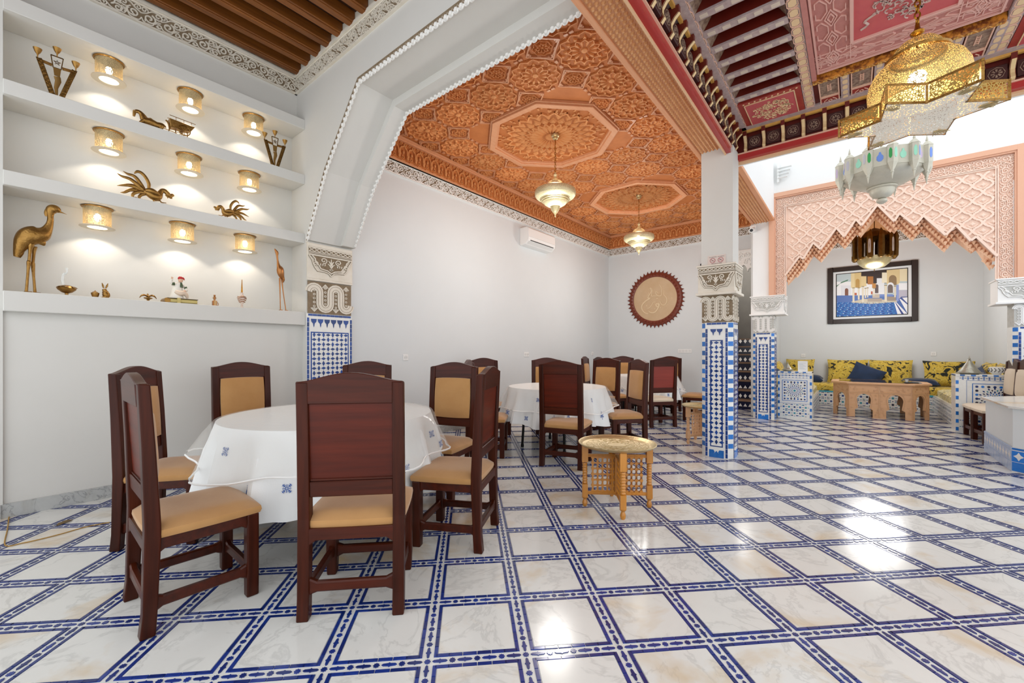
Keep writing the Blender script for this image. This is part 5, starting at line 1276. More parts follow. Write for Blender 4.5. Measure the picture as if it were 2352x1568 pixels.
for x, z, nm in LN:
    lab = 'glowing pierced brass cylinder lamp in the '+nm
    if L0 is None: L0 = niche_lamp(x, z, lab)
    else: copy_tree(L0, (x, 4.87, z), 0, lab)
    lamp('niche_spot', 'SPOT', (x, 4.86, z-.175), 2.6, (1, .89, .75), rot=(math.radians(12), 0, 0), spot_size=math.radians(118), spot_blend=.22, shadow_soft_size=.03)
    lamp('niche_glow', 'POINT', (x, 4.87, z-.135), .35, WARM, shadow_soft_size=.012)

# ============================================================ FIGURES IN THE NICHES
YN = 4.80
def zp(Zs, ox, oy, y=YN):
    """zoomed-crop pixel -> (x,z) on the plane y"""
    def f(a, c): p = pt(ox+a/Zs, oy+c/Zs, 'y', y); return p.x, p.z
    return f
def body(parent, name, m, P, f, y=YN, n=10, base=None, flat_=1.0, sm=4, bx=0, bz=0):
    """loft through (zoom x, zoom y, radius m[, dy])"""
    Q = []
    for p in P: X, Z = f(p[0], p[1]); Q.append((X-bx, (p[3] if len(p) > 3 else 0), Z-bz, p[2]))
    Q = smooth_path(Q, sm); b = MB(); b.tube([q[:3] for q in Q], [max(q[3], .0008) for q in Q], n, flat=flat_, up=(0,1,0))
    return b.build(name, m, parent, smooth=True)
def crane(f, label, foot, mtl, y):
    bx, bz = f(*foot)[0], 1.635
    t = thing('bird_figure', label, 'figurine', (bx, y, bz), 0, 'tall brass bird figures')
    def B(nm, P, **k): return body(t, nm, mtl, P, f, y, bx=bx, bz=bz, **k)
    B('body', [(185,830,.018),(225,730,.032),(290,620,.052),(370,550,.066),(460,520,.068),(560,500,.056),(630,450,.034),(675,370,.022),(692,290,.018),(690,215,.019),(700,150,.030),(740,130,.034),(790,145,.028),(835,172,.012)], n=12, flat_=.75)
    B('beak', [(820,168,.010),(880,188,.004),(938,212,.001)], n=6)
    B('crest', [(720,120,.018),(670,150,.020),(640,200,.016),(635,240,.008)], n=8, flat_=.5)
    B('tail', [(240,700,.022),(215,780,.026),(190,850,.018)], n=8, flat_=.6)
    B('breast_feathers', [(520,600,.024),(570,640,.022),(600,680,.005)], n=8, flat_=.6)
    B('leg', [(400,660,.020,-.012),(385,760,.010,-.012),(372,900,.009,-.012),(366,930,.012,-.012),(355,1050,.008,-.012),(335,1300,.008,-.012),(325,1400,.010,-.012)], n=8)
    B('leg', [(450,690,.018,.012),(445,780,.010,.012),(432,920,.009,.012),(430,950,.012,.012),(440,1120,.008,.012),(455,1300,.008,.012),(462,1400,.010,.012)], n=8)
    for q, dy in (((325,1418),-.012), ((462,1422),.012)):
        b = MB(); X, Z = f(*q); b.cbox((X-bx+.01, dy, .007), (.045, .03, .014)); b.build('foot', mtl, t, bevel=.004)
    return t
cr = crane(zp(6.533, 10, 460), 'large brass crane standing at the left end of the ledge', (400,1430), BRS, YN)
# second crane seen from the front at the right end (narrow)
f = zp(4.055, 120, 580, 4.72); bx = f(2155,550)[0]
t = thing('bird_figure', 'slim copper coloured crane standing at the right end of the ledge', 'figurine', (bx, 4.74, 1.635), 0, 'tall brass bird figures')
for nm, P, kw in (('body', [(2160,262,.012),(2148,230,.022),(2135,190,.034),(2128,150,.034),(2115,120,.018),(2108,80,.010),(2102,30,.010),(2100,0,.016),(2090,-20,.012),(2078,-40,.003)], {}),('tail', [(2140,200,.02),(2158,245,.017),(2155,275,.008)], {}),('leg', [(2122,235,.008,-.01),(2126,400,.005,-.01),(2130,545,.005,-.01)], {}),('leg', [(2150,250,.008,.012),(2165,380,.005,.012),(2190,548,.005,.012)], {})):
    body(t, nm, COP, P, f, 4.74, bx=bx, bz=1.635, n=9, **kw)
for q, dy in ((2130,-.01),(2190,.012)): X = f(q, 548)[0]; MB().cbox((X-bx, dy-.006, .005), (.022, .04, .010)).build('foot', COP, t)
# oil lamp swan, rabbit, dish
f = zp(6.533, 10, 460)
bx = f(935,1470)[0]; t = thing('swan_lamp', 'small brass lily dish with clear glass swan neck beside the tall crane', 'ornament', (bx, YN, 1.635))
b = MB(); b.lathe([(0,0),(.030,.0),(.026,.006),(.010,.012),(.010,.022),(.03,.03),(.052,.05),(.056,.062),(.045,.075),(.02,.085),(0,.088)], 18); b.build('dish', BRS, t, smooth=True)
for k in range(7): a = k*.9; b = MB(); b.tube([(.02*math.cos(a), .02*math.sin(a), .078),(.045*math.cos(a), .045*math.sin(a), .072),(.062*math.cos(a), .062*math.sin(a), .066)], [.012,.012,.003], 6, flat=.4, up=(0,0,1)); b.build('petal', BRS, t, smooth=True)
b = MB(); b.tube(smooth_path([(-.015,0,.08),(-.022,0,.12),(-.018,0,.165),(-.006,0,.178)], 4), .009, 8); b.tube(smooth_path([(-.018,0,.17),(0,0,.185),(.002,0,.21),(-.004,0,.225)], 4), [.006]*8+[.008]*4+[.002], 8); b.build('glass_neck', GLS, t, smooth=True)
bx = f(1470,1505)[0]; t = thing('rabbit_figure', 'small brass rabbit with a little basket on the ledge', 'figurine', (bx, YN, 1.635))
b = MB(); b.tube(smooth_path([(.022,0,.0),(.024,0,.03),(.018,0,.055),(.014,0,.07),(.010,0,.082)], 4), [.016]*3+[.024]*4+[.02]*3+[.015]*3+[.014]*3+[.008], 10); b.build('body', BRS, t, smooth=True)
for s in (-1, 1): b = MB(); b.tube([(.014+s*.006,0,.088),(.016+s*.012,0,.108),(.016+s*.018,0,.130)], [.005,.007,.002], 6); b.build('ear', BRS, t, smooth=True); b = MB(); b.tube([(.020,s*.012,.02),(.0,s*.014,.008),(-.008,s*.014,.006)], [.010,.007,.006], 6); b.build('foot', BRS, t, smooth=True)
b = MB(); b.lathe([(0,0),(.018,.002),(.024,.02),(.026,.035),(.022,.036),(.014,.044),(.004,.048),(.004,.054),(0,.056)], 14, (-.042,0,.008)); b.tube([(-.04,0,.006),(-.02,0,.004),(0,0,.004)], .006, 6); b.build('basket', BRS, t, smooth=True)
f2 = zp(4.055, 120, 580)
bx = f2(893,475)[0]; t = thing('bird_dish', 'low brass footed dish with curled leaf wings on the ledge', 'ornament', (bx, YN, 1.635))
b = MB(); b.lathe([(0,0),(.012,0),(.008,.012),(.012,.022),(.03,.03),(.03,.036),(0,.046)], 14); b.build('foot_cup', BRS, t, smooth=True)
for s in (-1, 1): b = MB(); b.tube(smooth_path([(0,0,.046),(s*.025,0,.058),(s*.045,0,.050),(s*.058,0,.030)], 4), [.010,.011,.012,.013,.014,.014,.013,.012,.010,.008,.006,.004,.002][:13], 8, flat=.6, up=(0,0,1)); b.build('wing', BRS, t, smooth=True)
b = MB(); b.tube([(-.002,0,.05),(-.002,0,.066),(-.006,0,.072)], [.007,.006,.004], 7); b.build('head', BRS, t, smooth=True)
# figurine sitting on book
bx = f2(1200,490)[0]
t = thing('gilt_book', 'closed thick book with gilt page edges lying on the ledge', 'book', (bx, YN, 1.635))
GP = mat('gilt_page_edges', 'C9B878', .5, col2='B5A25C', nscale=3, stretch=(1, 1, 60)); BC = flat('book_cover', '4A3A1C', .4)
b = MB(); b.box(-.108, .108, -.07, .07, .005, .040); b.build('page_block', GP, t, bevel=.006)
b = MB(); b.box(-.115, .112, -.076, .076, 0, .006); b.box(-.115, .112, -.076, .076, .040, .046); b.build('cover', BC, t, bevel=.002)
b = MB(); b.tube([(-.113,-.072,.023),(-.113,.072,.023)], .023, 10); b.build('spine', BRS, t, smooth=True)
b = MB(); b.box(-.045, -.020, -.079, .079, -.0, .049); b.build('strap', GP, t)
WR = flat('ivory_porcelain', 'E6E0D4', .35); GN = flat('dark_green_glaze', '46563A', .35); SK = flat('porcelain_skin', 'DDB295', .4); RD = flat('red_cap', 'B8191E', .5); PKC = flat('blush_porcelain', 'DDC8B2', .4)
fx_ = zp(9.8, 340, 600)
t = thing('seated_figurine', 'white porcelain figurine of a person in a red cap holding a child', 'figurine', (bx-.02, YN, 1.684))
b = MB(); b.tube(smooth_path([(-.012,0,0),(-.010,0,.04),(-.006,0,.09),(.004,0,.130),(.010,0,.150)], 4), [.052,.052,.05,.048,.045,.043,.042,.04,.038,.036,.034,.032,.03,.026,.022,.018,.014], 14); b.build('robe', WR, t, smooth=True)
b = MB(); b.tube([(.014,-.030,.10),(.016,-.027,.12),(.016,-.018,.145)], [.012,.013,.008], 8); b.build('scarf', GN, t, smooth=True)
b = MB(); b.lathe([(0,-.022),(.014,-.018),(.019,-.004),(.018,.008),(.010,.02),(0,.022)], 14, (.016,-.004,.172)); b.lathe([(0,-.004),(.003,0),(0,.003)], 6, (.014,-.023,.170)); b.build('head', SK, t, smooth=True)
b = MB(); b.lathe([(.019,0),(.021,.006),(.018,.018),(.010,.026),(0,.028)], 14, (.015,-.002,.178)); b.tube([(.028,-.002,.196),(.040,-.002,.186),(.044,-.002,.174)], [.009,.007,.003], 8); b.build('cap', RD, t, smooth=True)
for s, P in ((-1, [(-.018,-.01,.130),(-.044,-.016,.132),(-.058,-.018,.150),(-.052,-.02,.172)]), (1, [(.030,-.006,.125),(.052,-.012,.10),(.050,-.024,.078),(.030,-.034,.070)])):
    b = MB(); b.tube(smooth_path(P, 4), [.013]*5+[.014]*4+[.012]*3+[.008], 9); b.build('sleeve', WR, t, smooth=True)
    b = MB(); p = P[1]; b.tube([(p[0]-.012*s, p[1], p[2]), (p[0]+.008*s, p[1]-.001, p[2]+.002*s)], .0155, 9); b.build('cuff', GN, t, smooth=True)
b = MB(); b.tube([(-.052,-.02,.170),(-.050,-.02,.182)], [.006,.006], 7)
for k in range(4): b.tube([(-.055+.004*k,-.02,.181),(-.057+.005*k,-.021,.192-(k == 3)*.004)], [.0021,.0013], 5)
b.tube([(-.047,-.022,.176),(-.041,-.023,.183)], [.0022,.0014], 5); b.build('hand', SK, t, smooth=True)
b = MB(); b.tube(smooth_path([(-.030,-.038,.062),(.0,-.048,.046),(.030,-.046,.050),(.052,-.04,.030),(.058,-.036,.004)], 4), [.016,.018,.02,.022,.023,.024,.024,.023,.022,.021,.02,.018,.016,.014,.012,.010,.008], 10); b.build('swaddling', PKC, t, smooth=True)
b = MB(); b.lathe([(0,-.012),(.010,-.008),(.012,0),(.008,.010),(0,.012)], 12, (.034,-.052,.066)); b.build('child_head', SK, t, smooth=True)
# striped bottle mug and perfume bottle
bx = fx_(1490,1000)[0]; t = thing('copper_flask', 'small copper flask with a side handle and narrow stopper on the ledge', 'bottle', (bx, 4.79, 1.635))
b = MB(); b.cbox((0,0,.028), (.036,.036,.056)); b.build('body', COP, t, bevel=.004)
b = MB(); b.lathe([(.008,.056),(.006,.066),(.011,.078),(.011,.088),(.006,.098),(.009,.104),(.009,.112),(0,.113)], 12); b.build('neck', COP, t, smooth=True)
b = MB(); b.tube([(.018,0,.040),(.030,0,.036),(.032,0,.020),(.026,0,.008),(.018,0,.008)], .003, 6); b.build('handle', COP, t, smooth=True)
b = MB(); b.tube([(.009,0,.068),(.018,0,.080),(.009,0,.096)], .0015, 5, cap=False); b.tube([(-.009,0,.068),(-.018,0,.080),(-.009,0,.096)], .0015, 5, cap=False); b.build('loop', BRP, t)
for k in range(2): MB().box(-.006+.010*k, -.002+.010*k, -.0195, -.018, 0, .056).build('stripe', BRP, t)
bx = fx_(2080,1080)[0]; t = thing('perfume_bottle', 'round glass sprinkler bottle with copper swirls and long thin neck on the ledge', 'bottle', (bx, 4.76, 1.635))
GLB = mat('smoky_glass', 'D9C6B8', .1, spec=.8); b = MB(); b.lathe([(0,0),(.020,0),(.014,.010),(.006,.02),(.012,.028),(.006,.034),(.018,.052),(.034,.082),(.038,.100),(.030,.120),(.014,.130),(.011,.150),(.018,.152),(.009,.158)], 22); b.build('body', GLB, t, smooth=True)
b = MB(); b.lathe([(.008,.156),(.0065,.20),(.004,.25),(.003,.285),(0,.287)], 12); b.build('spout', BRA, t, smooth=True)
for z, r in ((.062,.026),(.080,.0345),(.098,.0395),(.112,.036)): b = MB(); b.tube([(r*math.cos(2*PI*k/20), r*math.sin(2*PI*k/20), z+.004*math.sin(3*2*PI*k/20)) for k in range(21)], .0035, 5, cap=False); b.build('copper_swirl', COP, t, smooth=True)
# candelabra
def candelabrum(bx, label, s=1.0):
    t = thing('candelabrum', label, 'candle holder', (bx, 4.745, 3.15), 0, 'brass three-cup candle holders')
    H = .335*s; BD = mat('brown_pierced_brass', '80602F', .45, metal=.6) if not MATS.get('brown_pierced_brass') else MATS['brown_pierced_brass']
    for q in (-1, 1):
        b = MB(); top = .098*s; bot = .022*s
        b.ribbon([(q*bot, 0), (q*top, H*.80)], .030*s, -.003, .003); o = b.build('side_plate', BRS, t)
        for e in (-1, 1): b = MB(); d = e*.0135*s; b.ribbon([(q*bot+d, 0), (q*top+d, H*.80)], .005*s, -.006, .006); b.build('edge', BD, t)
        b = MB()
        for k in range(10):
            u = (k+.5)/10; x = q*(bot+(top-bot)*u); z = H*.80*u; b.ribbon([(x-.010*s, z-.007*s), (x+.004*s, z), (x-.004*s, z+.008*s), (x+.010*s, z+.012*s)], .0045*s, -.0055, -.003)
        b.build('pierced_scrolls', BD, t)
        b = MB(); b.ribbon([(q*.028*s, H*.74), (q*.100*s, H*.76)], .022*s, -.003, .003); b.build('cross_plate', BRS, t)
        b = MB(); b.lathe([(.003,0),(.004,.02*s),(.006,.026*s),(.016*s,.040*s),(.024*s,.062*s),(.026*s,.070*s),(.022*s,.068*s),(.012*s,.045*s),(0,.040*s)], 16, (q*.105*s, 0, H*.80), closed=True); b.build('cup', BRS, t, smooth=True)
    b = MB(); b.prism([(-.016*s,H*.52),(.016*s,H*.52),(.022*s,H*.70),(-.022*s,H*.70)], -.004, .004, 'y'); b.tube([(0,0,H*.50),(.006*s,0,H*.40),(-.006*s,0,H*.22),(-.002*s,0,.0)], [.020*s,.018*s,.012*s,.006*s], 10, flat=.4); b.build('dagger', BD, t, smooth=True)
    b = MB()
    for a, c in (((-.022,.70),(-.034,.98)),((.022,.70),(.034,.98)),((-.034,.98),(.034,.98)),((-.022,.70),(.022,.70))): b.ribbon([(a[0]*s, a[1]*H), (c[0]*s, c[1]*H)], .006*s, -.004, .004)
    P = [((.020*math.cos(PI/2+PI*4/5*k))*s, H*.84+.020*s*math.sin(PI/2+PI*4/5*k)) for k in range(5)]; b.ribbon(P, .004*s, -.004, .004, closed=True); b.build('star_frame', BD, t)
    b = MB(); b.lathe([(.003,0),(.004,.02*s),(.006,.026*s),(.016*s,.040*s),(.024*s,.062*s),(.026*s,.070*s),(.022*s,.068*s),(.012*s,.045*s),(0,.040*s)], 16, (0, 0, H*.98), closed=True); b.build('cup', BRS, t, smooth=True)
    return t
c0 = candelabrum(.295, 'brass three-cup candle holder at the left end of the top niche', .95)
copy_tree(c0, (1.86, 4.745, 3.15), 0, 'brass three-cup candle holder at the right end of the top niche')
# cockerel-like phoenix birds
f3 = zp(6.72, 250, 370, 4.755)
def phoenix(mir, label, anchor, sc):
    """points traced in the left bird's crop, relative to its standing foot (700,665)"""
    ax, az = f3(700, 665)
    t = thing('phoenix_figure', label, 'figurine', (anchor, 4.765, 2.50), 0, 'brass long-tailed bird figures')
    def Q(P): return smooth_path([((f3(x, y)[0]-ax)*mir*sc, d, (f3(x, y)[1]-az)*sc+.0, r*sc) for x, y, r, d in P], 4)
    def B(nm, P, n=8, fl=.5):
        q = Q(P); zmin = min(k[2]-k[3] for k in q); dz = max(0, .001-zmin)
        b = MB(); b.tube([(k[0], k[1], k[2]+dz) for k in q], [max(k[3], .0008) for k in q], n, flat=fl); b.build(nm, BRS, t, smooth=True)
    B('body', [(540,470,.020,0),(620,510,.030,0),(700,560,.033,0),(770,560,.028,0),(800,500,.020,0),(840,465,.018,0),(890,490,.020,0),(925,540,.018,0),(930,575,.008,0)], 12, .85)
    B('comb', [(925,560,.010,0),(955,555,.014,0),(990,535,.012,0),(1003,560,.004,0)], 6); B('comb', [(940,570,.009,0),(965,580,.009,0),(985,590,.003,0)], 6)
    B('beak', [(880,535,.008,0),(905,560,.006,0),(915,590,.002,0)], 6)
    B('wing', [(560,470,.012,-.025),(650,480,.022,-.03),(740,520,.014,-.028),(790,545,.003,-.022)], 8)
    F = [[(620,440,.010,0),(620,360,.013,.0),(570,260,.013,0),(500,190,.013,.0),(440,175,.011,0),(395,205,.003,0)], [(560,450,.012,.01),(480,330,.014,.01),(400,240,.013,.01),(300,205,.009,.01),(225,160,.002,.01)], [(540,460,.014,-.01),(420,360,.016,-.01),(320,290,.013,-.01),(200,250,.009,-.01),(130,205,.002,-.01)], [(540,470,.016,.0),(420,410,.018,0),(320,385,.014,0),(220,385,.009,0),(132,390,.002,0)], [(550,490,.016,.01),(430,455,.017,.01),(330,455,.013,.01),(250,490,.009,.01),(185,490,.002,.01)], [(560,510,.014,-.01),(470,500,.013,-.01),(390,520,.012,-.01),(365,560,.010,-.01),(390,590,.008,-.01),(430,580,.003,-.01)], [(580,520,.012,.0),(500,540,.012,0),(470,580,.010,0),(490,610,.007,0),(520,600,.003,0)]]
    for P in F: B('tail_feather', P, 8, .45)
    B('leg', [(690,600,.012,0),(698,640,.006,0),(700,665,.006,0)], 7, 1); B('leg', [(720,610,.010,.01),(800,620,.006,.01),(820,645,.005,.01),(895,655,.003,.01)], 7, 1); B('claw', [(690,664,.004,0),(730,664,.003,0)], 6, .8)
    return t
phoenix(1, 'large brass long-tailed bird with raised feathers in the middle niche, head to the right', f3(700, 665)[0], 1)
phoenix(-1, 'smaller brass long-tailed bird in the middle niche, head to the left', 1.43, .80)
# horse and cart
f4 = zp(5.737, 60, 100, 4.742)
bx = f4(1830, 1190)[0]; t = thing('horse_and_cart', 'brass trotting horse pulling a two-wheeled cart in the top niche', 'figurine', (bx, 4.745, 3.15))
def HB(nm, P, n=9, fl=.8, dz=0, m=BRS):
    Q = []
    for p in P: X, Z = f4(p[0], p[1]); Q.append((X-bx, p[3] if len(p) > 3 else 0, max(Z-3.15+dz, p[2]*.6), p[2]))
    Q = smooth_path(Q, 4); b = MB(); b.tube([q[:3] for q in Q], [max(q[3], .0008) for q in Q], n, flat=fl); return b.build(nm, m, t, smooth=True)
DZ_ = 0
HB('body', [(1530,990,.020),(1560,1010,.028),(1640,1030,.030),(1720,1070,.028),(1790,1090,.030),(1820,1110,.018)]); HB('neck', [(1550,1000,.024),(1520,930,.018),(1480,895,.016),(1440,890,.014)])
HB('head', [(1432,885,.013),(1425,920,.011),(1420,955,.008)]); HB('ear', [(1428,885,.004),(1420,865,.001)], 5); HB('mane', [(1440,878,.006),(1500,890,.008),(1560,940,.007),(1600,980,.003)], 6)
HB('foreleg', [(1545,1020,.012,-.014),(1495,1040,.008,-.014),(1500,1080,.006,-.014),(1540,1100,.005,-.014)], 7); HB('foreleg', [(1560,1030,.011,.012),(1530,1070,.007,.012),(1560,1100,.005,.012),(1585,1110,.005,.012)], 7)
HB('hindleg', [(1790,1100,.016,-.014),(1770,1130,.010,-.014),(1800,1160,.006,-.014),(1830,1188,.006,-.014)], 7); HB('hindleg', [(1740,1085,.014,.014),(1700,1120,.009,.014),(1760,1140,.006,.014),(1810,1182,.005,.014)], 7)
HB('tail', [(1810,1080,.008),(1835,1090,.006),(1840,1110,.002)], 6); HB('saddle', [(1625,990,.010),(1650,1000,.012),(1660,1020,.006)], 7)
HB('shaft', [(1620,1060,.003,-.02),(1800,1120,.003,-.02),(1980,1190,.003,-.02)], 5, 1); HB('shaft', [(1620,1060,.003,.02),(1800,1120,.003,.02),(1980,1190,.003,.02)], 5, 1)
(x0, z0), (x1, z1), (x2, z2), (x3, z3) = f4(1870,1015), f4(2215,1175), f4(2150,1225), f4(1900,1145)
X0, X1 = x0-bx+.004, x1-bx; b = MB(); b.prism([(X0, .125),(X1, .118),(X1-.035,.065),(X0+.01,.05)], -.035, .035, 'y'); b.build('cart_body', BRS, t, bevel=.003)
b = MB()
for q in (-.036, .036): b.bar((X0, q, .150), (X1+.003, q, .142), .004); [b.bar((X0+(X1-X0)*u, q, .12), (X0+(X1-X0)*u, q, .148), .003) for u in (.25, .55, .85)]
b.build('railing', BRA, t); HB('dashboard', [(1840,1005,.008),(1870,1040,.007),(1890,1110,.006),(1880,1150,.004)], 6)
wx = (X0+X1)/2+.01; wz = .047; wh = MB(); wh.tube([(.045*math.cos(2*PI*k/20), 0, .045*math.sin(2*PI*k/20)) for k in range(21)], .004, 5, cap=False)
for k in range(8): wh.tube([(0,0,0), (.044*math.cos(PI/4*k), 0, .044*math.sin(PI/4*k))], .0022, 5)
wh.tube([(0,-.006,0),(0,.006,0)], .008, 8); wh = wh.mesh('wheel', BRS, smooth=True)
for q in (-.043, .043): inst(wh, 'wheel', t, (wx, q, wz+.004))
wh2 = bpy.data.objects.new('axle', MB().bar((wx,-.043,.05),(wx,.043,.05),.005).mesh('axle', BRS)); COL.objects.link(wh2); wh2.parent = t

# ============================================================ WALL FITTINGS
t = thing('round_plaque', 'round tan calligraphy plaque with a carved red-brown leaf wreath on the far wall', 'plaque', (FAR, 3.55, 2.41), -PI/2)
b = MB(); b.lathe([(0,0),(.53,0),(.53,.03),(0,.03)], 56); o = b.build('board', PLQ, t, rot=(PI/2, 0, 0))
b = MB(); b.lathe([(.505,.0),(.505,.045),(.55,.06),(.60,.045),(.62,.0)], 56, closed=True); b.build('wreath_ring', PLF, t, rot=(PI/2, 0, 0))
lf = MB(); lf.add([(-.03,-.02,-.045),(.03,-.02,-.045),(.036,-.030,.0),(.012,-.012,.085),(-.030,-.026,.01),(0,-.055,-.02)], [(0,1,5),(1,2,5),(2,3,5),(3,4,5),(4,0,5),(0,4,3,2,1)]); lfm = lf.mesh('leaf', PLF)
lf = MB(); lf.add([(-.026,-.03,-.03),(.026,-.03,-.03),(.030,-.050,.0),(-.02,-.03,.05),(0,-.065,-.01)], [(0,1,4),(1,2,4),(2,3,4),(3,0,4),(0,3,2,1)]); lf2 = lf.mesh('leaf', PLF)
for k in range(44):
    a = 2*PI*k/44; inst(lfm, 'leaf', t, (.59*math.cos(a), 0, .59*math.sin(a)), (0, PI/2-a, 0)); inst(lf2, 'leaf', t, (.55*math.cos(a+.07), -.012, .55*math.sin(a+.07)), (0, PI/2-a-.7, 0))
def cal(P, w=.015, tp=None):
    # crop pixel (8.709 px per photo px, origin 1420,600) -> plaque coordinates
    Q = [((x-745)/1090*1.24*1.02, -(y-757)/1160*1.30) for x, y in P]; Q = smooth_path(Q, 4); b = MB(); b.ribbon(Q, w, -.028, -.040, taper=[.45+.75*math.sin(PI*i/(len(Q)-1))**.6 for i in range(len(Q))]); b.build('calligraphy_stroke', PLL, t)
cal([(830,470),(870,520),(890,610),(880,690),(840,705),(800,690),(770,650),(770,610),(800,625),(830,650)]); cal([(640,530),(690,545),(690,620),(680,690),(740,695),(800,700)]); cal([(665,515),(675,600),(640,660),(610,720),(650,740),(610,760),(560,790),(500,850),(480,920),(510,990),(560,1035),(620,1055)], .026)
cal([(930,580),(925,680),(970,740),(985,810),(960,880),(910,895),(870,860),(850,800)]); cal([(770,820),(720,825),(690,870),(640,930),(590,940)]); cal([(820,840),(840,890),(800,920),(770,880),(800,860),(830,900),(800,970),(760,1020),(700,1040),(650,1020),(625,990)], .024); cal([(770,755),(820,750)], .014); cal([(575,880),(600,890)], .02); cal([(745,955),(760,965)], .022); cal([(860,935),(870,950)], .02); cal([(600,690),(640,600)], .012); cal([(1080,740),(1090,800)], .01)
# air conditioner
t = thing('air_conditioner', 'white wall-mounted split air conditioner on the back wall below the frieze', 'air conditioner', (6.02, 4.72, 3.13), 0)
b = MB(); b.prism([(0,0),(-.13,.01),(-.20,.07),(-.215,.14),(-.205,.29),(-.17,.32),(0,.32)], 0, .86, 'x'); b.build('case', WHT, t, bevel=.012, seg=2)
b = MB(); b.add([(.03,-.1445,.020),(.83,-.1445,.020),(.83,-.196,.062),(.03,-.196,.062)], [(0,1,2,3)]); b.build('louvre', flat('ac_louvre', 'DCDCDA', .4), t); b = MB(); b.bar((.06,-.205,.075),(.80,-.205,.075),.006,.014); b.build('air_slot', DRK, t); b = MB(); b.bar((.0,-.214,.135),(.86,-.214,.135),.003,.003); b.build('panel_joint', flat('ac_joint', 'B9B9B7', .5), t)
# sockets
def socket(x, y, z, rz, label, n=1, w=.085):
    t = thing('wall_socket', label, 'socket', (x, y, z), rz, None)
    W_ = w+.07*(n-1); b = MB(); b.box(-W_/2, W_/2, -.010, 0, -w/2, w/2); b.build('plate', WHT, t, bevel=.003)
    for k in range(n):
        c = (k-(n-1)/2)*.07; b = MB(); b.ribbon(arc(c, 0, .021, 0, 2*PI, 16)[:-1], .003, -.010, -.013, closed=True); b.build('ring', flat('socket_ring', 'C9C9C6', .5) if not bpy.data.materials.get('socket_ring') else bpy.data.materials['socket_ring'], t)
        b = MB(); b.cbox((c-.008,-.011,0),(.005,.003,.005)); b.cbox((c+.008,-.011,0),(.005,.003,.005)); b.build('pin_holes', DRK, t)
socket(3.505, 4.72, 1.12, 0, 'single white socket on the back wall nearest the tiled pilaster'); socket(6.22, 4.72, 1.145, 0, 'double white socket on the back wall above the middle table', 2); socket(8.76, 4.72, 1.15, 0, 'small white socket on the back wall near the far corner')
socket(FAR, 2.89, 1.21, -PI/2, 'wide white switch plate on the far wall right of the plaque', 4, .085); socket(12.4, -1.30, 1.15, -PI/2, 'white switch on the alcove back wall right of the picture', 1); socket(12.4, .95, 1.1, -PI/2, 'white socket on the alcove back wall left of the picture', 1)
# cctv camera at the end of the beam
t = thing('security_camera', 'small white security camera at the top of the second tiled pillar', 'camera', (8.58, 1.40, 3.36), -PI/2)
b = MB(); b.box(-.05,.05,-.02,.02,-.02,.10); b.build('bracket', WHT, t, bevel=.006); b = MB(); b.tube([(0,-.02,.02),(0,-.16,-.02)], .042, 14); b.build('housing', WHT, t, smooth=True); b = MB(); b.tube([(0,-.158,-.02),(0,-.168,-.023)], .026, 12); b.build('lens', DRK, t)
# floodlight on the bright wall
t = thing('wall_lantern', 'white louvred wall light high on the bright courtyard wall', 'lamp', (8.60, 1.02, 4.26), -PI/2)
b = MB(); b.box(-.01,.02,-.06,0,-.13,.20); b.build('wall_plate', WHT, t)
for k in range(4): b = MB(); b.box(0, .20-.02*k, -.09, -.02, .10-.055*k, .110-.055*k); b.build('louvre', PLW, t)
# picture in the alcove
t = thing('framed_picture', 'large dark-framed photograph of a blue-tiled courtyard on the alcove back wall', 'picture', (12.4, -.295, 2.50), -PI/2)
PW, PH = 1.54, 1.30
b = MB(); w = .10
for a in ((-PW/2+w, PW/2-w, -PH/2, -PH/2+w), (-PW/2+w, PW/2-w, PH/2-w, PH/2), (-PW/2, -PW/2+w, -PH/2, PH/2), (PW/2-w, PW/2, -PH/2, PH/2)): b.box(a[0], a[1], -.05, 0, a[2], a[3])
b.build('frame', FRM, t, bevel=.006); MB().box(-PW/2+w-.01, PW/2-w+.01, -.02, -.002, -PH/2+w-.01, PH/2-w+.01).build('mount', MATB, t)
pw, ph = PW/2-.17, PH/2-.16
MB().box(-pw-.015, pw+.015, -.026, -.02, -ph-.015, ph+.015).build('inner_frame', FRM, t)
pr = thing.__call__ if False else None
pic = MB().box(-pw, pw, -.028, -.026, -ph, ph).build('print', flat('print_sky', 'B9C8CC', .5), t)
LAY = [0]
def pp(h, poly, nm='print_patch'):
    """flat printed patch; crop coords of the photo zoom (x 230..1760, y 285..1300)"""
    LAY[0] += 1; d = -.0281-.00012*LAY[0]
    def T(x, y):
        u = (x-230)/1530; yt = 410-125*u; yb = 1310-55*u; return (-pw+2*pw*min(max(u,0),1), ph-2*ph*min(max((y-yt)/(yb-yt),0),1))
    P = [T(x, y) for x, y in poly]; k = 'ink_'+h; m = bpy.data.materials.get(k) or flat(k, h, .5)
    b = MB(); b.add([(x, d, z) for x, z in P], [tuple(range(len(P)))]); b.build(nm, m, pic)
def rect(h, x0, y0, x1, y1): pp(h, [(x0,y0),(x1,y0),(x1,y1),(x0,y1)])
def archp(h, x0, y0, x1, y1): cx = (x0+x1)/2; r = (x1-x0)/2; pp(h, [(x0,y1)]+[(cx-r*math.cos(PI*k/8), y0+r-r*math.sin(PI*k/8)) for k in range(9)]+[(x1,y1)])
rect('E8EAEC', 230, 560, 1000, 880); pp('4F7F63', [(230,640),(310,600),(330,570),(500,510),(480,545),(310,600),(230,670)]); rect('D9DCE2', 330, 640, 560, 860); archp('7A4A38', 420, 700, 500, 855)
rect('4E6FB0', 230, 855, 1760, 1320); pp('2A66B4', [(230,1000),(1550,1000),(1560,1320),(230,1320)])
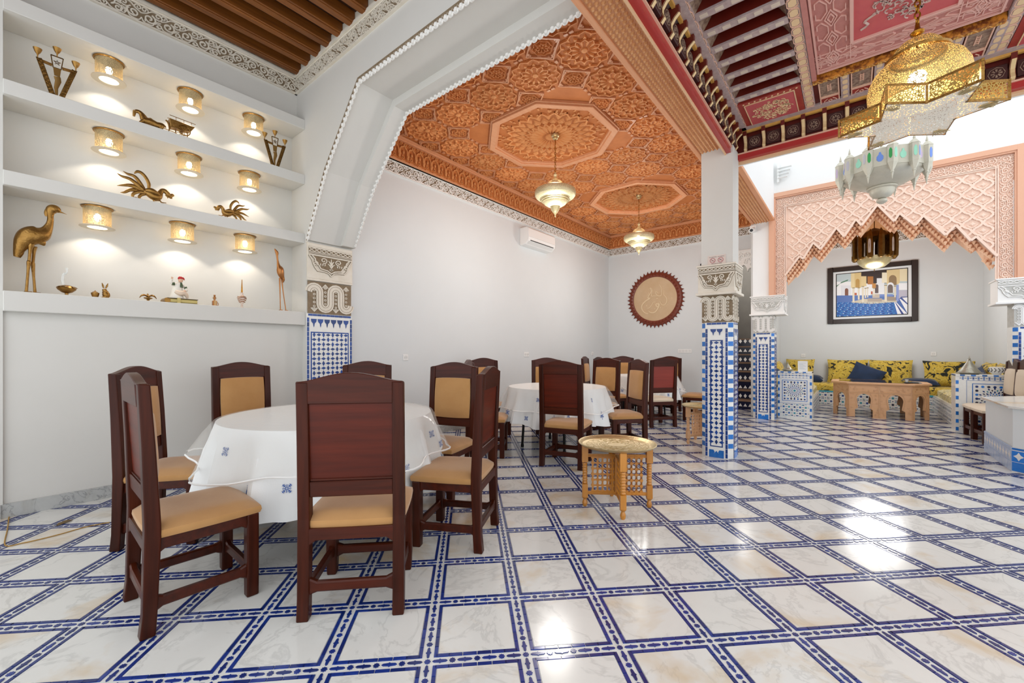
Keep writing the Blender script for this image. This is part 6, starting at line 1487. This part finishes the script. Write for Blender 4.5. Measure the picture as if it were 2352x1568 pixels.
rect('30221F', 790, 300, 1350, 600); rect('E3E4E6', 960, 600, 1290, 830); rect('AC6E2E', 930, 450, 1055, 620); rect('DEE1E5', 1130, 490, 1290, 790); archp('5A4A48', 1090, 620, 1165, 810); rect('C0863F', 1030, 600, 1110, 700)
rect('D6BE86', 565, 360, 790, 690); archp('B9924C', 665, 500, 755, 690); rect('E0CE9E', 560, 360, 640, 690); rect('DCC794', 790, 445, 905, 660); rect('E2D6B4', 1345, 290, 1760, 560); rect('D8C392', 1340, 300, 1610, 620); archp('8D7452', 1385, 425, 1545, 640); rect('E6DFC6', 1240, 370, 1345, 590)
archp('E4E6EA', 1350, 580, 1490, 800); archp('6D5E58', 1360, 625, 1470, 805); rect('E9EBEE', 1585, 600, 1760, 745); rect('B9B6C4', 1590, 750, 1760, 930)
pp('C9BFA8', [(560,990),(860,930),(1540,960),(1560,1000),(1000,1040),(600,1010)]); rect('A89B8E', 930, 920, 1240, 990); rect('BDB1A2', 1035, 830, 1190, 910); rect('6E87C4', 1190, 835, 1470, 880); rect('9A8B7C', 1350, 885, 1530, 975)
for x0, x1, y0, y1 in ((595,640,690,1000),(715,755,690,945),(805,850,660,1000),(870,900,700,910),(920,945,690,900),(1055,1080,700,860),(1295,1345,640,990),(1495,1530,660,900)): rect('DCD3BE', x0, y0, x1, y1); rect('A0906E', x0-8, y0-6, x1+8, y0+14)
rect('B4552C', 640, 800, 690, 850); rect('B4552C', 1005, 770, 1040, 830); rect('8E9CD0', 1540, 640, 1590, 980)
for r_ in range(9):
    y = 1010+r_*(18+2.2*r_); n = 30-r_
    for k in range(n):
        x = 245+(1520-245)*(k+.5*(r_ % 2))/n; s = (1275/n)*.36; h_ = 5+1.1*r_
        pp(('A9C6DE', '133A7E', '3F93C4')[(k+r_) % 3], [(x-s,y),(x,y-h_),(x+s,y),(x,y+h_)])
pp('E4E6EE', [(1490,1010),(1540,1010),(1760,1290),(1560,1290)]); pp('2C3F86', [(1515,1020),(1528,1020),(1690,1280),(1640,1280)]); pp('E8E9EC', [(1600,940),(1760,900),(1760,1240)]); pp('3A4F94', [(1590,940),(1625,940),(1760,1060),(1760,1030),(1640,900),(1760,905),(1760,890),(1640,890)])

# ============================================================ ALCOVE SEATING
def zel_front(name, m_bg, parent, x0, x1, z0, z1, loc, rz, s=.085, cols=(TBL, TBR, TBK), dens=1):
    """strip of small star-and-cross zellige; joined because single chips are tiny"""
    b0 = MB(); b0.box(x0, x1, -.0006, .006, z0, z1); g = b0.build('tile_ground', m_bg, parent, loc, (0, 0, rz))
    L = [MB() for _ in cols]; nx = int((x1-x0)/s); nz = max(1, int((z1-z0)/s)); sx = (x1-x0)/nx; sz = (z1-z0)/nz
    for i in range(nx):
        for j in range(nz):
            cx, cz = x0+sx*(i+.5), z0+sz*(j+.5); k = (i+j) % len(cols)
            L[k].prism([(cx+(.30 if q % 2 else .17)*s*math.cos(PI/8*q), cz+(.30 if q % 2 else .17)*s*math.sin(PI/8*q)) for q in range(16)], -.001, 0, 'y')
            for q in range(4):
                a = PI/2*q+PI/4; px, pz = cx+.5*sx*math.cos(a)*1.1, cz+.5*sz*math.sin(a)*1.1
                if x0+.01 < px < x1-.01 and z0+.01 < pz < z1-.01: L[(k+1) % len(cols)].prism([(px-.012,pz),(px,pz-.012),(px+.012,pz),(px,pz+.012)], -.001, 0, 'y')
                a = PI/2*q; px, pz = cx+.47*sx*math.cos(a), cz+.47*sz*math.sin(a); L[(k+2) % len(cols)].prism([(px-.010,pz-.004),(px+.010,pz-.004),(px+.010,pz+.004),(px-.010,pz+.004)], -.001, 0, 'y')
    for q, mm in zip(L, cols):
        if q.v: o = q.build('zellige_chips', mm, g); o['kind'] = 'stuff'
    return g
ZB = .33
t = thing('tiled_bench', 'tiled bench base along the alcove back wall', 'bench', (11.70, 1.35, 0), -PI/2, 'tiled bench bases of the alcove')
MB().box(0, 3.35, 0, .69, 0, ZB).build('base', TWH, t); zel_front('f', TWH, t, 0.0, 3.35, .03, ZB-.03, (0, -.008, 0), 0, .10, (TBL, TBK, TTE)); b = MB(); b.box(0, 3.35, -.015, .01, ZB-.03, ZB); b.build('edge_tile', TTE, t)
t = thing('tiled_bench', 'tiled bench base along the right side of the alcove', 'bench', (9.25, -1.22, 0), 0, 'tiled bench bases of the alcove')
MB().box(0, 2.43, -.77, 0, 0, ZB).build('base', TWH, t); zel_front('f', TWH, t, -2.43, -.0, .03, ZB-.03, (0, .008, 0), PI, .10, (TBL, TBK, TTE))
t = thing('tiled_bench', 'tiled bench base along the left side of the alcove', 'bench', (9.25, .60, 0), 0, 'tiled bench bases of the alcove')
MB().box(0, 2.43, 0, .80, 0, ZB).build('base', TWH, t); zel_front('f', TWH, t, 0, 2.43, .03, ZB-.03, (0, -.008, 0), 0, .10, (TBL, TBK, TTE))
def mattress(label, loc, rz, L, D, m, H=.16):
    b = pillow_mb(L, D, H, 12, .30, 8); o = b.build('mattress', m, None, loc, (0, 0, rz), smooth=True); tag(o, label, 'mattress', None); return o
mattress('yellow and black floral mattress on the bench along the alcove back wall', (12.04, -.30, ZB), -PI/2, 3.1, .66, FLO)
mattress('pale floral mattress on the right side bench', (10.42, -1.62, ZB), 0, 2.3, .74, FLP); mattress('pale floral mattress with rolled end on the left side bench', (10.42, 1.00, ZB), 0, 2.3, .76, FLP)
def cushion(label, loc, rot, w, h, m, th=.17, group=None, name='cushion'):
    b = MB(); n = 10; vs = []; fs = []
    for s in (1, -1):
        for j in range(n+1):
            for i in range(n+1):
                x = -1+2*i/n; z = -1+2*j/n; pin = 1-.09*(1-abs(x*z))*0; ex = x*(1-.07*(1-z*z)); ez = z*(1-.07*(1-x*x))
                vs.append((ex*w/2, -s*th/2*max(0, (1-x**4)*(1-z**4))**.55, h/2+ez*h/2))
        o = 0 if s == 1 else (n+1)**2
        for j in range(n):
            for i in range(n): a = o+j*(n+1)+i; q = (a, a+1, a+n+2, a+n+1); fs.append(q if s == 1 else q[::-1])
    b.add(vs, fs); o = b.build(name, m, None, loc, rot, smooth=True); return tag(o, label, 'cushion', group)
ZM = ZB+.15; G_ = 'yellow and black floral back cushions'
cushion('yellow floral cushion on the back bench, left behind the navy cushion', (12.17, .11, ZM), (-.20, 0, -PI/2), .74, .55, FLO, .20, G_)
cushion('yellow floral cushion on the back bench, right of the navy cushion', (12.17, -.62, ZM), (-.20, 0, -PI/2), .72, .55, FLO, .20, G_)
cushion('yellow floral cushion at the right end of the back bench', (12.17, -1.50, ZM), (-.20, 0, -PI/2), .76, .54, FLO, .20, G_)
cushion('yellow floral cushion at the left end of the back bench', (12.15, 1.02, ZM), (-.2, 0, -PI/2-.2), .60, .55, FLO, .20, G_)
cushion('yellow floral cushion against the right wall, farther one', (11.2, -1.80, ZM), (-.2, 0, PI), .8, .54, FLO, .18, G_); cushion('yellow floral cushion against the right wall, nearer one', (10.25, -1.80, ZM), (-.2, 0, PI), .8, .54, FLO, .18, G_)
cushion('yellow floral cushion against the left wall, farther one', (10.9, 1.22, ZM), (-.2, 0, 0), .8, .52, FLO, .18, G_); cushion('yellow floral cushion against the left wall, nearer one', (9.85, 1.22, ZM), (-.2, 0, 0), .8, .50, FLO, .18, G_)
cushion('navy velvet cushion standing on its corner in the middle of the back bench', (11.95, -.12, ZM-.02), (-.20, .42, -PI/2), .56, .46, BLV, .16)
cushion('navy velvet bolster lying at the left of the back bench', (11.95, .80, ZM+.05), (-PI/2+.2, 0, -PI/2), .52, .24, BLV, .20)
cushion('navy velvet cushion lying behind the right end of the wooden table', (11.85, -1.05, ZM+.05), (-PI/2+.15, 0, -PI/2), .60, .32, BLV, .18)
cushion('dark navy cushion leaning behind the right tiled counter', (10.3, -1.45, ZM), (-.5, 0, PI-.7), .55, .36, BLV, .16); cushion('navy cushion leaning on the left side bench', (9.9, 1.10, ZM), (-.3, .5, -.3), .45, .36, BLV, .14); cushion('blue grey cushion leaning at the right end by the silver tagine', (10.9, -1.62, ZM), (-.3, .4, PI), .50, .44, BLV, .14)
# tiled counters next to the pillars
def counter(label, x, y0, y1, depth, H):
    t = thing('tiled_counter', label, 'counter', (x, max(y0, y1), 0), -PI/2, 'tiled counters of the alcove'); w = abs(y1-y0)
    MB().box(0, w, 0, depth, 0, H).build('body', TWH, t)
    MB().box(-.0, w, -.012, depth, H-.018, H+.004).build('top_slab', TWH, t)
    for k in range(int(H/.115)):
        for xx in (.018, w-.018): inst(chk, 'edge_tile', t, (xx, -.001, .06+.115*k), (0, 0, 0), (.62, 1, 1))
    for k in range(int(w/.11)): inst(chk, 'edge_tile', t, (.07+.11*k, -.013, H-.008), (0, 0, 0), (1.0, 1, .42))
    for k in range(int(depth/.11)): inst(chk, 'edge_tile', t, (-.001, .05+.11*k, H-.010), (0, 0, -PI/2), (1, 1, .4))
    # framed star panel
    cx, cz = w/2, H*.60; s = min(w, .60)*.36
    b = MB(); b.ribbon([(cx-s,cz-s),(cx+s,cz-s),(cx+s,cz+s),(cx-s,cz+s)], .012, -.002, 0, closed=True); b.ribbon([(cx-s*1.28,cz-s*1.22),(cx+s*1.28,cz-s*1.22),(cx+s*1.28,cz+s*1.22),(cx-s*1.28,cz+s*1.22)], .005, -.002, 0, closed=True); b.build('panel_border', TBR, t)
    L = {TBL: MB(), TBR: MB(), TTE: MB(), TBK: MB()}
    def kite(m, a, r0, r1, wd): ca, sa = math.cos(a), math.sin(a); rm = (r0+r1)/2; L[m].prism([(cx+x*ca-y*sa, cz+x*sa+y*ca) for x, y in ((r0,0),(rm,-wd),(r1,0),(rm,wd))], -.0015, 0, 'y')
    L[TTE].prism([(cx+s*.10*math.cos(PI/8*q)*(1.2 if q % 2 else .9), cz+s*.10*math.sin(PI/8*q)*(1.2 if q % 2 else .9)) for q in range(16)], -.0015, 0, 'y')
    for k in range(16):
        a = 2*PI*k/16; kite(TBL, a, s*.16, s*.30, s*.028); kite(TBR, a+PI/16, s*.28, s*.42, s*.035); kite(TBL, a, s*.38, s*.56, s*.045); kite(TTE if k % 2 else TBK, a+PI/16, s*.52, s*.66, s*.04); kite(TBL, a, s*.62, s*.78, s*.05)
    for i in range(-3, 4):
        for j in range(-3, 4):
            px, pz = cx+i*s*.27, cz+j*s*.27
            if math.hypot(i, j)*.27 > .80:
                L[(TBL, TBR, TBK)[(i+j) % 3]].prism([(px+s*.075*math.cos(PI/8*q)*(1.3 if q % 2 else .8), pz+s*.075*math.sin(PI/8*q)*(1.3 if q % 2 else .8)) for q in range(16)], -.0015, 0, 'y')
    for m_, q in L.items(): o = q.build('zellige_star', m_, t); o['kind'] = 'stuff'
    zel_front('f', TWH, t, .05, w-.05, .05, cz-s*1.3, (0, 0, 0), 0, .075, (TBL, TBR, TTE)); zel_front('f', TWH, t, .05, w-.05, cz+s*1.26, H-.03, (0, 0, 0), 0, .05, (TBR, TBR, TBL))
    return t
counter('blue star mosaic counter between the second pillar and the left bench', 8.97, 1.07, .56, .30, .84)
counter('blue star mosaic counter carrying the large silver tagine beside the cream chairs', 8.97, -1.17, -1.95, .34, .86)
def tagine(x, y, z, s, label):
    t = thing('silver_tagine', label, 'tagine', (x, y, z), 0, None)
    b = MB(); b.lathe([(0,.012),(.09*s,.012),(.10*s,0),(.105*s,.006),(.15*s,.020),(.155*s,.026),(.10*s,.026)], 28, closed=True); b.build('dish', SIL, t, smooth=True)
    b = MB(); b.lathe([(.128*s,.026),(.125*s,.036),(.10*s,.07*s),(.065*s,.13*s),(.032*s,.19*s),(.018*s,.215*s)], 28, closed=True); b.build('lid', SIL, t, smooth=True)
    b = MB(); b.lathe([(.018*s,.213*s),(.022*s,.22*s),(.012*s,.23*s),(.016*s,.24*s),(.008*s,.255*s),(.003*s,.28*s),(0,.30*s)], 14); b.build('finial', SIL, t, smooth=True)
tagine(9.10, -1.33, .864, .95, 'large silver tagine with conical lid on the right tiled counter'); tagine(9.08, .93, .844, .62, 'small silver tagine on the left tiled counter')
t = thing('pierced_bowl', 'black and white patterned bowl next to the large tagine', 'bowl', (9.10, -1.60, .864)); BW = mat('black_white_band', 'E2E2DE', .3)
b = MB(); b.lathe([(0,.0),(.045,0),(.04,.012),(.075,.04),(.085,.075),(.078,.105),(.060,.115),(.060,.108),(.07,.09),(0,.05)], 24, closed=True); b.build('body', BW, t, smooth=True)
b = MB()
for k in range(14):
    a = 2*PI*k/14; r = .084; b.tube([(r*math.cos(a), r*math.sin(a), .04+.0), (1.03*r*math.cos(a+.22), 1.03*r*math.sin(a+.22), .07), (r*.97*math.cos(a), r*.97*math.sin(a), .097)], .004, 4)
b.build('black_zigzag', DRK, t)
t = thing('red_pot', 'small red round pot at the edge of the right tiled counter', 'pot', (9.06, -1.80, .864)); b = MB(); b.lathe([(0,0),(.035,0),(.045,.02),(.045,.05),(.035,.065),(.03,.06),(0,.055)], 20); b.build('body', flat('red_glaze', 'C8262C', .3), t, smooth=True); b = MB(); b.lathe([(0,.058),(.032,.060),(.01,.072),(0,.075)], 16); b.build('lid', flat('red_glaze_lid', 'B01F26', .3), t, smooth=True)
t = thing('menu_card', 'white folded menu card standing on the left tiled counter', 'card', (9.02, .70, .844), -PI/2)
b = MB(); b.box(-.07, .07, -.001, .001, 0, .19); b.build('front_leaf', flat('menu_paper', 'F1F1EF'), t, rot=(.12, 0, 0)); b = MB(); b.box(-.07, .07, -.001, .001, 0, .185); b.build('back_leaf', flat('menu_back', 'E2E2E0'), t, (0, .045, 0), rot=(-.12, 0, 0))
b = MB()
for k in range(7): b.box(-.05, .05-.02*(k % 3), -.0016, -.001, .04+.018*k, .044+.018*k)
b.build('print_lines', flat('menu_print', 'B5C2CC'), t, rot=(.12, 0, 0))
t = thing('small_tray', 'thin silver tray lying under the small tagine', 'tray', (9.10, .93, .8402)) if False else None
# carved low table
t = thing('carved_low_table', 'large pale carved wooden low table with keyhole arches in front of the back bench', 'table', (10.55, -.36, 0), -PI/2)
TP = [(-.43,-.55),(.43,-.55),(.66,-.28),(.66,.28),(.43,.55),(-.43,.55),(-.66,.28),(-.66,-.28)]
b = MB(); b.prism([(x*1.06, y*1.07) for x, y in TP], .60, .635, 'z'); b.build('tabletop', CARV, t, bevel=.006); b = MB(); b.prism([(x*.88, y*.86) for x, y in TP], .636, .640, 'z'); b.build('glass_inlay', mat('dark_glass_top', '3A2A1C', .05, spec=.9), t)
def keyhole(cx, w, z1):
    r = w/2; return [(cx-w*.62, 0), (cx-w*.62, .14), (cx-w*.40, .17)]+[(cx-r*math.cos(PI*k/10*1.0+(-.35 if False else 0))*1.0, z1-r*1.05+r*1.15*math.sin(PI*k/10)) for k in range(11)]+[(cx+w*.40, .17), (cx+w*.62, .14), (cx+w*.62, 0)]
def arch_panel(p, q, arches):
    L = math.hypot(q[0]-p[0], q[1]-p[1]); a = math.atan2(q[1]-p[1], q[0]-p[0]); g = MB()
    outline = [(0,0)]; 
    for cx in arches: outline += keyhole(cx, .20, .42)
    outline += [(L,0),(L,.60),(0,.60)]
    from mathutils.geometry import tessellate_polygon
    tri = tessellate_polygon([[Vector((x, z, 0)) for x, z in outline]]); no = len(outline)
    vs = [(x, 0, z) for x, z in outline]+[(x, .03, z) for x, z in outline]
    fs = [tuple(q) for q in tri]+[tuple(k+no for k in q[::-1]) for q in tri]+[(k, (k+1) % no, (k+1) % no+no, k+no) for k in range(no)]
    me = bpy.data.meshes.new('side_panel'); me.from_pydata(vs, [], fs); me.materials.append(CARV); o = inst(me, 'side_panel', t, (p[0], p[1], 0), (0, 0, a))
    c = MB(); rr = random.Random(int(p[0]*99)); c.box(0, L, -.006, 0.001, .445, .458); c.box(0, L, -.0065, 0.001, .575, .5995)
    for cx in arches:
        P = keyhole(cx, .245, .455)[2:-2]; c.ribbon(P, .012, 0, -.006)
    for cx in [0, L]+[(a_+b_)/2 for a_, b_ in zip(arches, arches[1:])]: c.box(max(0.0005, cx-.012), min(L-.0005, cx+.012), -.007, 0.001, .0005, .599)
    k = 0
    while k < L*170:
        x = rr.uniform(.02, L-.02); z = rr.uniform(.03, .57); k += 1
        if any(abs(x-cx) < .15 and z < .42 for cx in arches): continue
        c.ribbon(spiral(x, z, .018, .005, rr.uniform(0, 6), rr.choice((-1, 1))*.9, 6), .005, 0, -.005)
    c = c.build('carving', CARV, o); c['kind'] = 'stuff'
for i in range(8):
    p, q = TP[i], TP[(i+1) % 8]; L = math.hypot(q[0]-p[0], q[1]-p[1]); arch_panel(p, q, [L*.25, L*.75] if L > .8 else ([L/2] if L > .33 else []))
t = thing('small_black_tray', 'small dark tray with a white cup at the right end of the carved table', 'tray', (10.30, -.80, .641)); MB().box(-.12, .12, -.09, .09, 0, .012).build('dish', DRK, t, bevel=.004); t2 = thing('white_cup', 'tiny white cup on the small dark tray', 'cup', (10.30, -.74, .653)); b = MB(); b.lathe([(0,0),(.018,0),(.026,.045),(.022,.045),(0,.008)], 14); b.build('body', WHT, t2, smooth=True); b = MB(); b.tube([(.022,0,.035),(.038,0,.030),(.034,0,.014),(.020,0,.012)], .003, 5); b.build('handle', WHT, t2)

# ============================================================ FOUNTAIN
A_ = 1.35; fc = (6.97, -1.23-A_)
t = thing('octagonal_fountain', 'white octagonal fountain basin with marble rim and blue tile base at the right edge', 'fountain', (fc[0], fc[1], 0), 0)
def ok(r, k): return (r/math.cos(PI/8)*math.cos(PI/8+PI/4*k), r/math.cos(PI/8)*math.sin(PI/8+PI/4*k))
def ringm(r0, r1, z0, z1): b = MB(); P = [ok(r0, k)+(z0,) for k in range(8)]+[ok(r1, k)+(z0,) for k in range(8)]+[ok(r1, k)+(z1,) for k in range(8)]+[ok(r0, k)+(z1,) for k in range(8)]; b.add(P, [(q*8+k, q*8+(k+1) % 8, ((q+1) % 4)*8+(k+1) % 8, ((q+1) % 4)*8+k) for k in range(8) for q in range(4)]); return b
ringm(A_-.16, A_-.004, 0, .63).build('wall', PLC, t); ringm(A_-.30, A_+.03, .63, .655).build('marble_rim', MAR, t, bevel=.004); ringm(0.3, A_-.25, .50, .56).build('blue_basin', WAT, t)
SB = mat('pale_blue_step_tile', '9FB6D8', .25, col2='B9C8DF', nscale=20)
for k in range(8):
    p, q = Vector(ok(A_, k)), Vector(ok(A_, (k+1) % 8)); d = (p-q).normalized(); L = (p-q).length; a = math.atan2(d.y, d.x)
    # frame at q, +x towards p, outward is -y?  check the sign with the centre
    n = Vector((d.y, -d.x)); o_ = q
    if n.dot(q) < 0: o_ = p; a += PI; d = -d
    loc = (o_.x, o_.y, 0); near = k in (1, 2)
    MB().box(0, L, -.006, .0, 0, .245).build('tile_band', SB if k == 1 else TWH, t, loc, (0, 0, a))
    nb = int(L/.105); wB = L/nb
    bt = MB().box(-wB/2+.004, wB/2-.004, -.010, -.005, 0, .088); bt = bt.mesh('base_tile', SB if k == 1 else TBR)
    for i in range(nb): inst(bt, 'base_tile', t, (o_.x+d.x*wB*(i+.5), o_.y+d.y*wB*(i+.5), .012), (0, 0, a)); inst(bt, 'base_tile', t, (o_.x+d.x*wB*(i+.5), o_.y+d.y*wB*(i+.5), .222), (0, 0, a), (1, 1, .22))
    b = MB()
    for i in range(nb):
        cx = wB*(i+.5); b.prism([(cx+(.042 if q_ % 2 == 0 else .022)*math.cos(PI/4*q_), .160+(.042 if q_ % 2 == 0 else .022)*math.sin(PI/4*q_)) for q_ in range(8)], -.0095, -.005, 'y')
    b.build('star_tile', TWH, t, loc, (0, 0, a))
    bt2 = MB().box(.002, L-.002, -.0085, -.004, .105, .212).build('star_ground', TBR if k != 1 else SB, t, loc, (0, 0, a))

# ============================================================ STAIRS AND CARVED DOOR HEAD
t = thing('tiled_stairs', 'stairs with dark mosaic risers and wooden treads behind the second pillar', 'stairs', (9.85, 1.52, 0), 0)
for k in range(8):
    MB().box(.27*k, .27*(k+1)+.03, 0, 1.1, .19*k, .19*(k+1)-.03).build('riser', TBK, t); MB().box(.27*k-.02, .27*(k+1)+.03, 0, 1.1, .19*(k+1)-.03, .19*(k+1)).build('tread', TRD, t)
    b = MB()
    for i in range(12):
        y = .05+.09*i; z = .19*k+.085
        b.prism([(y-.03,z),(y,z-.045),(y+.03,z),(y,z+.045)] if k % 2 else [(y-.035,z-.03),(y+.035,z-.03),(y,z+.03)], -.003, 0, 'x')
    b.build('riser_mosaic', TWH, t)
t = thing('carved_door_head', 'white carved stucco lobed arch over the stair doorway', 'arch', (FAR-.01, 2.52, 0), -PI/2)
b = MB(); W_ = 1.10
L_ = [(0,3.25),(0,2.60)]+[(0.02,2.62)]
for k in range(9):
    u = (k+.5)/9; cx = W_*u; zc = 2.66+.30*math.sin(PI*u)**.8; L_ += [(cx-.055, zc-.02), (cx-.03, zc+.03), (cx, zc+.05), (cx+.03, zc+.03), (cx+.055, zc-.02)]
L_ += [(W_,2.62),(W_,2.60),(W_,3.25)]
pts = L_[2:-2]
for (a, c) in zip(pts, pts[1:]):
    if c[0]-a[0] > 1e-4: b.prism([a, c, (c[0],3.25), (a[0],3.25)], -.05, .05, 'y')
b.build('lobed_panel', STW, t)
b = MB(); r = random.Random(2)
for k in range(90):
    x = r.uniform(.03, W_-.03); z = r.uniform(2.8, 3.2)
    if z > 2.74+.30*math.sin(PI*x/W_)**.8: b.ribbon(spiral(x, z, .04, .01, r.uniform(0, 6), r.choice((-1, 1))*1.1, 8), .010, -.05, -.064)
b.ribbon([(0,3.235),(W_,3.235)], .03, -.05, -.07); o = b.build('carving', STW, t); o['kind'] = 'stuff'
t = thing('small_speaker', 'small black speaker bracket on the far wall left of the nearest pillar', 'speaker', (FAR, 2.50, 2.94), -PI/2); MB().box(-.05, .05, -.09, 0, 0, .14).build('case', DRK, t, bevel=.008); b = MB(); b.tube([(0,-.091,.08),(0,-.094,.08)], .03, 14); b.build('cone', BLK, t)
# small leaf on the floor at the left
t = thing('fallen_leaf', 'dry brown leaf lying on the marble near the left skirting', 'leaf', (.30, 4.28, .001), .6); b = MB(); b.add([(-.05,0,.001),(-.02,.022,.008),(.03,.018,.010),(.055,0,.004),(.02,-.016,.008),(-.02,-.014,.004)], [(0,1,2,3,4,5)]); b.add([(-.05,0,-.0),(-.02,.022,.006),(.03,.018,.008),(.055,0,.002),(.02,-.016,.006),(-.02,-.014,.002)], [(5,4,3,2,1,0)]); b.build('blade', flat('dry_leaf', '6E5A3A', .8), t); b = MB(); b.tube([(-.05,0,.002),(-.07,-.004,.002)], .0015, 4); b.build('stalk', flat('leaf_stalk', '5A4A30'), t)

P = [pt(x, y, 'z', .004) for x, y in ((22,1176),(17,1215),(12,1252),(50,1247),(92,1238),(143,1225),(200,1209),(252,1199))]
t = thing('floor_cord', 'thin tan cord lying on the marble below the niches', 'cord', (P[0].x, P[0].y, 0))
b = MB(); b.tube(smooth_path([(p.x-P[0].x, p.y-P[0].y, .004) for p in P], 4), .0035, 6); b.build('cord', flat('tan_cord', 'A8823F', .7), t, smooth=True)
